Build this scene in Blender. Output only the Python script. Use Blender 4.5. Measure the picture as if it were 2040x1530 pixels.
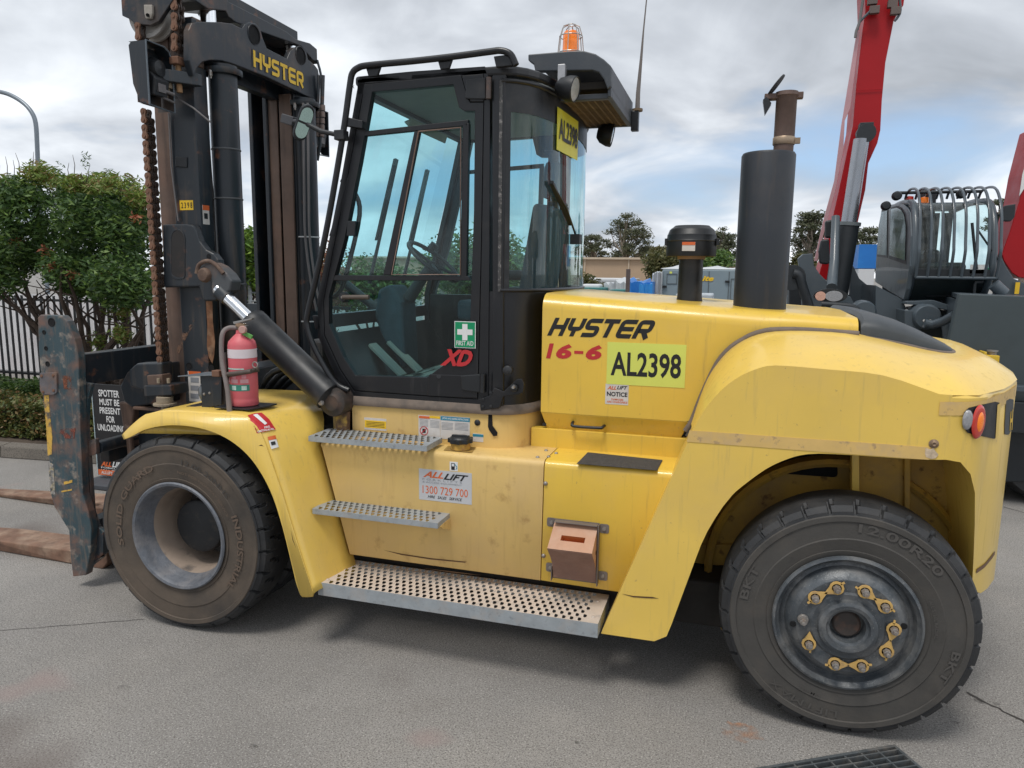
import bpy, bmesh, math, random
from mathutils import Vector, Matrix
random.seed(7)
R=math.radians
for o in list(bpy.data.objects): bpy.data.objects.remove(o)
scene=bpy.context.scene
COL=scene.collection

# ---------------------------------------------------------------- camera
FPX=1450.0; CX=1020.0; CY=765.0; CAMH=2.10
YAW,PIT,ROL=R(-16.78),R(8.678),R(.635)
_f=Vector((math.sin(YAW)*math.cos(PIT),math.cos(YAW)*math.cos(PIT),-math.sin(PIT)))
_r=Vector((math.cos(YAW),-math.sin(YAW),0)); _u=_r.cross(_f)
_r2=_r*math.cos(ROL)+_u*math.sin(ROL); _u2=-_r*math.sin(ROL)+_u*math.cos(ROL)
cam=bpy.data.cameras.new('camera'); camo=bpy.data.objects.new('camera',cam); COL.objects.link(camo)
cam.sensor_width=36; cam.lens=FPX/2040*36; cam.clip_start=.05; cam.clip_end=2000
m=Matrix((_r2,_u2,-_f)).transposed().to_4x4(); m.translation=Vector((0,0,CAMH)); camo.matrix_world=m
scene.camera=camo
def S(u,v,x=None,y=None,z=None):
    """a point of the place, read off the survey photograph on a known plane of the vehicle"""
    d=_r2*((u-CX)/FPX)-_u2*((v-CY)/FPX)+_f
    if x is not None: t=x/d.x
    elif y is not None: t=y/d.y
    else: t=(z-CAMH)/d.z
    return Vector((0,0,CAMH))+d*t

# ---------------------------------------------------------------- world, sun, exposure
SUN_EL,SUN_AZ=R(66),R(196)      # azimuth measured clockwise from +Y
w=bpy.data.worlds.new('World'); scene.world=w; w.use_nodes=True
nt=w.node_tree; nt.nodes.clear(); N=nt.nodes.new; L=nt.links.new
out=N('ShaderNodeOutputWorld'); bg=N('ShaderNodeBackground'); bg.inputs[1].default_value=.10
sky=N('ShaderNodeTexSky'); sky.sky_type='NISHITA'; sky.sun_disc=False; sky.sun_elevation=SUN_EL; sky.sun_rotation=SUN_AZ
sky.air_density=1.0; sky.dust_density=1.2; sky.ozone_density=1.5
tc=N('ShaderNodeTexCoord'); sep=N('ShaderNodeSeparateXYZ'); L(tc.outputs['Generated'],sep.inputs[0])
def mth(op,a,b=None,c=None):
    n=N('ShaderNodeMath'); n.operation=op
    for i,x in enumerate((a,b,c)):
        if x is None: continue
        if isinstance(x,(int,float)): n.inputs[i].default_value=x
        else: L(x,n.inputs[i])
    return n.outputs[0]
def ramp(x,pts):
    n=N('ShaderNodeValToRGB'); L(x,n.inputs[0]); e=n.color_ramp.elements
    while len(e)<len(pts): e.new(.5)
    for k,(p,c) in enumerate(pts): e[k].position=p; e[k].color=(c[0],c[1],c[2],1) if not isinstance(c,(int,float)) else (c,c,c,1)
    return n.outputs[0]
zc=mth('MAXIMUM',sep.outputs[2],0.0); den=mth('ADD',zc,.34)
cmb=N('ShaderNodeCombineXYZ'); L(mth('DIVIDE',sep.outputs[0],den),cmb.inputs[0]); L(mth('DIVIDE',sep.outputs[1],den),cmb.inputs[1]); L(mth('MULTIPLY',zc,.8),cmb.inputs[2])
mp=N('ShaderNodeMapping'); L(cmb.outputs[0],mp.inputs[0]); mp.inputs['Location'].default_value=(5.3,2.6,.3); mp.inputs['Scale'].default_value=(1.0,1.1,1)
def noise(sc,det,dist=.0,rough=.55):
    n=N('ShaderNodeTexNoise'); n.inputs['Scale'].default_value=sc; n.inputs['Detail'].default_value=det; n.inputs['Roughness'].default_value=rough
    n.inputs['Distortion'].default_value=dist; L(mp.outputs[0],n.inputs['Vector']); return n.outputs['Fac']
big=noise(.95,6,.5,.5); fine=noise(2.4,7,.5,.5); gap=noise(.8,6,.4,.5)
ccol=ramp(mth('ADD',mth('MULTIPLY',big,.62),mth('MULTIPLY',fine,.38)),[(.35,(3.0,3.25,3.6)),(.43,(4.5,4.8,5.25)),(.50,(6.3,6.65,7.1)),(.58,(8.4,8.7,9.1))])
# breaks of blue, mostly low in the sky
low=ramp(zc,[(0,.0),(.03,.08),(.14,.16),(.24,.0),(1,0)])
cov=mth('ADD',mth('ADD',mth('MULTIPLY',gap,.62),mth('MULTIPLY',fine,.38)),mth('MULTIPLY',low,-.85))
mask=ramp(cov,[(.24,0),(.39,1)])
mx=N('ShaderNodeMix'); mx.data_type='RGBA'; L(mask,mx.inputs[0])
sk=N('ShaderNodeVectorMath'); sk.operation='SCALE'; L(sky.outputs[0],sk.inputs[0]); sk.inputs['Scale'].default_value=1.0
hz=N('ShaderNodeMix'); hz.data_type='RGBA'; hz.inputs[0].default_value=.5; L(sk.outputs[0],hz.inputs[6]); hz.inputs[7].default_value=(3.4,5.0,7.4,1)
L(hz.outputs[2],mx.inputs[6]); L(ccol,mx.inputs[7]); L(mx.outputs[2],bg.inputs[0]); L(bg.outputs[0],out.inputs[0])
sl=bpy.data.lights.new('sun','SUN'); sl.energy=1.5; sl.angle=R(16); sl.color=(1,.96,.9)
so=bpy.data.objects.new('sun',sl); COL.objects.link(so)
sd=Vector((math.sin(SUN_AZ)*math.cos(SUN_EL),math.cos(SUN_AZ)*math.cos(SUN_EL),math.sin(SUN_EL)))
so.rotation_euler=(-sd).to_track_quat('-Z','Y').to_euler(); so.location=(0,-5,12)
scene.view_settings.view_transform='Standard'; scene.view_settings.look='None'; scene.view_settings.exposure=0.46; scene.view_settings.gamma=1
scene.view_settings.use_curve_mapping=False
scene.render.engine='CYCLES'; scene.cycles.max_bounces=8; scene.cycles.transparent_max_bounces=16
scene.render.resolution_x=1024; scene.render.resolution_y=768

# ---------------------------------------------------------------- materials
MATS={}
def mat(name,col,rough=.5,metal=0,var=.1,vs=5,dirt=None,dirt2=None,speck=None,bump=0,bs=60,coat=0,streak=None,emis=None,spec=.5,trans=None):
    """dirt = (colour, amount 0..1, scale, contrast); streak = same, stretched vertically; speck = (colour,scale,amount)"""
    if name in MATS: return MATS[name]
    mt=bpy.data.materials.new(name); mt.use_nodes=True; t=mt.node_tree; n=t.nodes; l=t.links.new
    b=n['Principled BSDF']; b.inputs['Roughness'].default_value=rough; b.inputs['Metallic'].default_value=metal
    b.inputs['Coat Weight'].default_value=coat; b.inputs['Specular IOR Level'].default_value=spec
    c=n.new('ShaderNodeTexCoord').outputs['Object']
    def nz(sc,det=6,stretch=None,off=0,rg=.6):
        v=c
        mpp=n.new('ShaderNodeMapping'); l(c,mpp.inputs[0]); mpp.inputs['Location'].default_value=(off,off*1.7,off*.6)
        if stretch: mpp.inputs['Scale'].default_value=stretch
        q=n.new('ShaderNodeTexNoise'); q.inputs['Scale'].default_value=sc; q.inputs['Detail'].default_value=det; q.inputs['Roughness'].default_value=rg; l(mpp.outputs[0],q.inputs['Vector']); return q.outputs['Fac']
    def mixc(f,a,bb):
        q=n.new('ShaderNodeMix'); q.data_type='RGBA'
        if isinstance(f,(int,float)): q.inputs[0].default_value=f
        else: l(f,q.inputs[0])
        for i,x in ((6,a),(7,bb)):
            if isinstance(x,(tuple,list)): q.inputs[i].default_value=(x[0],x[1],x[2],1)
            else: l(x,q.inputs[i])
        return q.outputs[2]
    def rmp(f,lo,hi,a=0,bb=1):
        q=n.new('ShaderNodeMapRange'); q.inputs[1].default_value=lo; q.inputs[2].default_value=hi; q.inputs[3].default_value=a; q.inputs[4].default_value=bb; l(f,q.inputs[0]); return q.outputs[0]
    base=mixc(rmp(nz(vs),.3,.7),tuple(x*(1-var) for x in col),tuple(min(1,x*(1+var)) for x in col))
    rf=None
    for k,(d,st) in enumerate(((dirt,None),(dirt2,None),(streak,(6,6,.5)))):
        if not d: continue
        f=rmp(nz(d[2],8,st,off=3.3*(k+1)),.62-d[1]*.35,.62-d[1]*.35+d[3]); 
        mu=n.new('ShaderNodeMath'); mu.operation='MULTIPLY'; l(f,mu.inputs[0]); mu.inputs[1].default_value=min(1,d[4] if len(d)>4 else .85)
        base=mixc(mu.outputs[0],base,d[0]); rf=mu.outputs[0]
    if speck:
        f=rmp(nz(speck[1],2,None,off=9,rg=.8),.60-speck[2]*.2,.66-speck[2]*.2); base=mixc(f,base,speck[0])
    l(base,b.inputs['Base Color'])
    if rf is not None and rough<.75:
        q=n.new('ShaderNodeMapRange'); q.inputs[3].default_value=rough; q.inputs[4].default_value=.85; l(rf,q.inputs[0]); l(q.outputs[0],b.inputs['Roughness'])
    else:
        l(rmp(nz(vs*3),.3,.7,max(0,rough-.06),min(1,rough+.08)),b.inputs['Roughness'])
    if bump:
        q=n.new('ShaderNodeBump'); q.inputs['Strength'].default_value=bump; q.inputs['Distance'].default_value=.004; l(nz(bs,4),q.inputs['Height']); l(q.outputs[0],b.inputs['Normal'])
    if emis: b.inputs['Emission Color'].default_value=(*emis[0],1); b.inputs['Emission Strength'].default_value=emis[1]
    if trans: b.inputs['Transmission Weight'].default_value=trans
    MATS[name]=mt; return mt
def glass(name,tint,rough=.0,haze=0.0):
    mt=bpy.data.materials.new(name); mt.use_nodes=True; t=mt.node_tree; n=t.nodes; l=t.links.new
    n.remove(n['Principled BSDF']); o=n['Material Output']
    tr=n.new('ShaderNodeBsdfTransparent'); tr.inputs[0].default_value=(*tint,1)
    gl=n.new('ShaderNodeBsdfGlossy'); gl.inputs['Roughness'].default_value=.02+rough; gl.inputs[0].default_value=(.9,.97,.97,1)
    fr=n.new('ShaderNodeFresnel'); gm=n.new('ShaderNodeNewGeometry'); mr=n.new('ShaderNodeMapRange'); mr.inputs[3].default_value=1.5; mr.inputs[4].default_value=1/1.5; l(gm.outputs['Backfacing'],mr.inputs[0]); l(mr.outputs[0],fr.inputs[0])
    m1=n.new('ShaderNodeMixShader'); l(fr.outputs[0],m1.inputs[0]); l(tr.outputs[0],m1.inputs[1]); l(gl.outputs[0],m1.inputs[2])
    df=n.new('ShaderNodeBsdfDiffuse'); df.inputs[0].default_value=(.35,.36,.34,1)
    nz=n.new('ShaderNodeTexNoise'); tcx=n.new('ShaderNodeTexCoord'); mpp=n.new('ShaderNodeMapping'); mpp.inputs['Scale'].default_value=(7,7,.9); l(tcx.outputs['Object'],mpp.inputs[0]); l(mpp.outputs[0],nz.inputs['Vector']); nz.inputs['Scale'].default_value=3; nz.inputs['Detail'].default_value=9
    rp=n.new('ShaderNodeMapRange'); rp.inputs[1].default_value=.45; rp.inputs[2].default_value=.8; rp.inputs[3].default_value=haze*.25; rp.inputs[4].default_value=haze; l(nz.outputs['Fac'],rp.inputs[0])
    m2=n.new('ShaderNodeMixShader'); l(rp.outputs[0],m2.inputs[0]); l(m1.outputs[0],m2.inputs[1]); l(df.outputs[0],m2.inputs[2]); l(m2.outputs[0],o.inputs[0])
    return mt
DUST=(.42,.30,.20); RUST=(.20,.085,.04); DARKD=(.06,.045,.035)
YEL=mat('yellow_paint',(.77,.525,.105),.34,var=.05,vs=2,dirt=((.62,.43,.17),.42,2.2,.35,.6),dirt2=((.36,.22,.09),-.16,48,.05,.6),streak=((.42,.30,.12),.16,6,.2,.45),coat=.2,bump=.04,bs=14)
YELB=mat('bright_yellow_paint',(.75,.495,.065),.33,var=.06,vs=2,dirt=((.60,.40,.13),.4,3,.35,.55),dirt2=((.30,.18,.08),-.16,52,.05,.6),streak=((.34,.22,.07),.12,5,.18,.45),coat=.2,bump=.04,bs=14)
YELD=mat('dusty_yellow_paint',(.68,.465,.16),.55,var=.07,vs=3,dirt=((.58,.40,.20),.6,2.5,.4,.75),dirt2=((.33,.17,.05),.05,9,.12,.5),streak=((.45,.27,.09),.2,6,.25,.4),bump=.05,bs=20)
YELI=mat('shaded_yellow_paint',(.42,.25,.035),.6,var=.12,vs=4,dirt=((.20,.13,.06),.55,4,.3,.8),dirt2=((.10,.05,.02),.12,14,.1,.8),bump=.1)  # darker copy of the yellow: shade of wheel well and recesses, plus grime
TAPE=mat('reflective_tape',(.66,.44,.15),.45,var=.06,vs=12,dirt=((.5,.36,.22),.4,14,.25,.6),dirt2=((.28,.19,.13),.08,24,.08,.6))
BLK=mat('cab_black_paint',(.0085,.009,.011),.34,var=.2,vs=4,dirt=((.07,.06,.052),.18,5,.35,.4),streak=((.10,.09,.085),.10,5,.2,.3),bump=.04)
BLKP=mat('black_plastic',(.013,.0145,.017),.45,var=.15,vs=8,dirt=((.10,.09,.085),.25,6,.3,.5),bump=.1,bs=160)
CHAR=mat('charcoal_paint',(.026,.034,.042),.42,var=.12,vs=3,dirt=((.16,.105,.07),.22,3.5,.25,.75),dirt2=((.14,.06,.035),.05,9,.1,.8),streak=((.14,.10,.075),.15,5,.2,.5),bump=.08,bs=30)
CHARM=mat('charcoal_mast_paint',(.016,.021,.027),.40,var=.12,vs=3,dirt=((.15,.10,.07),.16,2.6,.25,.8),dirt2=((.16,.07,.04),.04,7,.08,.8),streak=((.11,.085,.065),.22,4,.25,.6),bump=.08,bs=30)
GREASE=mat('rusty_channel',(.13,.082,.06),.55,var=.25,vs=6,dirt=((.19,.10,.065),.45,3,.35,.8),streak=((.045,.038,.034),.35,3,.25,.8),bump=.15)
RUSTM=mat('rusted_steel',(.18,.10,.065),.8,var=.25,vs=9,dirt=((.38,.28,.20),.5,5,.3,.8),dirt2=((.09,.055,.04),.25,16,.2,.8),bump=.4)
CHAINM=mat('rusty_chain',(.17,.085,.052),.75,var=.25,vs=9,dirt=((.30,.20,.14),.3,14,.25,.8),bump=.35)
CHAIND=mat('greasy_chain',(.045,.030,.024),.6,var=.25,vs=9,dirt=((.12,.07,.045),.25,14,.25,.8),bump=.3)
RUB=mat('black_rubber',(.020,.021,.023),.6,var=.15,vs=7,dirt=((.09,.085,.08),.32,5,.3,.6),bump=.25,bs=90)
RUBD=mat('dusty_sidewall_rubber',(.085,.066,.050),.8,var=.1,vs=5,dirt=((.14,.105,.078),.45,4,.35,.8),dirt2=((.028,.027,.026),.42,3.2,.3,.85),bump=.25,bs=80)
RUBG=mat('grey_sidewall_rubber',(.058,.054,.049),.75,var=.12,vs=6,dirt=((.10,.085,.07),.35,5,.3,.7),dirt2=((.035,.033,.03),.15,9,.2,.7),bump=.22,bs=80)
RIMM=mat('worn_rim_steel',(.13,.14,.16),.5,metal=.2,var=.2,vs=14,dirt=((.30,.27,.25),.5,7,.4,.8),dirt2=((.07,.08,.10),.4,45,.25,.5),bump=.35,bs=160)
RIMD=mat('dusty_barrel_steel',(.30,.235,.185),.75,var=.12,vs=5,dirt=((.16,.12,.09),.3,4,.3,.8),dirt2=((.08,.07,.065),.12,9,.15,.8),bump=.2)
RIMG=mat('scuffed_hub_paint',(.075,.085,.095),.36,metal=.15,var=.25,vs=5,dirt=((.27,.26,.245),.55,6,.35,.8),dirt2=((.025,.033,.040),.35,22,.25,.75),speck=((.24,.235,.23),130,-.25),bump=.3,bs=160)
GALV=mat('galvanised_steel',(.36,.39,.41),.55,metal=.35,var=.12,vs=14,dirt=((.45,.38,.32),.35,10,.3,.7),dirt2=((.2,.21,.22),.2,26,.15,.6),bump=.15)
GALVD=mat('dusty_galvanised_steel',(.52,.44,.37),.75,metal=.0,var=.10,vs=8,dirt=((.58,.47,.38),.5,4,.3,.8),dirt2=((.25,.24,.23),.12,18,.15,.7),bump=.2)
CHROMED=mat('dull_chrome',(.30,.31,.33),.25,metal=.85,var=.05)
CHROME=mat('chrome_rod',(.8,.82,.85),.12,metal=1,var=.04,vs=9)
STEEL=mat('bolt_steel',(.32,.30,.28),.45,metal=.6,var=.2,vs=40,dirt=((.25,.16,.10),.35,40,.2,.7))
ORNG=mat('amber_lens',(.85,.20,.01),.25,var=.05,vs=20,coat=.4,emis=((.9,.2,.01),.12))
REDL=mat('red_lens',(.55,.035,.02),.18,var=.1,vs=40,coat=.5)
WHITE=mat('white_print',(.72,.72,.71),.5,var=.04,vs=20)
WHITED=mat('dusty_white_sticker',(.60,.57,.54),.6,var=.06,vs=20,dirt=((.45,.38,.32),.3,16,.3,.6))
BPRINT=mat('black_print',(.012,.012,.013),.45,var=.05)
RPRINT=mat('red_print',(.50,.025,.03),.4,var=.05,vs=9)
OPRINT=mat('orange_print',(.65,.13,.03),.45,var=.05)
GPRINT=mat('green_print',(.0,.25,.10),.4,var=.05)
GREYP=mat('grey_print',(.25,.26,.28),.5,var=.05)
BLUP=mat('blue_print',(.02,.22,.33),.45,var=.05)
FLUO=mat('fluorescent_plate',(.66,.70,.13),.4,var=.03,vs=5,dirt=((.55,.6,.15),.3,5,.3,.4))
YPRINT=mat('yellow_print',(.80,.50,.02),.45,var=.08,vs=30)
REDP=mat('faded_extinguisher_red',(.60,.115,.135),.5,var=.06,vs=9,dirt=((.60,.22,.22),.35,8,.35,.5),dirt2=((.3,.18,.14),.05,22,.1,.5),bump=.05)
CHOCK=mat('faded_chock_plastic',(.48,.275,.18),.75,var=.07,vs=8,dirt=((.55,.38,.28),.4,9,.3,.6),bump=.2,bs=120)
CHOCKD=mat('ribbed_chock_rubber',(.27,.15,.105),.8,var=.08,vs=8,dirt=((.36,.22,.16),.35,11,.3,.6),bump=.2,bs=120)
CHOCKO=mat('orange_chock_plastic',(.55,.18,.05),.7)
GLASS=glass('tinted_cab_glass',(.66,.90,.93),0,.03)
GLASSR=glass('scratched_rear_glass',(.62,.87,.90),.01,.20)
MIRR=mat('mirror_glass',(.55,.78,.76),.03,metal=1,var=.02)
SEATM=mat('seat_fabric',(.035,.06,.075),.8,var=.2,vs=12)
CABIN=mat('cab_interior_plastic',(.03,.034,.037),.65,var=.12,vs=8)
ROOFL=mat('roof_lining',(.30,.32,.31),.8,var=.06)
FLOORM=mat('cab_floor_mat',(.25,.27,.24),.75,var=.1,vs=8,dirt=((.35,.29,.22),.4,6,.3,.7))
TANM=mat('tan_box',(.32,.17,.08),.7,var=.1,vs=6)
GRIP=mat('antislip_tape',(.035,.036,.04),.9,var=.2,vs=20,speck=((.12,.11,.10),300,.3),bump=.6,bs=400)
SEAL=mat('dusty_rubber_seal',(.16,.125,.10),.8,var=.15,vs=14,dirt=((.07,.065,.06),.35,12,.25,.7))
GRIL=mat('dusty_grille_plastic',(.16,.115,.075),.8,var=.2,vs=16,dirt=((.25,.18,.11),.4,12,.3,.7))

def soft(name,col,amt,sc=9):
    mt=bpy.data.materials.new(name); mt.use_nodes=True; t=mt.node_tree; n=t.nodes; l=t.links.new; b=n['Principled BSDF']; b.inputs['Base Color'].default_value=(*col,1); b.inputs['Roughness'].default_value=.95
    tcx=n.new('ShaderNodeTexCoord'); q=n.new('ShaderNodeTexNoise'); q.inputs['Scale'].default_value=sc; q.inputs['Detail'].default_value=8; l(tcx.outputs['Object'],q.inputs['Vector']); r=n.new('ShaderNodeMapRange'); r.inputs[1].default_value=.42; r.inputs[2].default_value=.75; r.inputs[4].default_value=amt; l(q.outputs['Fac'],r.inputs[0])
    tr=n.new('ShaderNodeBsdfTransparent'); mx=n.new('ShaderNodeMixShader'); l(r.outputs[0],mx.inputs[0]); l(tr.outputs[0],mx.inputs[1]); l(b.outputs[0],mx.inputs[2]); l(mx.outputs[0],n['Material Output'].inputs[0]); return mt
# ---------------------------------------------------------------- mesh helpers
def link(name,me,mt,parent=None,bevel=0,smooth=None,kind=None,seg=2):
    if not isinstance(mt,(list,tuple)): mt=[mt]
    if not me.materials:
        for q in mt: me.materials.append(q)
    o=bpy.data.objects.new(name,me); COL.objects.link(o)
    if parent is not None:
        o.parent=parent; o.matrix_parent_inverse=PINV[parent.name]
    if smooth is not None:
        me.polygons.foreach_set('use_smooth',[True]*len(me.polygons)); me.set_sharp_from_angle(angle=R(smooth))
    if bevel:
        b=o.modifiers.new('bevel','BEVEL'); b.width=bevel; b.segments=seg; b.limit_method='ANGLE'; b.angle_limit=R(35); b.harden_normals=False
    if kind: o['kind']=kind
    return o
PINV={}
def thing(name,label,cat,loc,group=None):
    o=bpy.data.objects.new(name,None); COL.objects.link(o); o.location=loc; o.empty_display_size=.2
    o['label']=label; o['category']=cat
    if group: o['group']=group
    PINV[o.name]=Matrix.Translation(-Vector(loc)); return o
def own(o):      # a part that will carry sub-parts
    PINV[o.name]=Matrix.Identity(4); return o
def mesh(vs,fs,name='m'):
    me=bpy.data.meshes.new(name); me.from_pydata([tuple(v) for v in vs],[],fs); me.update()
    bm=bmesh.new(); bm.from_mesh(me); bmesh.ops.recalc_face_normals(bm,faces=bm.faces); bm.to_mesh(me); bm.free(); return me
class MB:
    def __init__(s): s.v=[]; s.f=[]; s.mi=[]; s.cur=0
    def add(s,vs,fs):
        b=len(s.v); s.v+= [Vector(v) for v in vs]; s.f+=[tuple(i+b for i in f) for f in fs]; s.mi+=[s.cur]*len(fs); return s
    def prism(s,loop,off):
        off=Vector(off); n=len(loop); vs=[Vector(p) for p in loop]+[Vector(p)+off for p in loop]
        return s.add(vs,[tuple(range(n)),tuple(range(2*n-1,n-1,-1))]+[(i,(i+1)%n,(i+1)%n+n,i+n) for i in range(n)])
    def box(s,a,b):
        x0,y0,z0=a;x1,y1,z1=b
        return s.prism([(x0,y0,z0),(x1,y0,z0),(x1,y0,z1),(x0,y0,z1)],(0,y1-y0,0))
    def obox(s,c,ax,hx):     # oriented box, ax = three axes, hx = half sizes
        c=Vector(c); a,b,d=[Vector(q).normalized()*h for q,h in zip(ax,hx)]
        return s.prism([c-a-b-d,c+a-b-d,c+a+b-d,c-a+b-d],d*2)
    def ring(s,outer,inner,off):
        off=Vector(off); n=len(outer); vs=[Vector(p) for p in outer]+[Vector(p) for p in inner]; vs+= [v+off for v in vs]
        fs=[]
        for i in range(n):
            j=(i+1)%n
            fs+=[(i,j,n+j,n+i),(2*n+i,3*n+i,3*n+j,2*n+j),(i,2*n+i,2*n+j,j),(n+i,n+j,3*n+j,3*n+i)]
        return s.add(vs,fs)
    def cyl(s,p0,p1,r0,r1=None,n=20,cap=True):
        p0=Vector(p0);p1=Vector(p1); r1=r0 if r1 is None else r1; d=(p1-p0).normalized(); a=d.orthogonal().normalized(); b=d.cross(a)
        vs=[p0+(a*math.cos(t)+b*math.sin(t))*r0 for t in [2*math.pi*i/n for i in range(n)]]+[p1+(a*math.cos(t)+b*math.sin(t))*r1 for t in [2*math.pi*i/n for i in range(n)]]
        fs=[(i,(i+1)%n,(i+1)%n+n,i+n) for i in range(n)]
        if cap: fs+=[tuple(range(n)),tuple(range(2*n-1,n-1,-1))]
        return s.add(vs,fs)
    def tube(s,pts,r,n=8,cap=True):
        pts=[Vector(p) for p in pts]; rings=[]; up=None
        for i,p in enumerate(pts):
            d=((pts[min(i+1,len(pts)-1)]-p).normalized()+(p-pts[max(i-1,0)]).normalized()).normalized()
            if up is None: up=d.orthogonal().normalized()
            a=(up-d*up.dot(d)).normalized(); up=a; b=d.cross(a)
            rr=r[i] if isinstance(r,(list,tuple)) else r
            rings.append([p+(a*math.cos(2*math.pi*k/n)+b*math.sin(2*math.pi*k/n))*rr for k in range(n)])
        vs=[v for q in rings for v in q]; fs=[]
        for i in range(len(pts)-1):
            for k in range(n): fs.append((i*n+k,i*n+(k+1)%n,(i+1)*n+(k+1)%n,(i+1)*n+k))
        if cap: fs+=[tuple(range(n)),tuple(range((len(pts)-1)*n+n-1,(len(pts)-1)*n-1,-1))]
        return s.add(vs,fs)
    def lathe(s,c,axis,prof,n=48,closed=False,a0=0):   # prof = [(r, h)], axis direction
        c=Vector(c); d=Vector(axis).normalized(); a=Vector((0,0,1)) if abs(d.z)<.9 else Vector((1,0,0)); a=(a-d*a.dot(d)).normalized(); b=d.cross(a)
        m_=len(prof); vs=[]
        for i in range(n):
            t=2*math.pi*i/n+a0; e=a*math.cos(t)+b*math.sin(t)
            vs+=[c+e*r+d*h for r,h in prof]
        fs=[]
        for i in range(n):
            j=(i+1)%n
            for k in range(m_-1 if not closed else m_):
                k2=(k+1)%m_; fs.append((i*m_+k,j*m_+k,j*m_+k2,i*m_+k2))
        return s.add(vs,fs)
    def grid(s,rows,close=False):      # rows = list of equal-length point lists
        n=len(rows[0]); vs=[v for r in rows for v in r]; fs=[]
        for i in range(len(rows)-1):
            for k in range(n-1): fs.append((i*n+k,i*n+k+1,(i+1)*n+k+1,(i+1)*n+k))
        return s.add(vs,fs)
    def build(s,name,mt,parent=None,bevel=0,smooth=None,kind=None,merge=False,seg=2):
        me=bpy.data.meshes.new(name); me.from_pydata([tuple(v) for v in s.v],[],s.f)
        if not isinstance(mt,(list,tuple)): mt=[mt]
        for q in mt: me.materials.append(q)
        me.polygons.foreach_set('material_index',s.mi); me.update()
        bm=bmesh.new(); bm.from_mesh(me)
        if merge: bmesh.ops.remove_doubles(bm,verts=bm.verts,dist=1e-4)
        bmesh.ops.recalc_face_normals(bm,faces=bm.faces); bm.to_mesh(me); bm.free()
        return link(name,me,mt,parent,bevel,smooth,kind,seg)
def round_loop(pts,r,n=4):
    """round the corners of a planar closed loop (radius in metres, or list)"""
    out=[]; m_=len(pts)
    for i in range(m_):
        p=Vector(pts[i]); a=Vector(pts[i-1])-p; b=Vector(pts[(i+1)%m_])-p
        rr=r[i] if isinstance(r,(list,tuple)) else r
        if rr<=0: out.append(p); continue
        d=min(rr,a.length*.45,b.length*.45); p0=p+a.normalized()*d; p1=p+b.normalized()*d
        for k in range(n+1):
            t=k/n; out.append(p0*(1-t)**2+p*2*t*(1-t)+p1*t*t)
    return out
def smooth_path(pts,n=6):
    pts=[Vector(p) for p in pts]; q=[pts[0]*2-pts[1]]+pts+[pts[-1]*2-pts[-2]]; out=[]
    for i in range(1,len(q)-2):
        for k in range(n):
            t=k/n; a,b,c,d=q[i-1],q[i],q[i+1],q[i+2]
            out.append(.5*((2*b)+(c-a)*t+(2*a-5*b+4*c-d)*t*t+(3*b-a-3*c+d)*t**3))
    out.append(pts[-1]); return out
def Q(pts,**k): return [S(u,v,**k) for u,v in pts]
def part(name,fn,mt,parent,**k):
    m_=MB(); fn(m_); return m_.build(name,mt,parent,**k)
def plate(name,px,mt,parent,y=None,x=None,th=.02,bevel=.004,r=0,**k):
    """a plate whose outline lies in a plane y = const or x = const, th thick away from the viewer"""
    loop=Q(px,y=y) if y is not None else Q(px,x=x)
    if r: loop=round_loop(loop,r)
    off=(0,th,0) if y is not None else (-th,0,0)
    return MB().prism(loop,off).build(name,mt,parent,bevel=bevel,**k)
def boxp(name,a,b,mt,parent,bevel=.004,**k): return MB().box(a,b).build(name,mt,parent,bevel=bevel,**k)
def cylp(name,a,b,r,mt,parent,r1=None,n=28,**k): return MB().cyl(a,b,r,r1,n).build(name,mt,parent,smooth=40,**k)
def tubep(name,pts,r,mt,parent,n=10,**k): return MB().tube(pts,r,n).build(name,mt,parent,smooth=60,**k)
_tc={}
def text_verts(body,shear=0,bold=0,ext=.0):
    key=(body,shear,bold)
    if key in _tc: return _tc[key]
    c=bpy.data.curves.new('t','FONT'); c.body=body; c.size=1; c.shear=shear; c.offset=bold; c.resolution_u=3; c.space_line=.95; c.align_x='CENTER'
    o=bpy.data.objects.new('t',c); COL.objects.link(o); bpy.context.view_layer.update()
    me=bpy.data.meshes.new_from_object(o); vs=[v.co.copy() for v in me.vertices]; fs=[tuple(p.vertices) for p in me.polygons]
    bpy.data.objects.remove(o); bpy.data.meshes.remove(me)
    x0=min(v.x for v in vs);x1=max(v.x for v in vs);y0=min(v.y for v in vs);y1=max(v.y for v in vs)
    _tc[key]=([((v.x-x0)/(x1-x0),(v.y-y0)/(y1-y0)) for v in vs],fs); return _tc[key]
def text_quad(name,body,o,ex,ez,mt,parent,shear=0,bold=0.02,th=None):
    """lettering that fills the box o, o+ex, o+ez"""
    vs,fs=text_verts(body,shear,bold); o=Vector(o);ex=Vector(ex);ez=Vector(ez)
    me=mesh([o+ex*a+ez*b for a,b in vs],fs); ob=link(name,me,mt,parent)
    return ob
def rect_y(y,uL,vT,uR,vB):
    um,vm=(uL+uR)/2,(vT+vB)/2
    x0=S(uL,vm,y=y).x;x1=S(uR,vm,y=y).x;z1=S(um,vT,y=y).z;z0=S(um,vB,y=y).z
    return x0,x1,z0,z1
def sticker(name,y,uL,vT,uR,vB,mt,parent,th=.0015,**k):
    x0,x1,z0,z1=rect_y(y,uL,vT,uR,vB); return boxp(name,(x0,y-th,z0),(x1,y+.001,z1),mt,parent,bevel=0,**k)
def text_y(name,body,y,uL,vT,uR,vB,mt,parent,**k):
    x0,x1,z0,z1=rect_y(y,uL,vT,uR,vB); return text_quad(name,body,(x0,y,z0),(x1-x0,0,0),(0,0,z1-z0),mt,parent,**k)
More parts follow.
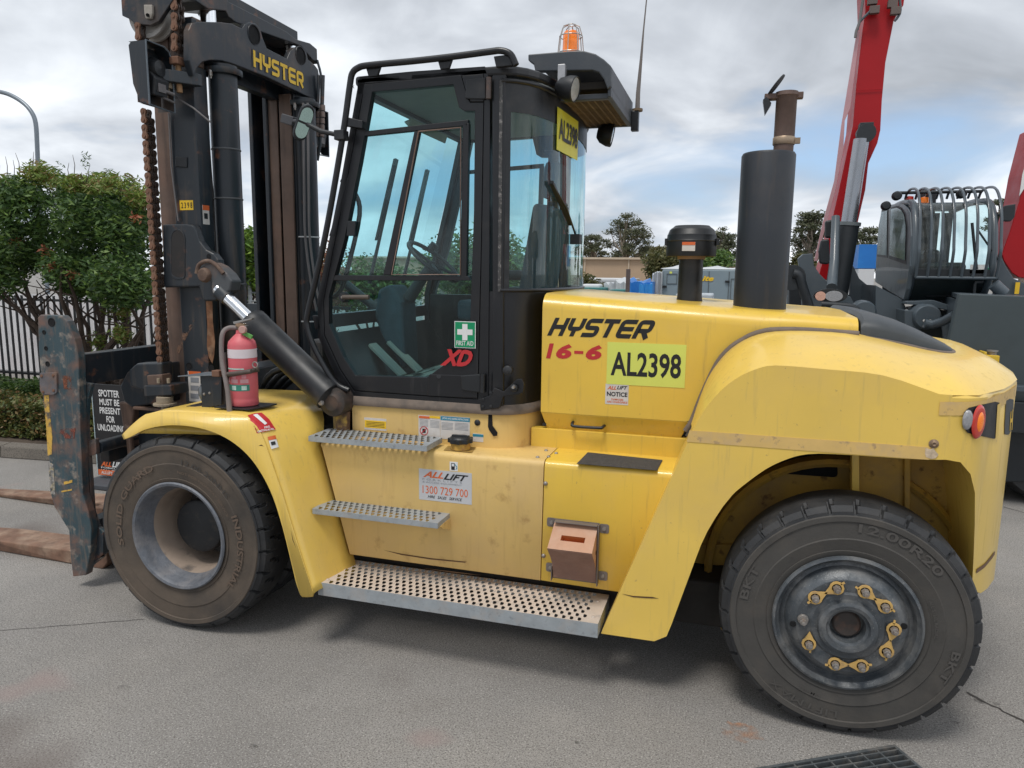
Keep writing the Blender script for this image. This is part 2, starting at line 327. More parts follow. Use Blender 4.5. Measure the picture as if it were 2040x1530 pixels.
def polar_text(name,body,c,r,h,amid,arc,y,mt,parent,bold=.01,rel=.003):
    """raised lettering round a tyre side wall; angle clockwise from the top as seen by the viewer"""
    vs,fs=text_verts(body,0,bold); out=[]
    for a,b in vs:
        t=amid+(a-.5)*arc; rr=r+(b-.5)*h; out.append((c[0]+math.sin(t)*rr,y,c[2]+math.cos(t)*rr))
    return link(name,mesh(out,fs),mt,parent)
def logo_word(name,o,ex,ez,mt,parent,shear=0,grow=0.0):
    """the wide squared lettering of the maker's word, drawn as broad strokes with rounded bends"""
    h=.11; w_=.90
    L_={'H':[[(h,0),(h,1)],[(1-h,0),(1-h,1)],[(2*h,.5),(1-2*h,.5)]],
        'Y':[[(h,1),(h,.42),(1-h,.42),(1-h,1)],[(.5,.34),(.5,0)]],
        'S':[[(1,1-h*.9),(h,1-h*.9),(h,.5),(1-h,.5),(1-h,h*.9),(0,h*.9)]],
        'T':[[(0,1-h*.9),(1,1-h*.9)],[(.5,1-2*h),(.5,0)]],
        'E':[[(1,1-h*.9),(h,1-h*.9),(h,h*.9),(1,h*.9)],[(2*h,.5),(.95,.5)]],
        'R':[[(h,0),(h,1-h*.9),(1-h,1-h*.9),(1-h,.42),(2*h,.42)],[(.56,.36),(1-h*.9,0)]]}
    o=Vector(o);ex=Vector(ex);ez=Vector(ez); n=6; step=1/(n-.14); lw=step*.86; mb=MB(); asp=ex.length*lw/ez.length; nrm=ex.cross(ez).normalized(); lay=0
    for k,chh in enumerate('HYSTER'):
        for st_ in L_[chh]:
            pts=[Vector((a*asp,b,0)) for a,b in st_]; q=[pts[0]]
            for i in range(1,len(pts)-1):
                p=pts[i]; a=pts[i-1]-p; b=pts[i+1]-p; d=min(.16,a.length*.45,b.length*.45); p0=p+a.normalized()*d; p1=p+b.normalized()*d
                q+=[p0*(1-t)**2+p*2*t*(1-t)+p1*t*t for t in (0,.25,.5,.75,1)]
            q.append(pts[-1]); hw=h+grow; lay+=1; off=nrm*(-.00012*(lay%3))
            if grow: q[0]=q[0]+(q[0]-q[1]).normalized()*grow; q[-1]=q[-1]+(q[-1]-q[-2]).normalized()*grow
            rows=[]
            for i,p in enumerate(q):
                d=((q[min(i+1,len(q)-1)]-p).normalized()+(p-q[max(i-1,0)]).normalized()).normalized(); s_=Vector((-d.y,d.x,0))*hw
                rows.append([o+ex*(k*step)+ex*(lw/asp)*(v.x)+Vector(ex).normalized()*shear*v.y+ez*v.y+off for v in (p+s_,p-s_)])
            mb.grid(rows)
    return mb.build(name,mt,parent)
def bvh_of(o):
    from mathutils.bvhtree import BVHTree
    bm=bmesh.new(); bm.from_mesh(o.data); t=BVHTree.FromBMesh(bm); bm.free(); return t
def cast_decal(name,ob,px,mt,par,off=.003,rings=5,n=5,tree=None):
    """a sticker that lies on a curved panel, outline given where it is seen"""
    tree=tree or bvh_of(ob); c=[sum(p[i] for p in px)/len(px) for i in (0,1)]; bnd=[]
    for i in range(len(px)):
        a,b=px[i],px[(i+1)%len(px)]
        for k in range(n): t=k/n; bnd.append((a[0]+(b[0]-a[0])*t,a[1]+(b[1]-a[1])*t))
    O=Vector((0,0,CAMH)); m_=len(bnd); vs=[];fs=[]
    def hit_(u,v):
        d=(S(u,v,y=3.0)-O).normalized(); r_=tree.ray_cast(O,d)
        if r_[0] is None: return None
        nn=r_[1]
        if nn.dot(d)>0: nn=-nn
        return r_[0]+nn*off
    for r_ in range(rings):
        f=1-r_/rings
        for u,v in bnd: vs.append(hit_(c[0]+(u-c[0])*f,c[1]+(v-c[1])*f))
    vs.append(hit_(*c)); last=None
    for i,v in enumerate(vs):
        if v is None: vs[i]=last or next(x for x in vs if x is not None)
        last=vs[i]
    for r_ in range(rings-1):
        for i in range(m_): fs.append((r_*m_+i,r_*m_+(i+1)%m_,(r_+1)*m_+(i+1)%m_,(r_+1)*m_+i))
    r_=rings-1
    for i in range(m_): fs.append((r_*m_+i,r_*m_+(i+1)%m_,len(vs)-1))
    return link(name,mesh(vs,fs),mt,par,smooth=60)
def cast_text(name,ob,body,quad,mt,par,off=.005,bold=.02,shear=0,tree=None):
    """quad = pixel corners: lower left, lower right, upper right, upper left"""
    tree=tree or bvh_of(ob); vs,fs=text_verts(body,shear,bold); O=Vector((0,0,CAMH)); out=[]; last=None
    for a,b in vs:
        u=(quad[0][0]*(1-a)+quad[1][0]*a)*(1-b)+(quad[3][0]*(1-a)+quad[2][0]*a)*b; v=(quad[0][1]*(1-a)+quad[1][1]*a)*(1-b)+(quad[3][1]*(1-a)+quad[2][1]*a)*b
        d=(S(u,v,y=3.0)-O).normalized(); r_=tree.ray_cast(O,d)
        if r_[0] is not None: last=r_[0]+(r_[1] if r_[1].dot(d)<0 else -r_[1])*off
        out.append(last or S(u,v,y=3.4))
    return link(name,mesh(out,fs),mt,par)
# ================================================================ THE FORKLIFT
FK=thing('forklift','large yellow heavy forklift with black cab and dark mast, parked side-on on the concrete','forklift',(-1.2,4.58,0))
YS=3.42; YM=4.58                     # side plane of the counterweight, centre line
def mir(p): return Vector((p[0],2*YM-p[1],p[2]))

# ---- tyres ------------------------------------------------------
def tyre(name,c,ro,wd,y0,dirn,nl,mside,parent,seg=8,gw=.10,gd=.022,gwid=.012,ri=.29,ring_r=None):
    """c centre, outer face at y0, dirn +1 = goes away from the viewer"""
    n=nl*seg*2; rs=ring_r or ro*.915
    # profile from inner bead on the outer face across tread to the inner bead
    prof=[(ri,.030),(ri+.02,.010),(ri+.05,.004),(ri+.052,.010),(rs-.11,.0),(rs-.105,.004),(rs-.03,.004),(rs-.027,-.002),(rs-.004,-.002),(rs,.004),(rs+.012,.006),
          (ro-.035,.014),(ro-.010,.030),(ro,.060),(ro+.001,.060+gw*.3),(ro+.002,.060+gw*.6),(ro+.003,.060+gw),(ro+.004,wd/2),(ro+.003,wd-.07-gw*.5),(ro,wd-.06),(ro-.012,wd-.03),(ro-.04,wd-.012),(rs,wd-.004),(ri+.02,wd-.01),(ri,wd-.03)]
    vs=[];m_=len(prof); pitch=2*math.pi/nl
    for i in range(n):
        t=2*math.pi*i/n; e=Vector((math.sin(t),0,math.cos(t)))
        for k,(r,h) in enumerate(prof):
            tw=max(0,h-.03)*.35/ro*1.0 + (.045/ro if h>.075 else 0)
            ph=((t-tw+10*pitch)%pitch)/pitch; ph=min(ph,1-ph)*pitch*ro
            if 10<=k<=(16 if gw>.08 else 14):
                if ph<gwid: r-=gd*(1 if k!=10 else .35)*(1 if k<15 else .6)
            vs.append(Vector(c)+e*r+Vector((0,dirn*h,0)))
    fs=[]
    for i in range(n):
        j=(i+1)%n
        for k in range(m_-1): fs.append((i*m_+k,j*m_+k,j*m_+k+1,i*m_+k+1))
    me=bpy.data.meshes.new(name); me.from_pydata([tuple(v) for v in vs],[],fs)
    me.materials.append(RUB); me.materials.append(mside)
    mi=[]
    for i in range(n):
        for k in range(m_-1): mi.append(1 if (k<9) else 0)
    me.polygons.foreach_set('material_index',mi); me.update()
    bm=bmesh.new(); bm.from_mesh(me); bmesh.ops.recalc_face_normals(bm,faces=bm.faces); bm.to_mesh(me); bm.free()
    return link(name,me,[RUB,mside],parent,smooth=38)
FC=(-2.995,3.29,.578); RC=(.565,3.39,.553)
ft=tyre('tyre',FC,.578,.30,0,1,27,RUBD,FK,seg=13,gw=.12,ring_r=.535,gwid=.0085)
polar_text('tyre_lettering','12.00-20NHS',FC,.445,.030,R(30),R(46),3.2895,mat('raised_rubber',(.060,.054,.048),.8,var=.1),FK)
polar_text('tyre_lettering','NOT FOR HIGHWAY SERVICE',FC,.385,.015,R(35),R(62),3.2855,mat('raised_rubber_brown',(.12,.085,.062),.8,var=.1),FK)
polar_text('tyre_lettering','SOLID GUARD',FC,.420,.040,R(-62),R(84),3.2855,MATS['raised_rubber_brown'],FK,bold=.02)
polar_text('tyre_lettering','INDUSTRIAL',FC,.425,.040,R(98),R(62),3.2855,MATS['raised_rubber_brown'],FK,bold=.02)
def duo(src,loc):
    o=src.copy(); COL.objects.link(o); o.matrix_parent_inverse=src.matrix_parent_inverse; o.location=Vector(loc); return o
for dy in (.325,2.0,2.325): duo(ft,(0,dy,0))
# front rim: deep barrel with the hub far inside
rim=MB().lathe((FC[0],3.29,FC[2]),(0,1,0),[(.300,.016),(.318,.006),(.322,-.004),(.314,-.012),(.300,-.008),(.288,.012),(.282,.05),(.276,.06),(.262,.10)],64).build('rim',RIMM,FK,smooth=35)
MB().lathe((FC[0],3.29,FC[2]),(0,1,0),[(.262,.10),(.250,.14),(.246,.40)],64).build('rim_barrel',RIMD,FK,smooth=35)
MB().lathe((FC[0],3.29,FC[2]),(0,1,0),[(.248,.385),(.225,.40),(.0,.40)],64).build('rim_disc',mat('dark_rim_disc',(.05,.045,.04),.7,var=.2,dirt=((.2,.15,.12),.3,9,.3,.7)),FK,smooth=35)
MB().lathe((FC[0],3.29,FC[2]),(0,1,0),[(.0,.165),(.143,.165),(.158,.175),(.163,.19),(.163,.42)],40).build('hub_cap',mat('black_hub',(.016,.017,.019),.6,var=.2,dirt=((.1,.08,.06),.15,20,.2,.6),bump=.2,bs=60),FK,smooth=35)
for k in range(10):
    t=2*math.pi*(k+.3)/10; c=Vector((FC[0]+.195*math.sin(t),3.29+.41,FC[2]+.195*math.cos(t)))
    cylp('wheel_nut',c+Vector((0,-.03,0)),c,.017,STEEL,FK,n=6)
    if k%2: boxp('nut_pointer',c+Vector((-.03,-.035,-.008)),c+Vector((.03,-.032,.008)),YPRINT,FK,bevel=0)
# rear wheel
rt=tyre('tyre',RC,.553,.31,0,1,31,RUBG,FK,seg=12,gw=.05,gd=.018,gwid=.0085,ring_r=.505,ri=.29)
duo(rt,(0,2*(YM-RC[1])-.31,0))
RB=mat('raised_rubber_grey',(.078,.072,.066),.8,var=.1)
polar_text('tyre_lettering','12.00R20',RC,.452,.040,R(27),R(50),3.3895,RB,FK,bold=.02)
polar_text('tyre_lettering','BKT',RC,.450,.038,R(-72),R(22),3.3895,RB,FK,bold=.02)
polar_text('tyre_lettering','BKT',RC,.450,.034,R(108),R(20),3.3895,RB,FK,bold=.02)
polar_text('tyre_lettering','LIFTMAX',RC,.446,.034,R(202),R(42),3.3890,RB,FK,bold=.0)
polar_text('tyre_lettering','LM-81',RC,.385,.022,R(200),R(14),3.3895,RB,FK)
polar_text('tyre_lettering','ALL STEEL RADIAL',RC,.360,.014,R(78),R(28),3.3895,RB,FK)
MB().lathe((RC[0],3.39,RC[2]),(0,1,0),[(.296,.03),(.312,.015),(.318,.004),(.314,-.006),(.304,-.010),(.300,.0),(.288,.012),(.283,.035),(.278,.042),(.262,.035),(.255,.02),(.235,-.012),(.215,-.024),(.160,-.024),(.150,-.030),(.128,-.030),(.122,-.052),(.108,-.058),(.092,-.056),(.086,-.040),(.075,-.035),(.070,.02),(.0,.02)],72).build('rim',RIMG,FK,smooth=30)
MB().lathe((RC[0],3.39,RC[2]),(0,1,0),[(.0,-.006),(.052,-.006),(.060,.0),(.060,.02)],40).build('hub_cap',mat('rusty_hub_centre',(.05,.04,.035),.6,var=.3,dirt=((.16,.08,.05),.4,20,.3,.8),bump=.3),FK,smooth=30)
for s_,dz in ((1,.03),(-1,-.03)):
    c=Vector((RC[0]+s_*.226,3.39-.024,RC[2]+dz+.005)); MB().lathe(c,(0,1,0),[(.0,-.0015),(.013,-.0015),(.015,.002)],12).build('hand_hole',mat('hole_dark',(.004,.004,.005),.9),FK)  # flat dark disc; the shade inside the hole is put into its colour
NUTA=[(-56,1),(-28,1),(12,1),(40,1),(76,2),(112,2),(148,2),(184,2),(-112,2),(-84,0)]
ptr=[(-50,45),(-20,-100),(18,100),(47,-45),(84,0+200),(118,0),(158,-90),(190,90),(-118,0),(-84,None)]
for k in range(10):
    ang=R(-84+36*k) if k else R(-84)
    ang=R([-50,-18,18,50,84,118,158,192,236,272][k]); c=Vector((RC[0]+.186*math.sin(ang),3.39-.026,RC[2]+.186*math.cos(ang)))
    MB().cyl(c,c+Vector((0,-.012,0)),.025,.022,16).cyl(c+Vector((0,-.012,0)),c+Vector((0,-.038,0)),.018,.0165,6).cyl(c+Vector((0,-.038,0)),c+Vector((0,-.054,0)),.009,.009,8).build('wheel_nut',STEEL,FK,bevel=.0015)
    pt=[110,-60,55,-110,165,30,-80,80,-10,None][k]
    if pt is not None:
        a=R([115,55,130,-30+150,190,25,262,98,350,0][k])
        # pointer: a ring with a small tail and an arrow towards its neighbour
        nb=[-18+0,-50,50,18,118,84,192,158,236,272][k]; nbc=Vector((RC[0]+.186*math.sin(R(nb)),c.y,RC[2]+.186*math.cos(R(nb))))
        d=(nbc-c); 
        if d.length<.01: d=Vector((0,0,.1))
        d.normalize(); q=Vector((d.z,0,-d.x)); yy=Vector((0,-.012,0))
        loop=[c+yy+(d*math.cos(t)+q*math.sin(t))*.031 for t in [R(x) for x in range(35,326,29)]]+[c+yy+d*.024-q*.019,c+yy+d*.060,c+yy+d*.024+q*.019]
        MB().prism(loop,(0,.006,0)).obox(c+yy-d*.033+q*.008+Vector((0,.003,0)),(d,q,Vector((0,1,0))),(.009,.004,.003)).build('nut_pointer',mat('ochre_pointer',(.60,.38,.12),.5,var=.1,dirt=((.3,.2,.12),.3,30,.2,.7)),FK,bevel=.001)

# ---- chassis ----------------------------------------------------
boxp('chassis',(-2.9,4.02,.42),(1.15,5.14,1.10),mat('shaded_underbody',(.018,.016,.014),.8,var=.2,vs=3,dirt=((.04,.033,.026),.4,5,.3,.8)),FK,bevel=.02)  # dark box put in to block light; underbody shade is in its colour
boxp('chassis',(-2.45,3.74,.27),(.05,5.42,.52),mat('shaded_underbody',(.018,.016,.014)),FK,bevel=.02)  # lower, wider box added to deepen the shade beneath the truck
boxp('axle',(-3.12,3.9,.40),(-2.86,5.3,.72),CHAR,FK,bevel=.03)
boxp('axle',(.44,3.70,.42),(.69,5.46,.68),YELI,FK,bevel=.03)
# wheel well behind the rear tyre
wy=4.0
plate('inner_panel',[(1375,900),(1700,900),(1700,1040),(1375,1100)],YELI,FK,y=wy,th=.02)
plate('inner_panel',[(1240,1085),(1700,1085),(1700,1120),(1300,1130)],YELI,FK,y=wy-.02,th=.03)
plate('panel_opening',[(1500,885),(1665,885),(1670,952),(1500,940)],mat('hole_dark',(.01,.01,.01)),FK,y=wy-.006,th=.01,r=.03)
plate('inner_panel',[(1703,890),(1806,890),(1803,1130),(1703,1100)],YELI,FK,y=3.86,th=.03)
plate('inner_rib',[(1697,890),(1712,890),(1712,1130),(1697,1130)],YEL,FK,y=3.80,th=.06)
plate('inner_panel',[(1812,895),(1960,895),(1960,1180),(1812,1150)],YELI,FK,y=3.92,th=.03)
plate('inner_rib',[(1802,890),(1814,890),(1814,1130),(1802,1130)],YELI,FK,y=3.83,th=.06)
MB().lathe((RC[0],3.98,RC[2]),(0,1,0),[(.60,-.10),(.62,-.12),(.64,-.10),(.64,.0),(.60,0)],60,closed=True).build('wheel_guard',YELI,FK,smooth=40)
for q in ((1893,963),(1901,1033)): 
    c=S(*q,y=3.92); cylp('bolt',c,c+Vector((0,-.012,0)),.009,YEL,FK,n=8)

# ---- counterweight ----------------------------------------------
cwm=MB()
arch=[(1303,1277.5),(1315,1277),(1324,1272),(1331,1262),(1340,1238),(1352,1205),(1378,1135),(1400,1077),(1425,1032),(1455,990),(1490,960),(1530,932),(1570,914),(1606,905),(1648,904),(1720,908),(1805,914),(1860,916)]
C_px=[(1378,862),(1396,828),(1418,798),(1444,771),(1475,749),(1508,735),(1545,728),(1650,736),(1760,748),(1868,787)]
D_px=[(1376,850),(1391,800),(1408,755),(1428,722),(1455,692),(1495,668),(1545,657),(1625,656),(1712,665),(1850,697)]
Cp=Q(C_px,y=YS); Cp[-1]=Vector((.85,YS,1.615)); Dp=Q(D_px,y=3.90); Dp[-1].x=.90; Cp=smooth_path(Cp,3); Dp=smooth_path(Dp,3)
lead=Q([(1197,1262)],y=YS)
def resamp(pts,n):
    pts=[Vector(p) for p in pts]; cum=[0]
    for a,b in zip(pts,pts[1:]): cum.append(cum[-1]+(b-a).length)
    out=[]
    for k in range(n):
        s_=cum[-1]*k/(n-1); i=0
        while i<len(cum)-2 and cum[i+1]<s_: i+=1
        t=(s_-cum[i])/max(1e-9,cum[i+1]-cum[i]); out.append(pts[i].lerp(pts[i+1],t))
    return out
side=Q([(1197,1262)],y=YS)+Cp+[Vector((.90,YS,1.613)),Vector((.90,YS,1.335))]+smooth_path(Q(arch,y=YS),3)[::-1]
oc=[Q([(1197,1262)],y=YS)[0]]; oc+=[oc[0].lerp(Cp[0],k/12) for k in range(1,12)]+Cp+[Vector((.90,YS,1.613))]
ic_=smooth_path(Q(arch,y=YS),3); ic_+=[Vector((.90,YS,1.335))]
ni=len(oc); isamp=[ic_[0]]
cum=[0]
for a,b in zip(oc,oc[1:]): cum.append(cum[-1]+(b-a).length)
icd=resamp(ic_,400)
for c_ in cum[1:]: isamp.append(icd[min(399,int(round(399*c_/cum[-1])))])
cwm.grid([[a,b] for a,b in zip(oc,isamp)])
# rear corner: plan path with its own lower edge and upper edge
pl=[(.90,YS,1.335,1.613),(.96,3.435,1.325,1.612),(1.01,3.465,1.27,1.612),(1.045,3.50,1.18,1.612),(1.068,3.535,1.03,1.612),(1.09,3.575,.86,1.612),(1.105,3.60,.70,1.613),(1.17,3.69,.655,1.615),(1.23,3.80,.64,1.62),(1.295,3.93,.64,1.630),(1.345,4.15,.64,1.64),(1.37,4.58,.64,1.65)]
full=[[(x,y,z0,z1)] for x,y,z0,z1 in pl]
pl2=pl+[(x,2*YM-y,z0,z1) for x,y,z0,z1 in pl[-2::-1]]
cwm.grid([[Vector((x,y,z0)),Vector((x,y,z0*.5+z1*.5)),Vector((x,y,z1-.012)),Vector((x-.004,y+.008 if y<YM else y-.008,z1))] for x,y,z0,z1 in pl2])
# inner surface of rear corner (thickness)
inn=[(x-.0,y,z0) for x,y,z0,z1 in pl]
cwm.grid([[Vector((x,y,z0)),Vector((x-(.0 if y<3.5 else .02),y+.45 if x<1.12 else y,z0+(.0)))] for x,y,z0,z1 in pl[:8]])
# arch lip going inwards
cwm.grid([[p,p+Vector((0,.50,0))] for p in isamp if p.z>.80])
ld=[p for p in isamp if p.z<=.85]; cwm.grid([[p,p+Vector((0,.14,0))] for p in [lead[0]]+ld])
bk=Q([(1197,1262),(1378,862)],y=YS); cwm.grid([[bk[0],bk[0]+Vector((0,.14,0))],[bk[1],bk[1]+Vector((0,.5,0))]])
# shoulder between side crease and the seal line, with a soft edge
D2=[p.copy() for p in Dp]
def shoulder(a,b):
    out=[]
    for t in (0,.02,.06,.14,.3,.5,.7,.86,1):
        p=a.lerp(b,t); bul=.030*math.sin(math.pi*t)*(1 if t>0 else 0); out.append(p+Vector((0,-bul*.5,bul)))
    return out
rows=[shoulder(a,b) for a,b in zip(Cp,D2)]
topC=[(.90,YS,1.613),(1.01,3.465,1.612),(1.105,3.60,1.613),(1.17,3.69,1.615),(1.23,3.80,1.62),(1.295,3.93,1.630),(1.345,4.15,1.64),(1.37,4.58,1.65)]
topD=[(.93,3.90,1.752),(.96,3.92,1.747),(.99,3.95,1.744),(1.02,4.0,1.742),(1.04,4.06,1.745),(1.06,4.15,1.75),(1.07,4.30,1.76),(1.075,4.58,1.77)]
rows+=[shoulder(Vector(a),Vector(b)) for a,b in zip(topC,topD)]
allr=rows+[[mir(p) for p in r] for r in rows[-2::-1]]
cwm.grid(allr)
# far side
cwm.grid([[mir(a),mir(b)] for a,b in zip(oc,isamp)])
# top deck under the bonnet end
cwm.grid([[Vector((x,y,1.74)) for y in (3.9,5.26)] for x in (.2,1.0)])
CW=own(cwm.build('counterweight',YEL,FK,smooth=32,merge=True))
# stickers and scars on the counterweight
def strip(name,ua,va,ub,vb,h,y,mt,n=8,par=FK,off=.002):
    a,b=S(ua,va,y=y),S(ub,vb,y=y); z=Vector((0,0,1)); 
    return MB().prism([a+Vector((0,-off,0)),b+Vector((0,-off,0)),b+Vector((0,-off,-h)),a+Vector((0,-off,-h))],(0,off*.9,0)).build(name,mt,par)
xs0=S(1371,857,y=YS).x; zt=S(1371,857,y=YS).z; zb=S(1371,880,y=YS).z
MB().prism([(xs0+.006,YS-.0025,zt),(.835,YS-.0025,zt),(.835,YS-.0025,zb),(xs0-.004,YS-.0025,zb)],(0,.002,0)).build('tape_strip',TAPE,CW)
def wrap_strip(pts,z0a,z1a,z0b,z1b,off=.003):
    n=len(pts); rows=[]; cum=[0]
    for i in range(1,n): cum.append(cum[-1]+(Vector(pts[i])-Vector(pts[i-1])).length)
    out=[]
    for i,(x,y) in enumerate(pts):
        a=Vector(pts[max(i-1,0)]);b=Vector(pts[min(i+1,n-1)]); d=(b-a).normalized(); nn=Vector((d.y,-d.x)); f=cum[i]/cum[-1]
        out.append([Vector((x+nn.x*off,y+nn.y*off,z0a+(z0b-z0a)*f)),Vector((x+nn.x*off,y+nn.y*off,z1a+(z1b-z1a)*f))])
    return MB().grid(out)
plan=[(x,y) for x,y,_,_ in pl if not (x<.86)]
def plan_between(xa,xb,n=10):
    P_=[Vector((.70,YS))]+[Vector(p) for p in plan]; out=[]
    for k in range(n+1):
        xq=xa+(xb-xa)*k/n
        for a,b in zip(P_,P_[1:]):
            if a.x<=xq<=b.x+1e-9: t=(xq-a.x)/max(1e-9,b.x-a.x); out.append((xq,a.y+(b.y-a.y)*t)); break
    return out
wrap_strip(plan_between(.855,1.30,16),1.525,1.583,1.55,1.608).build('tape_strip',TAPE,CW)
wrap_strip(plan_between(1.118,1.26),.775,.795,.79,.81,.003).build('scrape_mark',mat('scrape_brown',(.16,.09,.05),.8),CW)
# dent with bare metal
c=S(1860,884,y=YS)
MB().lathe(c+Vector((0,-.003,0)),(0,-1,0),[(.0,.003),(.008,.009),(.014,.003),(.020,.0)],14).build('dent',mat('scuffed_metal',(.25,.17,.11),.6,metal=.3,var=.4,vs=60,bump=.6),CW)
loop=[c+Vector((dx,-.0035,dz)) for dx,dz in((-.03,-.02),(-.012,-.025),(.0,-.018),(.008,-.03),(.022,-.045),(.012,-.062),(-.004,-.066),(-.024,-.06),(-.03,-.045))]
MB().prism(loop,(0,.0005,0)).build('scrape_mark',mat('scuffed_paint',(.55,.43,.30),.7,var=.3,vs=60),CW)
MB().prism([S(*q,y=YS)+Vector((0,-.002,0)) for q in((1240,1183),(1262,1187),(1300,1189),(1312,1192),(1290,1191.5),(1262,1189.5))],(0,.001,0)).build('scratch',mat('scratch_dark',(.10,.05,.02),.8),CW)
# lifting eye recess in the shoulder: flat disc, the hollow's shade in its yellow
def lens(name,c,n_,up,a,b,mt,par,th=.003,nn=24):
    n_=Vector(n_).normalized(); up=Vector(up); up=(up-n_*up.dot(n_)).normalized(); s_=up.cross(n_); c=Vector(c)
    return MB().prism([c+s_*a*math.cos(t)+up*b*math.sin(t) for t in [2*math.pi*i/nn for i in range(nn)]],n_*th).build(name,mt,par,bevel=min(.002,th*.4))
cc=S(1695,684,y=3.80); lens('lifting_recess_shade',cc+Vector((0,-.02,-.0)),(0,-.62,.78),(1,0,0),.030,.052,YELI,CW,th=.004)
# rear lamps, in a dark recess on the chamfered corner
def surf(x,off=.0):
    P_=[Vector((.70,YS))]+[Vector(p) for p in plan]
    for a,b in zip(P_,P_[1:]):
        if a.x<=x<=b.x: t=(x-a.x)/(b.x-a.x); d=(b-a).normalized(); return Vector((a.x+(b.x-a.x)*t+d.y*off,a.y+(b.y-a.y)*t-d.x*off)),d
def hit(u,v):   # pixel ray against the corner surface
    best=None
    for k in range(400):
        x=.72+(1.33-.72)*k/399; r_=surf(x)
        if r_ is None: continue
        p=S(u,v,y=r_[0].y); e=abs(p.x-x)
        if best is None or e<best[0]: best=(e,Vector((x,r_[0].y,p.z)),r_[1])
    return best[1],best[2]
def corner_loop(px,off,n=5):
    out=[]
    for i in range(len(px)):
        a=Vector(px[i]);b=Vector(px[(i+1)%len(px)])
        for k in range(n):
            q=a.lerp(b,k/n); p,d=hit(q.x,q.y); out.append(p+Vector((d.y,-d.x,0))*off)
    return out
def corner_plate(name,px,off,mt,n=5,th=.003):
    lp=corner_loop(px,off,n); c=sum(lp,Vector())/len(lp); vs=lp+[c]; m_=len(lp)
    me=mesh(vs,[(i,(i+1)%m_,m_) for i in range(m_)]); return link(name,me,mt,CW)
CWT=bvh_of(CW)
cast_decal('lamp_recess',CW,[(1919,822),(1928,812),(1980,800),(1989,802),(1989,815),(1984,869),(1979,874),(1926,862),(1919,853)],mat('lamp_housing',(.012,.013,.015),.5),CW,.0045,rings=9,n=10,tree=CWT)
cast_decal('recess_lip',CW,[(1984,806),(1990,802),(1986,868),(1980,873)],YEL,CW,.0065,rings=6,n=8,tree=CWT)
def lampdisc(name,u,v,a,b,mt,off=.012):
    r_=CWT.ray_cast(Vector((0,0,CAMH)),(S(u,v,y=3.0)-Vector((0,0,CAMH))).normalized()); p,n_=r_[0],r_[1]
    if n_.y>0: n_=-n_
    s_=Vector((-n_.y,n_.x,0)).normalized(); z=Vector((0,0,1)); rows=[]
    for k,(rr,h) in enumerate(((1,0),(.96,.6),(.8,.9),(.4,1),(0.01,1.02))):
        rows.append([p+n_*(.004+off*h)+(s_*a*math.cos(t)+z*b*math.sin(t))*rr for t in [2*math.pi*i/28 for i in range(29)]])
    return MB().grid(rows).build(name,mt,CW,smooth=60,merge=True)
lampdisc('rear_lamp',1947,840,.047,.074,REDL,off=.008); lampdisc('indicator_lamp',1948,840,.026,.046,ORNG,off=.0115)
lampdisc('reversing_lamp',1925,836,.024,.043,mat('clear_lens',(.30,.30,.31),.2,var=.2,vs=90,coat=.5))
cast_decal('rear_grille',CW,[(2003,798),(2010,794),(2018,796),(2017,850),(2008,866),(2000,865),(2000,845)],CHAR,CW,.003,tree=CWT)
cast_text('lettering',CW,'H',[(2009,858),(2014,856),(2016,815),(2011,820)],YPRINT,CW,.005,bold=.03,tree=CWT)

# ---- bonnet ------------------------------------------------------
HB=3.88; HF=2*YM-HB
def ztop(x): return 1.992-.058*(x+1.0)
seal=[(-.205,1.29),(-.173,1.349),(-.128,1.49),(-.062,1.655),(.0,1.738),(.06,1.783),(.102,1.808),(.15,1.825),(.208,1.835),(.35,1.838),(.588,1.828)]
xs=[-1.0,-.9,-.7,-.5,-.3,-.205]+[p[0] for p in seal[1:]]
zl=[1.333]*6+[p[1] for p in seal[1:]]
rows=[]; rr=.085
for x,z in zip(xs,zl):
    zt=ztop(x); r_=min(rr,(zt-z)*.9); q=[Vector((x,HB,z)),Vector((x,HB,max(z,(z+zt-r_)/2)))]
    for k in range(9): t=k/8*math.pi/2; q.append(Vector((x,HB+r_*(1-math.cos(t))*1.2,zt-r_+r_*math.sin(t))))
    q.append(Vector((x,YM,zt+.012))); rows.append(q+[mir(p) for p in q[-2::-1]])
hm=MB().grid(rows); r0=rows[0]; hm.add(r0,[tuple(range(len(r0)))]); r0=rows[-1]; hm.add(r0,[tuple(range(len(r0)))])
HOOD=own(hm.build('bonnet',YELB,FK,smooth=40,merge=True))
lo=Q([(1075,855),(1356,878.5)],y=3.93)
MB().prism([(-1.0,HB,1.3325),(-.185,HB,1.3325),(lo[1].x,3.93,1.232),(-.975,3.93,1.232)],(0,.05,0.0)).build('bonnet_sill',YELB,HOOD,bevel=.004)
h0=S(1140,846,y=3.89);h1=S(1203,853,y=3.89)
tubep('handle',smooth_path([h0+Vector((0,.02,.012)),h0+Vector((.004,-.02,.008)),h0+Vector((.02,-.03,-.002)),h1+Vector((-.02,-.03,.006)),h1+Vector((-.004,-.02,.01)),h1+Vector((0,.02,.01))],4),.0085,BLKP,HOOD)
c=S(1085,845,y=3.92); cylp('bolt',c,c+Vector((0,-.01,0)),.011,BLKP,HOOD,n=10)
# seal between bonnet and counterweight
sp=[Vector((x,HB-.022,z-.004)) for x,z in seal]; sp=smooth_path(sp,3)
tubep('rubber_seal',sp,.017,SEAL,FK,n=8)
tubep('rubber_seal',[p+Vector((.008,-.014,-.024)) for p in sp],.011,mat('seal_dark',(.05,.045,.04),.7),FK,n=8)
# chassis side below the bonnet
boxp('side_skirt',(-1.06,3.90,1.10),(-.20,3.96,1.236),YELB,FK,bevel=.004)
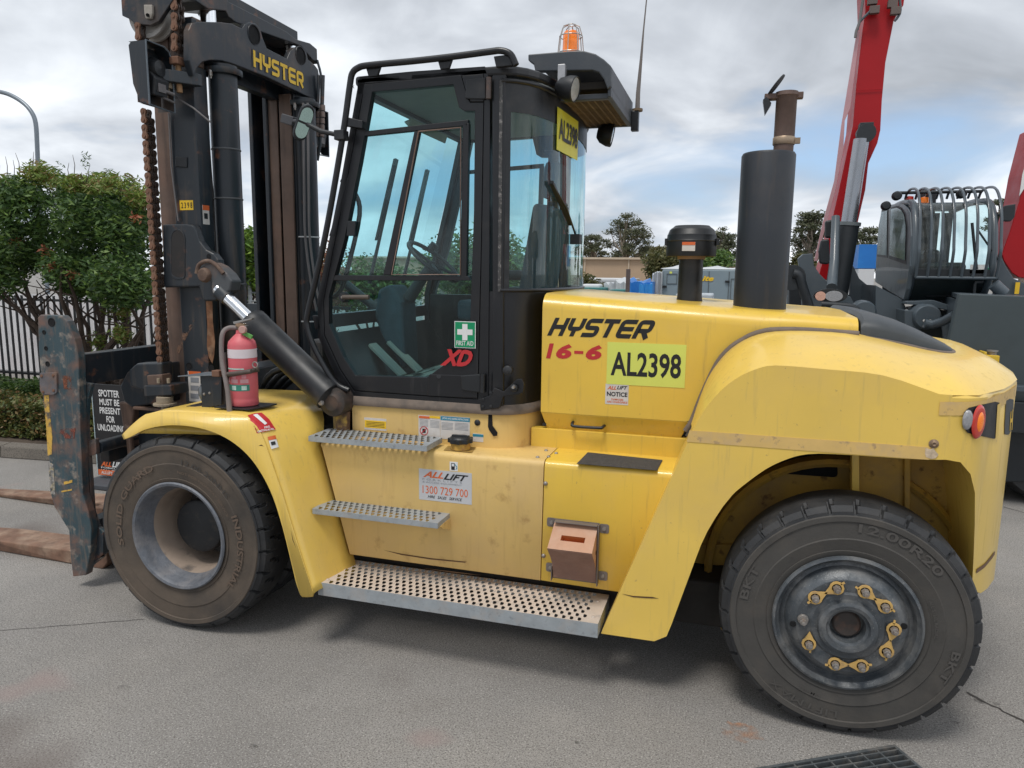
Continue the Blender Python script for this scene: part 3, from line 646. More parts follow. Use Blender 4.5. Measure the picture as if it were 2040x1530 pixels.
# lettering on the bonnet
ylet=HB-.0016
a=S(1091,668,y=ylet);b=S(1306,676,y=ylet);tt=S(1099,633,y=ylet)
logo_word('lettering',(a.x,ylet,a.z),(b.x-a.x-.045,0,0),(0,0,tt.z-a.z),BPRINT,HOOD,shear=.045,grow=.012)
for ch_,a_,b_,c_,d_ in (('1',1088,1103,684,714),('6',1108,1139,685,715),('-',1144,1162,699,705),('6',1167,1199,687,717)): text_y('lettering',ch_,ylet,a_,c_,b_,d_,RPRINT,HOOD,shear=.2 if ch_!='-' else 0,bold=.05)
x0,x1,z0,z1=rect_y(HB,1209,684,1366,769); boxp('number_plate',(x0,HB-.002,z0),(x1,HB-.0003,z1),FLUO,HOOD,bevel=0)
text_y('lettering','AL2398',HB-.003,1217,703,1357,752,BPRINT,HOOD,bold=.022)
sticker('notice_sticker',HB,1206,765,1252,806,WHITED,HOOD,th=.0012)
text_y('lettering','ALL',HB-.002,1210,769,1228,776,OPRINT,HOOD,shear=.3,bold=.03)
text_y('lettering','LIFT',HB-.002,1229,769,1250,776,BPRINT,HOOD,shear=.3,bold=.03)
text_y('lettering','NOTICE',HB-.002,1209,781,1250,790,BPRINT,HOOD,bold=.03)
text_y('lettering','DAMAGES\nARE CHARGABLE',HB-.002,1209,794,1250,803,OPRINT,HOOD)
# black plastic bonnet end
rows=[]
for k,(x,zs,zt,yn,fl) in enumerate(((.600,1.812,1.905,3.885,1),(.615,1.812,1.925,3.885,1),(.70,1.800,1.915,3.893,1),(.80,1.782,1.885,3.898,1),(.88,1.764,1.850,3.908,1),(.95,1.752,1.815,3.925,1),(1.01,1.744,1.783,3.97,1),(1.045,1.742,1.763,4.05,1),(1.065,1.742,1.748,4.18,1))):
    q=[]; hw=YM-yn
    for j in range(25):
        t=math.pi*j/24; cx_=math.cos(t); sx=math.sin(t)
        q.append(Vector((x,YM-hw*math.copysign(abs(cx_)**.35,cx_),zs+(zt-zs)*(abs(sx)**.5))))
    rows.append(q)
be=MB().grid(rows); be.add(rows[0],[tuple(range(25))]); be.build('bonnet_grille',mat('grey_bonnet_plastic',(.045,.052,.058),.5,var=.15,dirt=((.12,.115,.11),.35,5,.3,.6),bump=.2,bs=200),FK,smooth=50)
tubep('rubber_seal',smooth_path([Vector((x,yn-.008,zs-.004)) for x,zs,yn in ((.62,1.81,3.885),(.70,1.798,3.893),(.80,1.780,3.898),(.88,1.762,3.908),(.95,1.749,3.925),(1.01,1.742,3.97),(1.05,1.741,4.06),(1.07,1.742,4.25))],3),.012,SEAL,FK)
# ---- exhaust and air intake ---------------------------------------
mc=S(1511,610,z=1.93); mx,my=mc.x,4.20
zt_=S(1533,306,y=my).z
MB().lathe((mx,my,1.90),(0,0,1),[(.0,0),(.137,0),(.137,zt_-1.90-.012),(.130,zt_-1.90),(.0,zt_-1.90)],56).build('muffler',mat('matt_black_muffler',(.016,.020,.027),.5,var=.15,vs=3,dirt=((.06,.05,.045),.3,4,.35,.5),streak=((.07,.055,.045),.18,4,.2,.5),bump=.1,bs=200),FK,smooth=40)
px_=.158; z1=S(1566,192,y=my).z
P0=Vector((S(1560,300,y=my).x,my,zt_-.02)); P1=Vector((S(1567,205,y=my).x,my,z1)); P0.x=P1.x=(P0.x+P1.x)/2
EXM=mat('brown_exhaust_pipe',(.13,.085,.07),.6,metal=.3,var=.25,vs=10,dirt=((.07,.06,.055),.3,8,.3,.7),bump=.15)
MB().lathe(P0,(0,0,1),[(.050,0),(.050,.06),(.052,.062),(.052,P1.z-P0.z-.01),(.060,P1.z-P0.z),(.056,P1.z-P0.z+.02),(.040,P1.z-P0.z+.02),(.040,.1)],32).build('exhaust_pipe',EXM,FK,smooth=40)
MB().lathe(P0+Vector((0,0,.06)),(0,0,1),[(.053,0),(.056,.004),(.056,.036),(.053,.04)],32).obox(P0+Vector((.064,0,.08)),((1,0,0),(0,1,0),(0,0,1)),(.016,.014,.014)).build('pipe_clamp',mat('brassy_clamp',(.32,.24,.17),.45,metal=.6,var=.2),FK,smooth=40)
MB().obox(P1+Vector((.062,0,.0)),((1,0,0),(0,1,0),(0,0,1)),(.018,.02,.016)).obox(P1+Vector((-.075,0,0)),((1,0,0),(0,1,0),(0,0,1)),(.035,.028,.014)).build('flap_clamp',EXM,FK,bevel=.003)
fl=Q([(1520,198),(1527,192),(1531,197),(1537,205),(1533,212),(1524,227)],y=my-.03); MB().prism(fl,(0,.06,0)).build('rain_flap_weight',BLKP,FK,bevel=.002)
a=S(1528,196,y=my);b=S(1560,156,y=my); d=(b-a).normalized(); n_=Vector((-d.z,0,d.x)); mid=a.lerp(b,.60)
rf=[]; 
MB().prism([mid+d*.065*math.cos(t)+Vector((0,1,0))*.060*math.sin(t) for t in [2*math.pi*i/24 for i in range(24)]],n_*.010).obox(a.lerp(b,.2),(d,n_,(0,1,0)),(.05,.004,.018)).build('rain_flap',mat('sooty_flap',(.012,.012,.012),.6,var=.2),FK,bevel=.002)
ic=S(1373,600,z=1.95); iy=4.34; ix=ic.x
zi=S(1377,511,y=iy).z; zr=S(1377,450,y=iy).z
MB().lathe((ix,iy,1.93),(0,0,1),[(.0,0),(.072,0),(.074,.02),(.069,.05),(.067,zi-1.93+.02),(.0,zi-1.93+.02)],40).build('intake_pipe',BLKP,FK,smooth=40)
MB().lathe((ix,iy,zi-.004),(0,0,1),[(.070,-.012),(.078,-.012),(.078,.008),(.070,.008)],36,closed=True).build('intake_clamp',mat('tan_clamp',(.34,.22,.13),.6,var=.2),FK,smooth=40)
hgt=zr-zi
MB().lathe((ix-.003,iy,zi),(0,0,1),[(.0,.008),(.130,.008),(.137,.0),(.139,.006),(.139,hgt*.48),(.142,hgt*.50),(.138,hgt*.54),(.136,hgt*.70),(.133,hgt*.715),(.124,hgt*.86),(.112,hgt*.92),(.108,hgt*.93),(.095,hgt),(.0,hgt*1.01)],48).build('intake_cap',BLKP,FK,smooth=30)
for sx in(-1,1):
    boxp('cap_clip',(ix+sx*.142-.008,iy-.04,zi+.06),(ix+sx*.142+.008,iy,zi+.10),BLKP,FK,bevel=.002)
ys_=iy-.137
sticker('warning_sticker',ys_-.004,1359,482,1385,500,WHITED,FK,th=.003); sticker('warning_sticker',ys_-.006,1359,482,1385,488,OPRINT,FK,th=.003)
text_y('lettering','A#R%',ys_-.0095,1362,490,1383,498,BPRINT,FK) if False else None

# ---- tank and step side -------------------------------------------
YT=3.60
def tankbody(name,pxs,mt,ybk=4.05):
    lp=Q(pxs,y=YT); zt=1.129; lp[0].z=zt;lp[1].z=zt; r_=.035
    x0,x1=lp[0].x,lp[1].x; xb1,zb1=lp[2].x,lp[2].z; xb0,zb0=lp[3].x,lp[3].z
    rows=[]
    for xa,xb,zb in ((x0,xb0,zb0),(x1,xb1,zb1)):
        q=[Vector((xb,ybk,zb)),Vector((xb,YT+.006,zb)),Vector((xb,YT,zb+.006)),Vector((xa+(xb-xa)*.05,YT,zt-r_))]
        for k in range(1,6): t=k/5*math.pi/2; q.append(Vector((xa,YT+r_*(1-math.cos(t)),zt-r_+r_*math.sin(t))))
        q.append(Vector((xa,ybk,zt))); rows.append(q)
    mb=MB().grid(rows); 
    for r__ in rows: mb.add(r__,[tuple(range(len(r__)))])
    return mb.build(name,mt,FK,smooth=50,merge=True)
TK=own(tankbody('fuel_tank',[(639,898),(1083.3,919),(1076,1157),(697,1105)],YELD))
BX=own(tankbody('battery_cover',[(1085.3,919),(1372,948),(1270,1186),(1078,1157)],YELB))
gp=[S(u,v,z=1.132) for u,v in((1171,901.5),(1320,917),(1309,937.5),(1149,924))]
MB().prism(gp,(0,0,.002)).build('antislip_pad',GRIP,BX)
for u,v in((1087,963),(1083,1107)):
    c=S(u,v,y=YT); MB().lathe(c,(0,-1,0),[(.0,.012),(.006,.011),(.011,.006),(.012,0)],14).build('bolt',STEEL,BX,smooth=60)
for u,v in((1071,911),(1088,897.5),(1093,910),(1108,903)):
    c=S(u,v,z=1.13); MB().lathe(c,(0,0,1),[(.0,.008),(.005,.007),(.010,.003),(.011,0)],12).build('bolt',STEEL,TK if u<1080 else BX,smooth=60)
# decals on the tank
x0,x1,z0,z1=rect_y(YT,835,938,940,1000)
boxp('company_sticker',(x0,YT-.0016,z0),(x1,YT-.0002,z1),mat('silver_sticker',(.52,.53,.55),.4,metal=.1,var=.05,dirt=((.45,.36,.28),.2,9,.3,.5)),TK,bevel=0)
yl=YT-.0026
WX=x1-x0; WZ=z1-z0
def tq(body,fx0,fx1,fz0,fz1,mt,par=TK,**k): return text_quad('lettering',body,(x0+WX*fx0,yl,z0+WZ*fz0),(WX*(fx1-fx0),0,0),(0,0,WZ*(fz1-fz0)),mt,par,**k)
tq('ALL',.08,.47,.74,.94,OPRINT,shear=.45,bold=.03); tq('LIFT',.47,.94,.72,.92,BPRINT,shear=.45,bold=.03)
tq('F O R K L I F T S',.07,.82,.645,.70,GREYP,bold=0); tq('& ACCESS EQUIPMENT',.07,.82,.55,.61,GREYP,bold=0)
tq('1300 729 700',.07,.93,.22,.47,OPRINT,bold=.0); tq('HIRE   SALES   SERVICE',.17,.82,.08,.17,BPRINT,shear=.3,bold=.01)
sticker('fuel_sticker',YT,896,920,912,938,WHITE,TK,th=.0012); sticker('fuel_pump_print',YT-.0013,899,929,906,936,BPRINT,TK,th=.001)
x0,x1,z0,z1=rect_y(YT-.0013,899,922.5,906,936)
MB().ring([Vector((x0,YT-.0022,z0)),Vector((x1,YT-.0022,z0)),Vector((x1,YT-.0022,z1)),Vector((x0,YT-.0022,z1))],[Vector((x0+.003,YT-.0022,z0+.003)),Vector((x1-.003,YT-.0022,z0+.003)),Vector((x1-.003,YT-.0022,z1-.003)),Vector((x0+.003,YT-.0022,z1-.003))],(0,.0008,0)).build('fuel_pump_print',BPRINT,TK)
tubep('fuel_hose_print',[Vector((x1+.001,YT-.0015,z1-.006)),Vector((x1+.012,YT-.0015,z1-.02)),Vector((x1+.012,YT-.0015,z0+.01)),Vector((x1+.005,YT-.0015,z0+.004))],.0022,BLUP,TK,n=5)
# filler cap
fc=S(915,895,z=1.135)
MB().lathe(fc+Vector((0,.02,0)),(0,0,1),[(.0,0),(.055,0),(.053,.035),(.0,.035)],28).build('filler_neck',mat('rusty_yellow_neck',(.50,.29,.05),.7,var=.2,vs=20,dirt=((.25,.12,.05),.4,26,.2,.8)),TK,smooth=40)
capm=MB(); cpt=[]
for i in range(48):
    t=2*math.pi*i/48; r_=.066+.006*math.cos(9*t); cpt.append(fc+Vector((r_*math.cos(t),.02+r_*math.sin(t),.036)))
capm.prism(cpt,(0,0,.024)); c0=fc+Vector((0,.02,.06)); capm.lathe(c0,(0,0,1),[(.058,-.001),(.050,.008),(.0,.010)],32).obox(c0+Vector((0,0,.008)),((1,0,0),(0,1,0),(0,0,1)),(.05,.010,.008))
capm.build('filler_cap',BLKP,TK,bevel=.002)
MB().prism([S(u,v,z=1.131) for u,v in((884,897),(893,888),(948,891),(940,902))],(0,0,.0015)).build('filler_recess_shade',YELI,TK)  # thin plate; shade of the filler recess put into its darker yellow
# small dents on the tank
MB().prism([S(*q,y=YT)+Vector((0,-.0012,0)) for q in((765,1096),(800,1103),(860,1112),(930,1119),(926,1121),(858,1114.5),(800,1105.5))],(0,.0008,0)).build('scratch',MATS['scratch_dark'],TK)
MB().prism([S(*q,y=YT)+Vector((0,-.0012,0)) for q in((845,1132),(900,1138),(958,1146),(900,1140.5))],(0,.0008,0)).build('scratch',MATS['scratch_dark'],TK)

# ---- steps with punched gripping teeth ------------------------------
def step(name,xl,xr,y0,y1,zt,h,mt_top,mt_side,cell,row,holes=True,par=FK,xl2=None,blank=.05):
    """xl..xr length, y0 front, y1 back, real punched holes with raised lips"""
    st=MB().box((xl,y0,zt-h),(xr,y0+.004,zt)).box((xl,y1-.004,zt-h),(xr,y1,zt)).box((xl,y0+.004,zt-h),(xl+.004,y1-.004,zt)).box((xr-.004,y0+.004,zt-h),(xr,y1-.004,zt)).build(name,mt_side,par,bevel=.001)
    own(st); top=MB(); nr=int((y1-y0-.012)/row); rowh=(y1-y0)/nr
    for r_ in range(nr):
        ya=y0+r_*rowh; yb=ya+rowh; xa=xl+blank+(cell/2 if r_%2 else 0); nc=int((xr-blank-xa)/cell); xb=xa+nc*cell; zz=zt+.0006
        top.add([(xl,ya,zz),(xa,ya,zz),(xa,yb,zz),(xl,yb,zz)],[(0,1,2,3)]); top.add([(xb,ya,zz),(xr,ya,zz),(xr,yb,zz),(xb,yb,zz)],[(0,1,2,3)])
        for k in range(nc):
            a=xa+k*cell; cx_=a+cell/2; cy_=(ya+yb)/2; hw,hh=cell*.25,rowh*.40
            outer=[(a,ya,zz),(cx_,ya,zz),(a+cell,ya,zz),(a+cell,cy_,zz),(a+cell,yb,zz),(cx_,yb,zz),(a,yb,zz),(a,cy_,zz)]
            inner=[(cx_-hw*.5,cy_-hh*.7,zz+.001),(cx_+hw*.1,cy_-hh,zz),(cx_+hw*1.0,cy_-hh*.75,zz),(cx_+hw*1.2,cy_,zz),(cx_+hw*.9,cy_+hh*.75,zz),(cx_+hw*.0,cy_+hh,zz),(cx_-hw*.5,cy_+hh*.7,zz+.002),(cx_-hw*.3,cy_,zz+.009)]
            top.add(outer+inner,[(i,(i+1)%8,8+(i+1)%8,8+i) for i in range(8)])
            # lip: little hood leaning over the hole
            lip=[(cx_-hw*.55,cy_-hh*.7,zz+.001),(cx_-hw*.35,cy_,zz+.0095),(cx_-hw*.55,cy_+hh*.7,zz+.002),(cx_-hw*1.15,cy_,zz+.001)]
            top.add(lip,[(0,1,3),(1,2,3)])
    top.build('tread_plate',mt_top,st,kind='stuff')
    return st
zs=.392
b0=step('lower_step',-2.125,-.555,3.355,3.70,zs,.075,GALVD,GALV,.040,.040)
for q in((-2.09,3.40),(-2.09,3.62),(-.59,3.42),(-.60,3.60)): MB().lathe((q[0],q[1],zs+.001),(0,0,1),[(0,.005),(.009,.003),(.010,0)],12).build('bolt',GALVD,b0,smooth=60)
a=S(621,1010,y=3.40); b=S(893,1045,y=3.42)
ms=S(622,1022,y=3.44)
def upstep(uL,vL,uR,vR,yb,yf,name):
    p=S(uL,vL,y=yf); q=S(uR,vR,y=yf); zt=(p.z+q.z)/2; print(name,p,q)
    return step(name,p.x,q.x,yf,yb,zt,.030,GALV,GALV,.036,.036,blank=.02)
m1=upstep(622,1013,872,1043,3.60,3.43,'middle_step')
m2=upstep(614,868,850,890,3.74,3.52,'upper_step')
lp=Q([(868,1052),(895,1022),(897,1040),(882,1062)],y=3.5)
MB().prism([(S(873,1045,y=3.43).x-.03,3.45,S(873,1052,y=3.43).z+.0),(S(873,1045,y=3.43).x+.0,3.45,S(873,1052,y=3.43).z),(S(873,1045,y=3.43).x+.0,3.60,S(873,1052,y=3.43).z-.07),(S(873,1045,y=3.43).x+.0,3.60,S(873,1052,y=3.43).z)],(-.006,0,0)).build('step_bracket',YELD,FK,bevel=.001)
bz=S(873,1052,y=3.43)
MB().prism([(bz.x,3.46,bz.z),(bz.x,3.60,bz.z),(bz.x,3.60,bz.z-.055),(bz.x,3.50,bz.z-.03)],(-.012,0,0)).build('step_bracket',YELD,FK,bevel=.001)
# ---- front mudguard ------------------------------------------------
YF=3.30
def resample(pts,n):
    pts=[Vector(p) for p in pts]; cum=[0]
    for a,b in zip(pts,pts[1:]): cum.append(cum[-1]+(b-a).length)
    out=[]
    for k in range(n):
        s_=cum[-1]*k/(n-1); i=0
        while i<len(cum)-2 and cum[i+1]<s_: i+=1
        t=(s_-cum[i])/max(1e-9,cum[i+1]-cum[i]); out.append(pts[i].lerp(pts[i+1],t))
    return out
outer_px=[(244,866),(262,848),(285,829),(300,823),(340,821),(400,824),(480,829),(500,838),(517,856),(530,884),(545,928),(566,990),(590,1070),(612,1140),(626,1182)]
inner_px=[(247,874),(262,868),(290,854),(330,846),(375,847),(420,857),(460,876),(495,905),(523,943),(546,990),(565,1050),(580,1110),(592,1160),(600,1184)]
og=smooth_path(Q(outer_px,y=YF),4); ig=smooth_path(Q(inner_px,y=YF),4)
fm=MB()
loop=og+[Vector((og[-1].x-.005,YF,og[-1].z-.018)),Vector(((og[-1].x+ig[-1].x)/2,YF,og[-1].z-.026)),Vector((ig[-1].x+.01,YF,ig[-1].z-.012))]+ig[::-1]
fm.add(loop,[tuple(range(len(loop)))])
# cover surface: from the outer edge inwards
n=44; o2=resample(og,n)
def inner_pt(p,k):
    f=k/(n-1)
    # the front and top run straight across, the rear face folds in to the tank
    return None
topx=[p for p in o2]
tank_line=[S(640,898,y=3.62),S(697,1105,y=3.62)]
zt0=S(640,830,y=3.62)
rows=[]
for k,p in enumerate(o2):
    back=max(0,(p.x+2.66)/.50) ; back=min(1,back)
    if p.z>1.27 and p.x<-2.55: q=Vector((p.x,4.10,p.z+.012))
    else:
        # matching point on the inner line
        zz=p.z; t=(1.335-zz)/(1.335-.30); t=max(0,min(1,t))
        xin=-2.36+ (tank_line[1].x+2.36)*min(1,t*1.25) if zz>.5 else tank_line[1].x
        q=Vector((max(p.x+.02,-2.30+.28*t),3.64,zz+ (0.03 if t<.1 else 0)))
        if t<.12: q=Vector((p.x+.10,3.80,zz+.03))
    rows.append([p,p+(q-p)*.04+Vector((.006,0,.008)),p+(q-p)*.10+Vector((.010,0,.012)),p.lerp(q,.4)+Vector((.004,0,.004)),p.lerp(q,.7),q])
for i in range(3):      # relax the inward edge so that it flows
    for j in range(1,6):
        nn=[r[j].copy() for r in rows]
        for k in range(1,len(rows)-1): rows[k][j]=(nn[k-1]+nn[k]*2+nn[k+1])/4
fm.grid(rows)
# underside lip
fm.grid([[p,p+Vector((0,.03,.0))] for p in ig])
FEND=own(fm.build('mudguard',YEL,FK,smooth=34,merge=True))
fe=FEND.modifiers.new('thick','SOLIDIFY'); fe.thickness=.006; fe.offset=-1
# deck between mudguard and cab base
MB().grid([[Vector((x,y,z)) for y,z in ((3.80,1.315),(4.15,1.325))] for x in(-2.62,-2.42)]).build('deck_plate',YELD,FK)
boxp('deck_side',(-2.28,3.82,.60),(-1.98,3.86,1.33),YELD,FK)
# tape along the mudguard lip, stickers
tp=[S(u,v,y=YF)+Vector((0,-.0035,0)) for u,v in((297,826),(360,824),(486,831),(487,845),(420,841),(350,839),(297,845))]
MB().prism(tp,(0,.002,0)).build('tape_strip',TAPE,FEND)
FT=bvh_of(FEND)
cast_decal('extinguisher_sticker',FEND,[(493,829),(507,825),(521,824),(535,836),(548,856),(530,860),(513,863),(505,845)],RPRINT,FEND,.006,tree=FT)
cast_decal('extinguisher_print',FEND,[(504,829),(512,827),(531,845),(527,848)],WHITE,FEND,.0085,tree=FT)
cast_text('lettering',FEND,'FIRE',[(526,855),(537,853),(535,849),(525,851)],WHITE,FEND,.0085,tree=FT)
cast_text('lettering',FEND,'EXTINGUISHER',[(516,861.5),(545,857.5),(543,854),(515,857.5)],WHITE,FEND,.0085,tree=FT)
cast_decal('warning_sticker',FEND,[(532,871),(547,868),(554,891),(540,895)],WHITE,FEND,.006,tree=FT)
cast_decal('warning_sticker',FEND,[(532,871),(547,868),(549,875.5),(534,878)],OPRINT,FEND,.008,tree=FT)
cast_decal('warning_symbol',FEND,[(538,881),(546,879.5),(548,886),(540,888)],BPRINT,FEND,.008,tree=FT)
cast_decal('scratch',FEND,[(516,888),(522,885),(527,889),(523,887.5)],MATS['scratch_dark'],FEND,.006,tree=FT)
cast_decal('scratch',FEND,[(581,1056),(584,1075),(591,1092),(586,1078)],MATS['scratch_dark'],FEND,.006,tree=FT)

# ---- cab base (yellow) and cab ---------------------------------------
YC=3.77; YCF=2*YM-YC
cplan=[(-2.13,YC+.30),(-2.11,YC+.02),(-2.05,YC),(-1.28,YC),(-1.17,3.80),(-1.08,3.88),(-1.025,4.0),(-1.0,4.15),(-.985,4.35),(-.975,YM)]
rp=[(-1.28,YC),(-1.215,3.778),(-1.15,3.81),(-1.10,3.86),(-1.06,3.93),(-1.03,4.03),(-1.01,4.15),(-.99,4.35),(-.982,YM)]
rpf=rp+[(x,2*YM-y) for x,y in rp[-2::-1]]
def wallz(path,z0,z1,name,mt,par,off=0,**k):
    rows=[[Vector((x+off*.7,y-off if y<YM else y+off,z)) for z in (z0,z1)] for x,y in path]; return MB().grid(rows).build(name,mt,par,smooth=60,**k)
basepath=[(-2.12,4.2),(-2.12,YC)]+rpf
basepath[2:2]=[]
bb=MB(); prs=[]
rows=[[Vector((x,y,z)) for z in (1.128,1.315,1.325)] for x,y in basepath]; bb.grid(rows)
BASE=own(bb.build('cab_base',YELD,FK,smooth=50))
rows=[]
for x,y in basepath:
    sgn=-1 if y<YM else 1; o=.014
    rows.append([Vector((x+ (o if x>-1.3 else 0),y+sgn*o,1.322)),Vector((x+(o if x>-1.3 else 0),y+sgn*o*1.3,1.335)),Vector((x+(o if x>-1.3 else 0),y+sgn*o,1.352)),Vector((x,y,1.375))])
MB().grid(rows).build('cab_gasket',SEAL,FK,smooth=60)
# stickers on the base
sticker('warning_label',YC,726,833,770,857,WHITED,BASE); sticker('warning_label',YC-.001,726.5,838,769.5,853,YPRINT,BASE)
for k in range(4): sticker('print_line',YC-.0025,730,841+k*2.8,766,842+k*2.8,BPRINT,BASE,th=.0005)
sticker('instruction_label',YC,834,828,877,876,WHITED,BASE); sticker('instruction_label',YC-.0004,877.5,830,936,876,WHITED,BASE)
sticker('instruction_heading',YC-.0018,835,829,856,833.5,OPRINT,BASE); sticker('instruction_heading',YC-.0018,856,829,877,833.5,YPRINT,BASE); sticker('instruction_heading',YC-.0018,878,831,936,838.5,BLUP,BASE)
text_y('lettering','LIFTING AND LASHING INSTRUCTIONS',YC-.0036,881,833,933,836.5,WHITE,BASE)
for k in range(6):
    sticker('print_line',YC-.0018,836,836+k*2.6,853,836.8+k*2.6,GREYP,BASE,th=.0005); sticker('print_line',YC-.0018,857,838+k*2.6,875,838.8+k*2.6,GREYP,BASE,th=.0005)
    sticker('print_line',YC-.0024,880,842+k*2.6,902,842.8+k*2.6,GREYP,BASE,th=.0005); sticker('print_line',YC-.0024,906,843+k*2.6,933,843.8+k*2.6,GREYP,BASE,th=.0005)
c=S(845,858,y=YC); MB().lathe(c+Vector((0,-.0022,0)),(0,-1,0),[(.022,0),(.022,.001),(.026,.001),(.026,0)],28,closed=True).obox(c+Vector((0,-.003,0)),((1,0,1),(1,0,-1),(0,1,0)),(.023,.002,.0006)).build('no_riding_symbol',RPRINT,BASE)
MB().obox(c+Vector((0,-.0024,0)),((1,0,0),(0,0,1),(0,1,0)),(.010,.012,.0004)).build('no_riding_symbol',BPRINT,BASE)
sticker('data_label',YC,942,864,963,880,WHITED,BASE); sticker('data_label',YC-.001,942,865,963,870,BLUP,BASE)
c=S(951,842,y=YC); MB().lathe(c,(0,-1,0),[(.0,.008),(.013,.007),(.017,.003),(.018,0)],20).build('rubber_plug',BLKP,BASE,smooth=50)
# curved slot in the base
sl_=Q([(973,824),(980,824),(981,848),(991,862),(990,868),(983,869),(974,856),(972,850)],y=YC-.002)
MB().prism(sl_,(0,.003,0)).build('slot',mat('hole_dark',(.01,.01,.01)),BASE)
# lower cab shell behind the door, up to the rear glass sill
ZS=2.0
shell=MB(); rows=[[Vector((x,y,z)) for z in (1.365,1.40,ZS)] for x,y in [(-1.36,YC+.008),(-1.25,YC+.008)]+rpf[1:-1]+[(-1.25,YCF-.008),(-1.36,YCF-.008)]]; shell.grid(rows)
SH=own(shell.build('cab_shell',BLK,FK,smooth=50))
# corner pillar up to the roof (near and far), behind the door
def pil(mirror):
    m_=MB()
    lo=Q([(977,800),(980,572),(979,143),(1008,140),(1003,575),(1003,800)],y=YC+.003)
    lo[0].z=lo[5].z=1.37
    if mirror: lo=[mir(p) for p in lo]
    m_.prism(lo,(0,(.05 if not mirror else -.05),0)); return m_.build('corner_pillar',BLK,FK,bevel=.012)
pil(0); pil(1)
# rear curved glass and its edges
zr_=3.085
gp=[(-1.215,3.778)]+rp[2:]; gpf=gp+[(x,2*YM-y) for x,y in gp[-2::-1]]
MB().grid([[Vector((x,y,z)) for z in (ZS+.01,zr_)] for x,y in gpf]).build('rear_glass',GLASSR,FK,smooth=70)
tubep('glass_seal',[Vector((x+.004,y-.004 if y<YM else y+.004,ZS+.006)) for x,y in gpf],.010,BLK,FK,n=6)
tubep('glass_seal',[Vector((x+.004,y-.004 if y<YM else y+.004,zr_)) for x,y in gpf],.012,BLK,FK,n=6)
tubep('glass_seal',[Vector((gp[0][0],gp[0][1]-.004,ZS)),Vector((gp[0][0],gp[0][1]-.004,zr_))],.010,mat('scratched_black',(.06,.06,.06),.6,var=.3,vs=20,dirt=((.30,.28,.27),.35,60,.15,.8)),FK,n=6)
# blackened band of the glass: ceramic frit at the near edge
MB().grid([[Vector((x+.0025,y-.0025,z)) for z in (ZS+.012,zr_-.01)] for x,y in [(-1.213,3.777),(-1.19,3.788),(-1.17,3.80)]]).build('glass_frit',BLKP,FK,smooth=70)
MB().grid([[Vector((x+.0025,y-.0025 if y<YM else y+.0025,z)) for z in (2.93,zr_-.01)] for x,y in gpf]).build('glass_frit',BLKP,FK,smooth=70)
# number sign inside the rear glass
def rear_xy(y):
    for a,b in zip(gpf,gpf[1:]):
        if min(a[1],b[1])<=y<=max(a[1],b[1]): t=(y-a[1])/(b[1]-a[1]); return a[0]+(b[0]-a[0])*t
ya_,yb_=4.14,4.56
MB().prism([(rear_xy(ya_)+.010,ya_,2.79),(rear_xy(yb_)+.010,yb_,2.79),(rear_xy(yb_)+.010,yb_,3.02),(rear_xy(ya_)+.010,ya_,3.02)],(.003,0,0)).build('number_plate',mat('yellow_plate',(.72,.66,.02),.4,var=.05,vs=8,dirt=((.55,.52,.2),.3,9,.3,.5)),FK)
a=Vector((rear_xy(ya_)+.0185,ya_+.025,2.85)); b=Vector((rear_xy(yb_)+.0160,yb_-.02,2.85))
text_quad('lettering','AL2398',a,b-a,(0,0,.12),BPRINT,FK,bold=.02)
# rear wiper
w0=S(1130,480,y=4.47);w1=S(1073,392,y=4.2); w0.x=rear_xy(4.47)+.03; w1.x=rear_xy(4.15)+.02
w0=Vector((rear_xy(4.50)+.03,4.50,2.33)); w1=Vector((rear_xy(4.05)+.02,4.05,2.60))
MB().tube([w0,w0.lerp(w1,.55)+Vector((.02,0,0)),w1],.007,6).obox(w0.lerp(w1,.62),(w1-w0,(1,0,0),(0,0,1)),(.20,.012,.010)).obox(w0+Vector((0,0,-.02)),((1,0,0),(0,1,0),(0,0,1)),(.03,.035,.03)).build('wiper',BLKP,FK,bevel=.002)

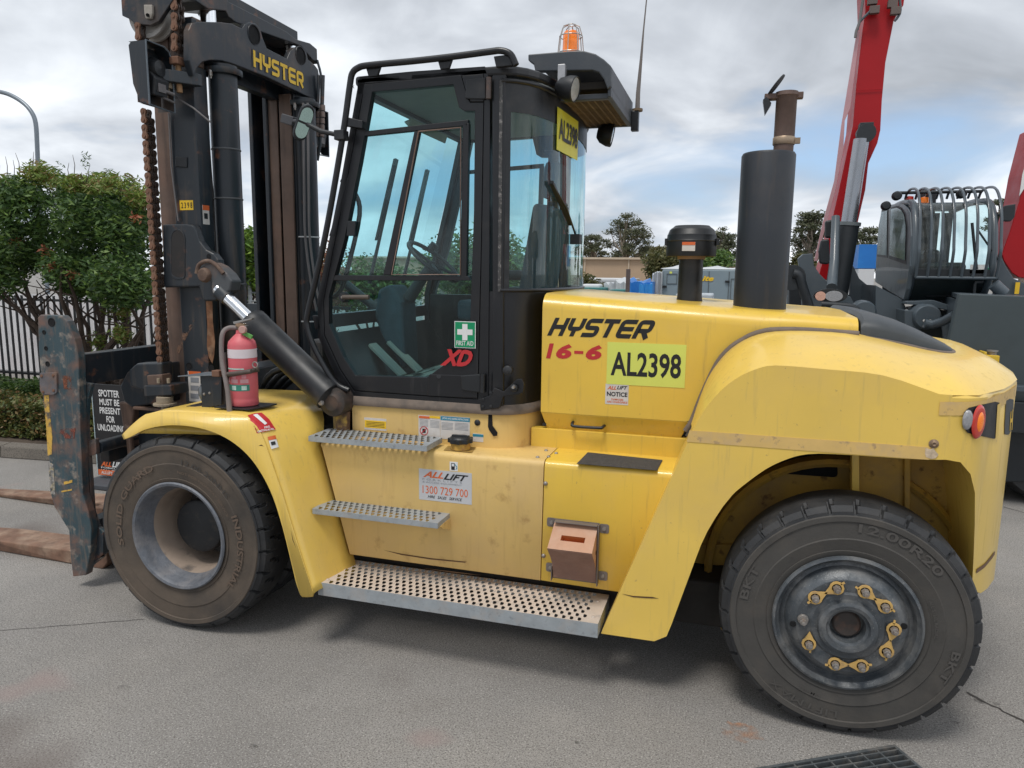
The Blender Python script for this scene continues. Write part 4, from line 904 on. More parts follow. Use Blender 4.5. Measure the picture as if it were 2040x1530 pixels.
# door (near) and the same frame on the far side
YD=YC-.004
def ringp(name,outer,inner,mt,th,mirror=False,par=FK,bevel=.003,y=YD):
    o=Q(outer,y=y); i=Q(inner,y=y); th_=th
    if mirror: o=[mir(p) for p in o]; i=[mir(p) for p in i]; th_=-th
    return MB().ring(o,i,(0,th_,0)).build(name,mt,par,bevel=bevel)
d_out=[(727,168),(820,159),(918,150),(930,190),(936,204),(963,204),(958,500),(951,795),(830,787),(706,778),(678,735),(647,668),(645,600),(663,505),(690,370)]
d_in =[(743,180),(825,174),(903,166),(915,222),(925,232),(945,234),(941,420),(932,700),(850,756),(706,748),(685,716),(655,650),(654,600),(690,500),(712,370)]
d_in =[(741,183),(822,176),(903,168),(914,214),(925,221),(946,221),(944,420),(935,690),(850,752),(708,748),(684,712),(655,645),(655,590),(686,478),(717,320)]
for mi_ in (0,1):
    D=ringp('door_frame',d_out,d_in,BLK,.045,mi_); own(D)
    # black printed border & lower rail are part of the glass door
    def bar(name,px,mt=BLK,th=.03,y=YD+.002,bv=.003):
        lp=Q(px,y=y); t_=th
        if mi_: lp=[mir(p) for p in lp]; t_=-th
        return MB().prism(lp,(0,t_,0)).build(name,mt,D,bevel=bv)
    bar('window_rail',[(719,262),(933,238),(931,250),(716,272)])
    bar('window_rail',[(668,548),(932,550),(938,559),(655,559)])
    bar('window_divider',[(825,262),(836,261),(778,548),(763,548)])
    bar('window_post',[(922,246),(934,245),(929,552),(916,551)])
    # curved black edge of the glass at the front
    bar('glass_border',[(655,470),(666,470),(690,380),(724,262),(731,205),(722,205),(700,330)],th=.004)
    g=Q(d_in,y=YD+.022); 
    if mi_: g=[mir(p) for p in g]
    link('door_glass' ,mesh(g,[tuple(range(len(g)))]),GLASS,D)
    # sliding pane frame
    sp_=Q([(834,262),(918,254),(917,547),(780,547)],y=YD-.001)
    if mi_: sp_=[mir(p) for p in sp_]
    if not mi_: tubep('pane_seal',sp_+[sp_[0]],.004,mat('brown_pane_seal',(.20,.13,.10),.6,var=.2),D,n=6)
    bar('door_corner_panel',[(855,745),(951,748),(951,794),(850,789)],BLK,th=.025,y=YD-.004,bv=.006)
    bar('door_lower_panel',[(706,750),(851,755),(847,788),(706,778)],BLK,th=.01,y=YD+.01)
    bar('door_top_panel',[(919,150),(963,146),(963,203),(938,203),(930,190)],BLK,th=.025,y=YD-.004,bv=.006)
    if mi_==0:
        NEARD=D
        for px in ([(928,157),(967,154),(967,198),(926,197)],[(917,748),(957,745),(957,783),(919,778)]):
            lp=Q(px,y=YD-.012); lp=round_loop(lp,.012)
            hg=MB().prism(lp,(0,.02,0)).build('hinge',BLKP,D,bevel=.006)
        for u,v,v2 in((974,154,197),(962,745,782)):
            a=S(u,v,y=YD-.016);b=S(u-1,v2,y=YD-.016); cylp('hinge_knuckle',a,b,.014,mat('rusty_hinge',(.06,.045,.04),.5,var=.3,dirt=((.22,.10,.06),.35,14,.2,.8)) if u>970 else BLKP,D)
        # latch and handle
        a=S(683,592,y=YD-.03);b=S(735,592,y=YD-.045)
        MB().lathe(a+Vector((0,.03,0)),(0,-1,0),[(.030,0),(.030,.02),(.024,.034),(.0,.036)],24).build('handle_boss',BLKP,D,smooth=40)
        MB().tube([a+Vector((.01,-.01,0)),a+Vector((.05,-.025,.002)),b],[.014,.013,.014],12).build('handle',mat('worn_handle',(.09,.07,.055),.5,var=.2),D,smooth=50)
        MB().lathe(a+Vector((0,-.006,0)),(0,-1,0),[(.009,0),(.008,.004),(.0,.004)],14).build('lock',STEEL,D)
        cylp('lock',S(874,750,y=YD-.004),S(874,750,y=YD-.01),.012,BLKP,D)
        lt=Q([(692,440),(708,440),(706,470),(690,470)],y=YD-.012); MB().prism(lt,(0,.012,0)).build('latch',BLKP,D,bevel=.003)
        # dark reflective lower half behind the glass
        # stickers
        x0,x1,z0,z1=rect_y(YD,907,640,949,693)
        boxp('first_aid_sticker',(x0,YD-.012,z0),(x1,YD-.010,z1),WHITE,D,bevel=0); e=.004
        boxp('first_aid_sticker',(x0+e,YD-.0135,z0+e),(x1-e,YD-.0125,z1-e),GPRINT,D,bevel=0)
        cx_=(x0+x1)/2; cz=z0+(z1-z0)*.60; k=(x1-x0)*.36; t_=k*.34; yy=YD-.0145
        MB().prism([(cx_-t_,yy,cz-k),(cx_+t_,yy,cz-k),(cx_+t_,yy,cz-t_),(cx_+k,yy,cz-t_),(cx_+k,yy,cz+t_),(cx_+t_,yy,cz+t_),(cx_+t_,yy,cz+k),(cx_-t_,yy,cz+k),(cx_-t_,yy,cz+t_),(cx_-k,yy,cz+t_),(cx_-k,yy,cz-t_),(cx_-t_,yy,cz-t_)],(0,.0008,0)).build('white_cross',WHITE,D)
        text_quad('lettering','FIRST AID',(x0+.012,yy,z0+.014),(x1-x0-.024,0,0),(0,0,.026),WHITE,D,bold=.01)
        x0,x1,z0,z1=rect_y(YD,878,696,943,729)
        text_quad('lettering','XD',(x0,YD-.010,z0),(x1-x0-.0,0,0),(0,0,z1-z0),RPRINT,D,shear=.45,bold=.05)
# bars of the cab opening round the door
for mi_ in (0,1):
    ringp('door_surround',[(716,152),(820,142),(966,132),(972,150),(976,190),(976,204),(975,500),(972,812),(830,806),(700,798),(668,750),(634,672),(632,598),(651,500),(678,365)],
        [(726,167),(820,158),(919,149),(931,190),(937,203),(964,203),(959,500),(952,796),(830,788),(705,779),(677,736),(646,669),(644,600),(662,504),(689,368)],BLK,.07,mi_,y=YC)
# front pillars, roof, windscreen
fx=[(-2.03,3.12),(-2.36,1.86),(-2.345,1.72),(-2.10,1.38)]
MB().prism([(-2.045,YC,3.14),(-2.045,YCF,3.14),(-2.045,YCF,3.06),(-2.045,YC,3.06)],(.05,0,0)).build('windscreen_frame',BLK,FK,bevel=.004)
MB().grid([[Vector((x-.01,y,z)) for y in (YC+.04,YCF-.04)] for x,z in fx]).build('windscreen',GLASS,FK)
MB().prism([(-2.37,YC,1.84),(-2.37,YCF,1.84),(-2.355,YCF,1.76),(-2.355,YC,1.76)],(.04,0,0)).build('windscreen_frame',BLK,FK,bevel=.004)
roof=MB(); zt=3.155
rl=[(-2.06,YC-.0,.05),(-1.28,YC,.05)]+[(x+.012,y-.01,0) for x,y in rp[1:]]
rpl=[Vector((x,y,0)) for x,y,_ in rl]; rpl+= [mir(p) for p in rpl[::-1]]
def zroof(x): return 3.125+(x+2.06)*(-.0)
roof.prism([Vector((p.x,p.y,3.105)) for p in rpl],(0,0,.055))
ROOF=own(roof.build('cab_roof',BLK,FK,bevel=.018,seg=3))
MB().prism([Vector((p.x*.97-.03,YM+(p.y-YM)*.93,3.085)) for p in rpl],(0,0,.02)).build('roof_lining',ROOFL,ROOF)
# roof bar / hand rail that sweeps down along the front pillar
yg=YC-.06
rail=smooth_path(Q([(1028,130),(1017,108),(998,101),(975,103),(900,113),(820,122),(735,130),(714,135),(702,146),(697,170),(686,250),(668,360),(648,470),(628,560),(613,625),(612,650),(625,690),(655,745),(675,768),(695,778)],y=yg),4)
tubep('roof_rail',rail,.017,BLK,FK,n=10)
rail2=[p+Vector((0,.0,0)) for p in Q([(745,140),(1010,112)],y=yg)]
for u,v in((742,135),(885,120)):
    MB().prism(Q([(u-14,v-2),(u+16,v-4),(u+9,v+16),(u-8,v+18)],y=yg+.008),(0,.02,0)).build('rail_bracket',BLK,FK,bevel=.003)
MB().prism(Q([(983,112),(1012,108),(1025,130),(988,134)],y=yg+.008),(0,.03,0)).build('rail_bracket',BLK,FK,bevel=.004)
a=S(690,236,y=yg);  MB().prism(Q([(686,232),(722,240),(721,256),(682,250)],y=yg),(0,.04,0)).build('rail_bracket',BLK,FK,bevel=.004)
# lower rear corner of the cab: step bracket, knobs
kb=Q([(1003,780),(1030,755),(1040,755),(1044,765),(1042,782),(1034,786),(1003,790),(995,813),(957,818),(955,795),(975,788),(985,772)],y=YC-.02)
MB().prism(kb,(0,.018,0)).build('hinge_bracket',BLK,SH,bevel=.004)
for u,v,r_ in((1016,736,.026),(1028,771,.020)):
    c=S(u,v,y=YC+.0); MB().lathe(c,(0,-1,0),[(r_*.8,0),(r_*.8,.03),(r_,.032),(r_,.05),(r_*.6,.056),(.0,.057)],24).build('rubber_knob',BLKP,SH,smooth=40)
c=S(1024,771,y=YC-.06); cylp('bolt',c,c+Vector((0,-.02,0)),.008,STEEL,SH,n=10)
for u,v in((963,795),(978,782),(962,810),(978,809)):
    c=S(u,v,y=YC-.02); MB().lathe(c,(0,-1,0),[(.009,0),(.008,.006),(0,.007)],10).build('bolt',BLKP,SH)
# air-conditioning unit overhanging the rear of the roof
ya0,ya1=4.14,5.02
prof=Q([(1052,108),(1137,101),(1163,101),(1186,107),(1203,118),(1217,131),(1217,172),(1210,178),(1203,158),(1193,144),(1180,140),(1066,142),(1063,128),(1052,120)],y=ya0)
acm=MB().prism(prof,(0,.045,0)); p2=[Vector((p.x,2*YM-p.y,p.z)) for p in prof]; acm.prism(p2,(0,-.045,0))
ACM=mat('weathered_plastic',(.050,.058,.068),.45,var=.1,dirt=((.13,.12,.115),.3,5,.35,.5),bump=.08,bs=60)
topl=prof[0:7]; acm.grid([[p+Vector((0,.02,0)),Vector((p.x,2*YM-p.y-.02,p.z))] for p in topl])
zb_=S(1217,172,y=ya0).z; xr_=prof[6].x
acm.prism([(xr_-.001,ya0+.02,zb_-.05),(xr_-.001,ya1-.0,zb_-.05),(xr_-.001,ya1-.0,prof[5].z),(xr_-.001,ya0+.02,prof[5].z)],(-.02,0,0))
AC=own(acm.build('roof_unit',ACM,FK,bevel=.006))
zb2=zb_-.045; gx0,gx1=-1.02,xr_-.03
gr=MB()
for k in range(8): x=gx0+(gx1-gx0)*k/7; gr.box((x-.004,ya0+.10,zb2),(x+.004,ya1-.03,zb2+.012))
for k in range(26):
    y=ya0+.10+(ya1-ya0-.13)*k/25; gr.box((gx0,y-.004,zb2+.003),(gx1,y+.004,zb2+.016))
gr.build('grille',GRIL,AC)
fr=[(gx0-.03,ya0+.06,zb2-.004),(xr_+.0,ya0+.06,zb2-.004),(xr_+.0,ya1+.0,zb2-.004),(gx0-.03,ya1+.0,zb2-.004)]
MB().ring([Vector(p) for p in fr],[Vector((gx0,ya0+.10,zb2-.004)),Vector((gx1,ya0+.10,zb2-.004)),Vector((gx1,ya1-.03,zb2-.004)),Vector((gx0,ya1-.03,zb2-.004))],(0,0,.03)).build('grille_frame',ACM,AC,bevel=.004)
boxp('duct',(-1.10,ya0+.06,zb2+.05),(gx1,ya1-.03,zb2+.09),mat('duct_dark',(.02,.016,.012),.8),AC)
MB().prism([(-1.12,ya0+.08,3.14),(-.95,ya0+.08,3.14),(-.90,ya0+.08,zb2+.01),(-1.05,ya0+.08,zb2+.0)],(0,ya1-ya0-.16,0)).build('duct_housing',GRIL,AC,bevel=.01)
# work lamps under the unit
def lamp_round(name,c,d,r,ln,par):
    c=Vector(c);d=Vector(d).normalized(); b_=MB().lathe(c,d,[(.0,-ln),(r*.45,-ln),(r*.8,-ln*.75),(r,-ln*.3),(r,0),(r*.93,.004),(r*.93,-.004)],32).build(name,BLKP,par,smooth=40); own(b_)
    MB().lathe(c,d,[(.0,.003),(r*.5,.002),(r*.92,-.003)],28).build('lamp_lens',mat('lamp_lens',(.42,.42,.40),.2,var=.15,vs=40,coat=.5),b_,smooth=60); return b_
lc=S(1146,178,y=4.05); lamp_round('work_lamp',lc,(.95,-.15,-.2),.068,.11,FK)
boxp('lamp_bracket',lc+Vector((-.095,-.02,.03)),lc+Vector((-.055,.02,.13)),mat('alloy_bracket',(.42,.42,.43),.4,metal=.5,var=.1,vs=30),FK,bevel=.003)
lc2=S(1220,270,y=4.96); lamp_round('work_lamp',lc2,(.95,.1,-.2),.075,.10,FK); boxp('lamp_bracket',lc2+Vector((-.07,-.02,.03)),lc2+Vector((-.03,.02,.12)),GRIL,FK,bevel=.003)
# beacon
bc=S(1137,101,y=4.42); zb3=prof[2].z; bx,by=S(1137,97,y=4.42).x,4.42
zt3=S(1137,62,y=by).z
BCN=own(MB().lathe((bx,by,zb3-.0),(0,0,1),[(.0,0),(.058,0),(.058,.025),(.050,.03),(.046,zt3-zb3-.02),(.038,zt3-zb3-.004),(.0,zt3-zb3)],32).build('beacon',ORNG,AC,smooth=40))
MB().lathe((bx,by,zb3-.0),(0,0,1),[(.062,0),(.062,.018),(.055,.02)],32).build('beacon_base',GREYP,BCN,smooth=40)
cg=MB(); hh=S(1137,50,y=by).z-zb3
for k in range(8):
    t=2*math.pi*k/8; c_,s_=math.cos(t),math.sin(t); cg.tube([(bx+.085*c_,by+.085*s_,zb3),(bx+.068*c_,by+.068*s_,zb3+hh*.7),(bx+.050*c_,by+.05*s_,zb3+hh*.95),(bx+.022*c_,by+.022*s_,zb3+hh)],.0032,5)
for f,r_ in((.3,.079),(.72,.066),(1.0,.022)):
    cg.tube([(bx+r_*math.cos(t),by+r_*math.sin(t),zb3+hh*f) for t in [2*math.pi*i/24 for i in range(25)]],.003,5)
cg.build('beacon_cage',mat('cage_wire',(.40,.38,.35),.4,metal=.5,var=.1),BCN)
# aerial
a0=S(1270,217,y=4.98); tubep('aerial',[a0+Vector((0,0,-.02)),a0+Vector((.0,0,.1)),S(1277,120,y=4.98),S(1282,60,y=4.98),S(1291,-30,y=4.98)],[.016,.014,.009,.005,.0035],mat('aerial_grey',(.16,.14,.13),.5),FK)
cylp('aerial_mount',a0+Vector((0,0,-.015)),a0,.034,GRIL,FK); boxp('aerial_bracket',(xr_,4.95,a0.z-.14),(a0.x+.012,5.0,a0.z-.015),BLK,FK)

# ---- cab interior ------------------------------------------------------
boxp('cab_floor',(-2.10,YC+.06,1.36),(-1.30,YCF-.06,1.41),FLOORM,FK,bevel=0)
for k in range(8): boxp('floor_rib',(-2.05+k*.09,YC+.08,1.41),(-2.02+k*.09,YM+.2,1.416),FLOORM,FK,bevel=0)
ST=thing('x','x','x',(0,0,0)); bpy.data.objects.remove(ST)
def sq(name,pts,y0,y1,mt,par=FK,bv=.03): return MB().prism([(x,y0,z) for x,z in pts],(0,y1-y0,0)).build(name,mt,par,bevel=bv,seg=3)
seat=own(sq('seat',[(-1.68,1.80),(-1.22,1.76),(-1.22,1.88),(-1.68,1.93)],4.33,4.83,SEATM)); 
sq('backrest',[(-1.30,1.86),(-1.16,1.84),(-1.07,2.50),(-1.19,2.52)],4.33,4.83,SEATM,seat); sq('head_rest',[(-1.18,2.56),(-1.08,2.55),(-1.06,2.78),(-1.15,2.78)],4.45,4.71,SEATM,seat)
sq('seat_base',[(-1.62,1.41),(-1.25,1.41),(-1.25,1.77),(-1.62,1.80)],4.40,4.76,CABIN,seat); sq('arm_rest',[(-1.62,2.05),(-1.25,2.05),(-1.25,2.12),(-1.62,2.12)],4.86,4.95,CABIN,seat)
con=own(sq('console',[(-2.33,1.80),(-2.20,1.45),(-2.10,1.45),(-2.12,1.90),(-2.20,2.02),(-2.30,1.98)],4.46,4.70,SEATM))
sc=Vector((-1.93,4.56,2.17)); nrm=Vector((.62,0,.78)).normalized(); aa=nrm.orthogonal().normalized(); bb_=nrm.cross(aa)
tubep('steering_wheel',[sc+(aa*math.cos(t)+bb_*math.sin(t))*.20 for t in [2*math.pi*i/32 for i in range(33)]],.014,BLKP,con,n=8)
MB().tube([sc-nrm*.02,sc-nrm*.30+Vector((0,0,-.02))],[.03,.045],12).tube([sc-aa*.2,sc-nrm*.02,sc+aa*.2],.012,6).tube([sc-bb_*.2,sc-nrm*.02,sc],.012,6).build('steering_column',CABIN,con,smooth=50)
cylp('steering_knob',sc+bb_*.2,sc+bb_*.2+nrm*.06,.025,CABIN,con)
for k,(dx,y) in enumerate(((-.02,4.2),(.0,4.42))): MB().prism([(-2.22+dx,y,1.62),(-2.0+dx,y,1.43),(-1.99+dx,y,1.445),(-2.21+dx,y,1.64)],(0,.10,0)).build('pedal',FLOORM,FK,bevel=.004)
sq('tan_cushion',[(-1.86,1.45),(-1.50,1.45),(-1.50,1.62),(-1.56,1.65),(-1.80,1.65),(-1.86,1.60)],4.95,5.15,TANM)
boxp('door_darkening_panel',(-2.30,YCF-.06,1.40),(-1.30,YCF-.03,1.93),BLK,FK)  # black panel added to darken the view through the lower glass
MB().prism([(-2.33,YC+.05,1.71),(-2.10,YC+.05,1.40),(-2.09,YC+.05,1.42),(-2.31,YC+.05,1.73)],(0,YCF-YC-.1,0)).build('front_darkening_panel',BLK,FK)  # sloping black panel, added to darken the lower front of the cab
sq('side_console',[(-1.75,1.41),(-1.05,1.41),(-1.05,2.0),(-1.60,2.0),(-1.75,1.8)],4.95,5.30,CABIN)
sq('levers',[(-1.80,2.05),(-1.76,2.05),(-1.74,2.25),(-1.78,2.25)],5.0,5.04,BLKP,bv=.01)
sq('sun_blind',[(-2.02,3.02),(-1.98,2.98),(-1.96,3.04)],4.3,4.9,mat('blind_cream',(.45,.42,.36),.7),bv=.01)
tubep('grab_bar',smooth_path([Vector((-2.21,YC+.10,2.62)),Vector((-2.13,YC+.10,2.55)),Vector((-2.10,YC+.10,2.42)),Vector((-2.19,YC+.10,2.10)),Vector((-2.24,YC+.10,1.98)),Vector((-2.32,YC+.10,1.93))],4),.014,BLK,FK)
for yy,l in ((4.35,.0),(4.86,.0)):
    b0_=Vector((-2.30,yy,2.02)); b1=Vector((-2.14,yy+.12,2.82)); MB().tube([b0_,b0_.lerp(b1,.5),b1],[.014,.010,.006],6).obox(b0_.lerp(b1,.68)+Vector((-.02,0,0)),(b1-b0_,(0,1,0),(1,0,.2)),(.27,.012,.008)).build('wiper',BLKP,FK)
tubep('wiper_link',[Vector((-2.33,4.3,2.06)),Vector((-2.33,4.9,2.06))],.012,BLKP,FK)
mc_=Vector((-2.03,5.30,2.86)); 
# ================================================================ MAST
XB=-3.17
def chan(name,y0,y1,x0,x1,z0,z1,mt,openside,t=.035):
    """upright of channel section"""
    m_=MB()
    if openside>0: lp=[(x0,y0),(x1,y0),(x1,y1),(x1-t,y1),(x1-t,y0+t),(x0+t,y0+t),(x0+t,y1),(x0,y1)]
    else: lp=[(x0,y1),(x1,y1),(x1,y0),(x1-t,y0),(x1-t,y1-t),(x0+t,y1-t),(x0+t,y0),(x0,y0)]
    m_.prism([(a,b,z0) for a,b in lp],(0,0,z1-z0)); return m_.build(name,mt,FK,bevel=.006)
O1=own(chan('mast_upright',3.90,4.02,-3.42,-3.225,.30,3.33,CHARM,1)); O2=chan('mast_upright',4.97,5.26,-3.43,-3.225,.30,3.62,CHARM,-1)
boxp('upper_upright',(-3.42,3.93,3.332),(-3.235,4.02,3.62),GREASE,FK,bevel=.01)
I1=chan('inner_upright',3.93,4.07,-3.56,-3.428,.28,3.78,GREASE,1); I2=chan('inner_upright',4.93,5.23,-3.60,-3.438,.28,3.78,CHARM,-1)
boxp('roller_track',(-3.44,4.95,.4),(-3.36,4.965,3.5),GREASE,FK); boxp('roller_track',(-3.34,4.945,.4),(-3.24,4.965,3.4),GREASE,FK)

# rust streak and marks on the near upright
yw=3.90
rs=Q([(412,655),(418,655),(428,700),(428,760),(422,770),(414,735),(416,700)],y=yw-.002); 
xw=-3.16
MB().prism(Q([(410,574),(422,576),(424,640),(428,680),(427,705),(423,724),(416,712),(412,690),(413,650),(410,600)],y=yw-.003),(0,.002,0)).build('rust_streak',mat('rust_streak',(.17,.075,.035),.8,var=.35,vs=18,dirt=((.33,.21,.13),.45,14,.25,.8),dirt2=((.03,.02,.015),.3,9,.2,.9)),O1)
MB().prism(Q([(352,700),(362,665),(372,655),(384,640),(392,632),(388,645),(378,660),(368,678),(356,705)],y=yw-.003),(0,.002,0)).build('scrape_mark',soft('rust_scrape',(.26,.15,.10),1.0,24),O1)
for u,v in((377,729),(421,732)):
    c=S(u,v,y=yw-.002); MB().lathe(c,(0,-1,0),[(0,.0),(.020,.0),(.022,.002)],16).build('bolt_hole',mat('hole_dark',(.01,.01,.01)),O1)
sticker('number_sticker',yw,358.5,399,385,418.5,YPRINT,O1); text_y('lettering','2 3 9 8',yw-.0025,361,403,383,415,BPRINT,O1)
def xstick(name,uL,vT,uR,vB,mt,k=0):
    a=S(uL,(vT+vB)/2,x=-3.2238+k);b=S(uR,(vT+vB)/2,x=-3.2238+k);zt_=S((uL+uR)/2,vT,x=-3.2238).z;zb_=S((uL+uR)/2,vB,x=-3.2238).z
    boxp(name,(-3.2255,a.y,zb_),(-3.2238+k,b.y,zt_),mt,O1,bevel=0)
xstick('warning_sticker',404,409,417,447,WHITED); xstick('warning_sticker',404,409,417,419,OPRINT,.001); xstick('warning_symbol',407,425,414,436,BPRINT,.001)
sticker('warning_sticker',yw,376,740,400,800,WHITED,O1,th=.0014); sticker('warning_sticker',yw-.0014,376,740,400,747,OPRINT,O1)
for k in range(3): sticker('warning_symbol',yw-.0014,380,752+k*16,396,762+k*16,GREYP,O1)
# lift cylinders
for yy,nm in ((4.14,0),(5.06,1)):
    xx=-3.20; LCY=own(MB().lathe((xx,yy,.4),(0,0,1),[(.0,0),(.088,0),(.088,2.98),(.0,2.98)],40).build('lift_cylinder',CHARM,FK,smooth=40))
    MB().lathe((xx,yy,3.32),(0,0,1),[(.115,0),(.122,.01),(.122,.035),(.089,.04),(.089,-.0)],36).build('cylinder_flange',CHAR,LCY,smooth=40)
    for zz in ((2.86,2.55,2.0) if not nm else (2.35,1.7)): MB().lathe((xx,yy,zz),(0,0,1),[(.089,0),(.0925,.003),(.0925,.009),(.089,.012)],32).build('cable_tie',mat('tie_grey',(.08,.085,.09),.5) if not nm else mat('tie_white',(.6,.6,.6),.4),LCY,smooth=40)
    xx=-3.29
    MB().lathe((xx,yy,3.38),(0,0,1),[(.085,0),(.085,.20),(.062,.20),(.062,.235),(.0,.235)],32).build('rod_gland',CHAR,LCY,smooth=35)
    MB().lathe((xx,yy,3.60),(0,0,1),[(.052,0),(.052,.16)],32).build('lift_rod',CHROME,LCY,smooth=60)
    c=Vector((-3.20,yy-.115,3.33)); MB().cyl(c,c+Vector((0,0,-.035)),.012,.012,6).cyl(c+Vector((0,0,-.035)),c+Vector((0,0,-.05)),.007,.007,8).build('bolt',STEEL,LCY)
# upper cross beam with lettering
bm_px=[(386,152),(377,120),(377,60),(383,46),(394,43),(440,44),(462,47),(484,57),(489,48),(498,44),(510,47),(518,55),(524,76),(532,96),(549,105),(573,117),(579,103),(588,94),(602,93),(611,103),(614,118),(628,130),(634,138),(636,150),(636,200),(632,202),(583,178),(530,153),(463,127),(441,121),(419,120),(403,124),(393,136)]
bl=Q(bm_px,x=XB); 
BEAM=own(MB().prism(bl,(-.045,0,0)).build('cross_beam',CHARM,FK,bevel=.007,seg=3))
for u,v in((506,69),(599,111)):
    c=S(u,v,x=XB); MB().lathe(c+Vector((-.02,0,0)),(1,0,0),[(.0,.0205),(.052,.0205),(.055,.026),(.062,.026),(.066,.0)],30).build('beam_hole',[mat('hole_dark',(.01,.01,.01))],BEAM)
    MB().lathe(c+Vector((.001,0,0)),(1,0,0),[(.058,.0),(.058,.004),(.066,.003),(.067,.0)],30).build('hole_rim',CHARM,BEAM,smooth=30)
a=S(507.5,139,x=XB+.002); b=S(604,175,x=XB+.002); t_=S(508,101,x=XB+.002)
yb0=S(505,135,x=XB).y; yb1=S(604,172,x=XB).y; zt1=S(507,101,x=XB).z; zb1=S(505,133,x=XB).z
logo_word('lettering',(XB+.0025,yb0-.012,zb1-.004),(0,(yb1-yb0)*1.02+.004,0),(0,0,zt1-zb1+.008),BPRINT,BEAM)
logo_word('lettering',(XB+.004,yb0,zb1),(0,yb1-yb0,0),(0,0,zt1-zb1),YPRINT,BEAM)
# beam returns towards the uprights
boxp('beam_web',(-3.33,3.90,3.38),(XB-.046,3.94,3.60),CHARM,FK); boxp('beam_web',(-3.33,5.24,3.38),(XB-.046,5.275,3.60),CHARM,FK)
boxp('beam_underside',(-3.42,4.08,3.36),(-3.345,5.10,3.56),CHARM,FK)
# second beam behind, on the inner stage
XB2=-3.225
b2=Q([(352,-120),(452,-40),(454,2),(570,62),(590,78),(618,86),(632,98),(633,128),(622,118),(600,92),(585,86),(488,52),(470,45),(456,34),(450,22),(415,18),(390,2),(352,-4)],x=XB2)
MB().prism(b2,(-.22,0,0)).build('inner_cross_beam',CHARM,FK,bevel=.006)
boxp('beam_top',(-3.56,3.86,3.86),(XB2-.121,5.24,3.93),CHARM,FK)
# chain pulley and its side plate
yp=3.80
cp=own(MB().prism(Q([(241,-90),(241,0),(243,31),(258,38),(270,48),(300,50),(316,42),(332,18),(348,-6),(348,-90)],y=yp-.01),(0,.03,0)).build('pulley_plate',CHARM,FK,bevel=.004))
pc=S(304,33,y=yp+.08)
MB().lathe(pc+Vector((0,-.045,0)),(0,1,0),[(.05,0.01),(.105,.01),(.112,.0),(.135,-.002),(.138,.004),(.138,.014),(.122,.02),(.122,.06),(.138,.066),(.138,.08),(.05,.08)],48).build('pulley',mat('pulley_steel',(.42,.40,.37),.5,metal=.1,var=.1,dirt=((.2,.14,.1),.3,8,.3,.6)),cp,smooth=40)
MB().prism(Q([(286,9),(302,9),(303,26),(300,37),(290,37),(287,27)],y=yp-.03),(0,.02,0)).build('pin_lock',mat('pin_steel',(.34,.31,.27),.5,metal=.3,var=.15,vs=30),cp,bevel=.004)
cylp('pulley_pin',S(294,30,y=yp-.045),S(294,30,y=yp-.02),.010,mat('hole_dark',(.01,.01,.01)),cp)
# leaf chains: every link plate is a part
def link_mesh(L_,W_,T_):
    vs=[];n=10
    loop=[]
    for s_ in (1,-1):
        for k in range(9):
            t=-.62+(math.pi+1.24)*k/8 if s_>0 else math.pi-.62+(math.pi+1.24)*k/8; loop.append((W_/2*math.cos(t),0,s_*L_/2+W_/2*math.sin(t)))
        loop.append((-s_*W_*.33,0,0))
    mb=MB().prism(loop,(0,T_,0)); 
    for z in(-L_/2,L_/2): mb.cyl((0,-.005,z),(0,0,z),W_*.24,W_*.24,8)
    me=bpy.data.meshes.new('chain_link'); me.from_pydata([tuple(v) for v in mb.v],[],mb.f); me.materials.append(CHAINM); me.update()
    bm=bmesh.new(); bm.from_mesh(me); bmesh.ops.recalc_face_normals(bm,faces=bm.faces); bm.to_mesh(me); bm.free(); return me
def chain(p0,p1,pitch,W_,par=FK,depth=.06,rows_=4):
    p0=Vector(p0);p1=Vector(p1); n=max(1,int((p1-p0).length/pitch)); d=(p1-p0)/n; me=link_mesh(d.length*.52,W_,.012); rot=Vector((0,0,1)).rotation_difference(-d.normalized()).to_matrix().to_4x4()
    me2=me.copy(); me2.materials.clear(); me2.materials.append(CHAIND)
    for k in range(n):
        c=p0+d*(k+.5)
        for j in range(rows_):
            o=bpy.data.objects.new('chain_link',me if j==0 else me2); COL.objects.link(o); o.parent=par; o.matrix_parent_inverse=PINV[par.name]
            off=d*.5 if j%2 else Vector()
            o.matrix_basis=Matrix.Translation(c+off+Vector((0,depth*j/(rows_-1)*1.0,0)))@rot
yc_=3.775
chain(S(284,214,y=yc_),S(318,738,y=yc_),.094,.042)
chain(S(345,-20,y=yc_+.02),S(346,104,y=yc_+.02),.094,.044)
chain(S(272,40,y=yc_),S(274,84,y=yc_),.09,.04)
def anchor(c,name='chain_anchor'):
    return MB().box((c.x-.032,c.y-.01,c.z-.045),(c.x+.032,c.y+.07,c.z+.0)).build(name,CHAINM,FK,bevel=.006)
c=S(347,112,y=yc_+.02); anchor(c)
MB().cyl(c+Vector((0,.03,-.04)),c+Vector((0,.03,-.20)),.017,.017,14).build('anchor_bolt',mat('ochre_bolt',(.30,.17,.08),.7,var=.25,vs=20),FK)
c=S(318,748,y=yc_); anchor(c)
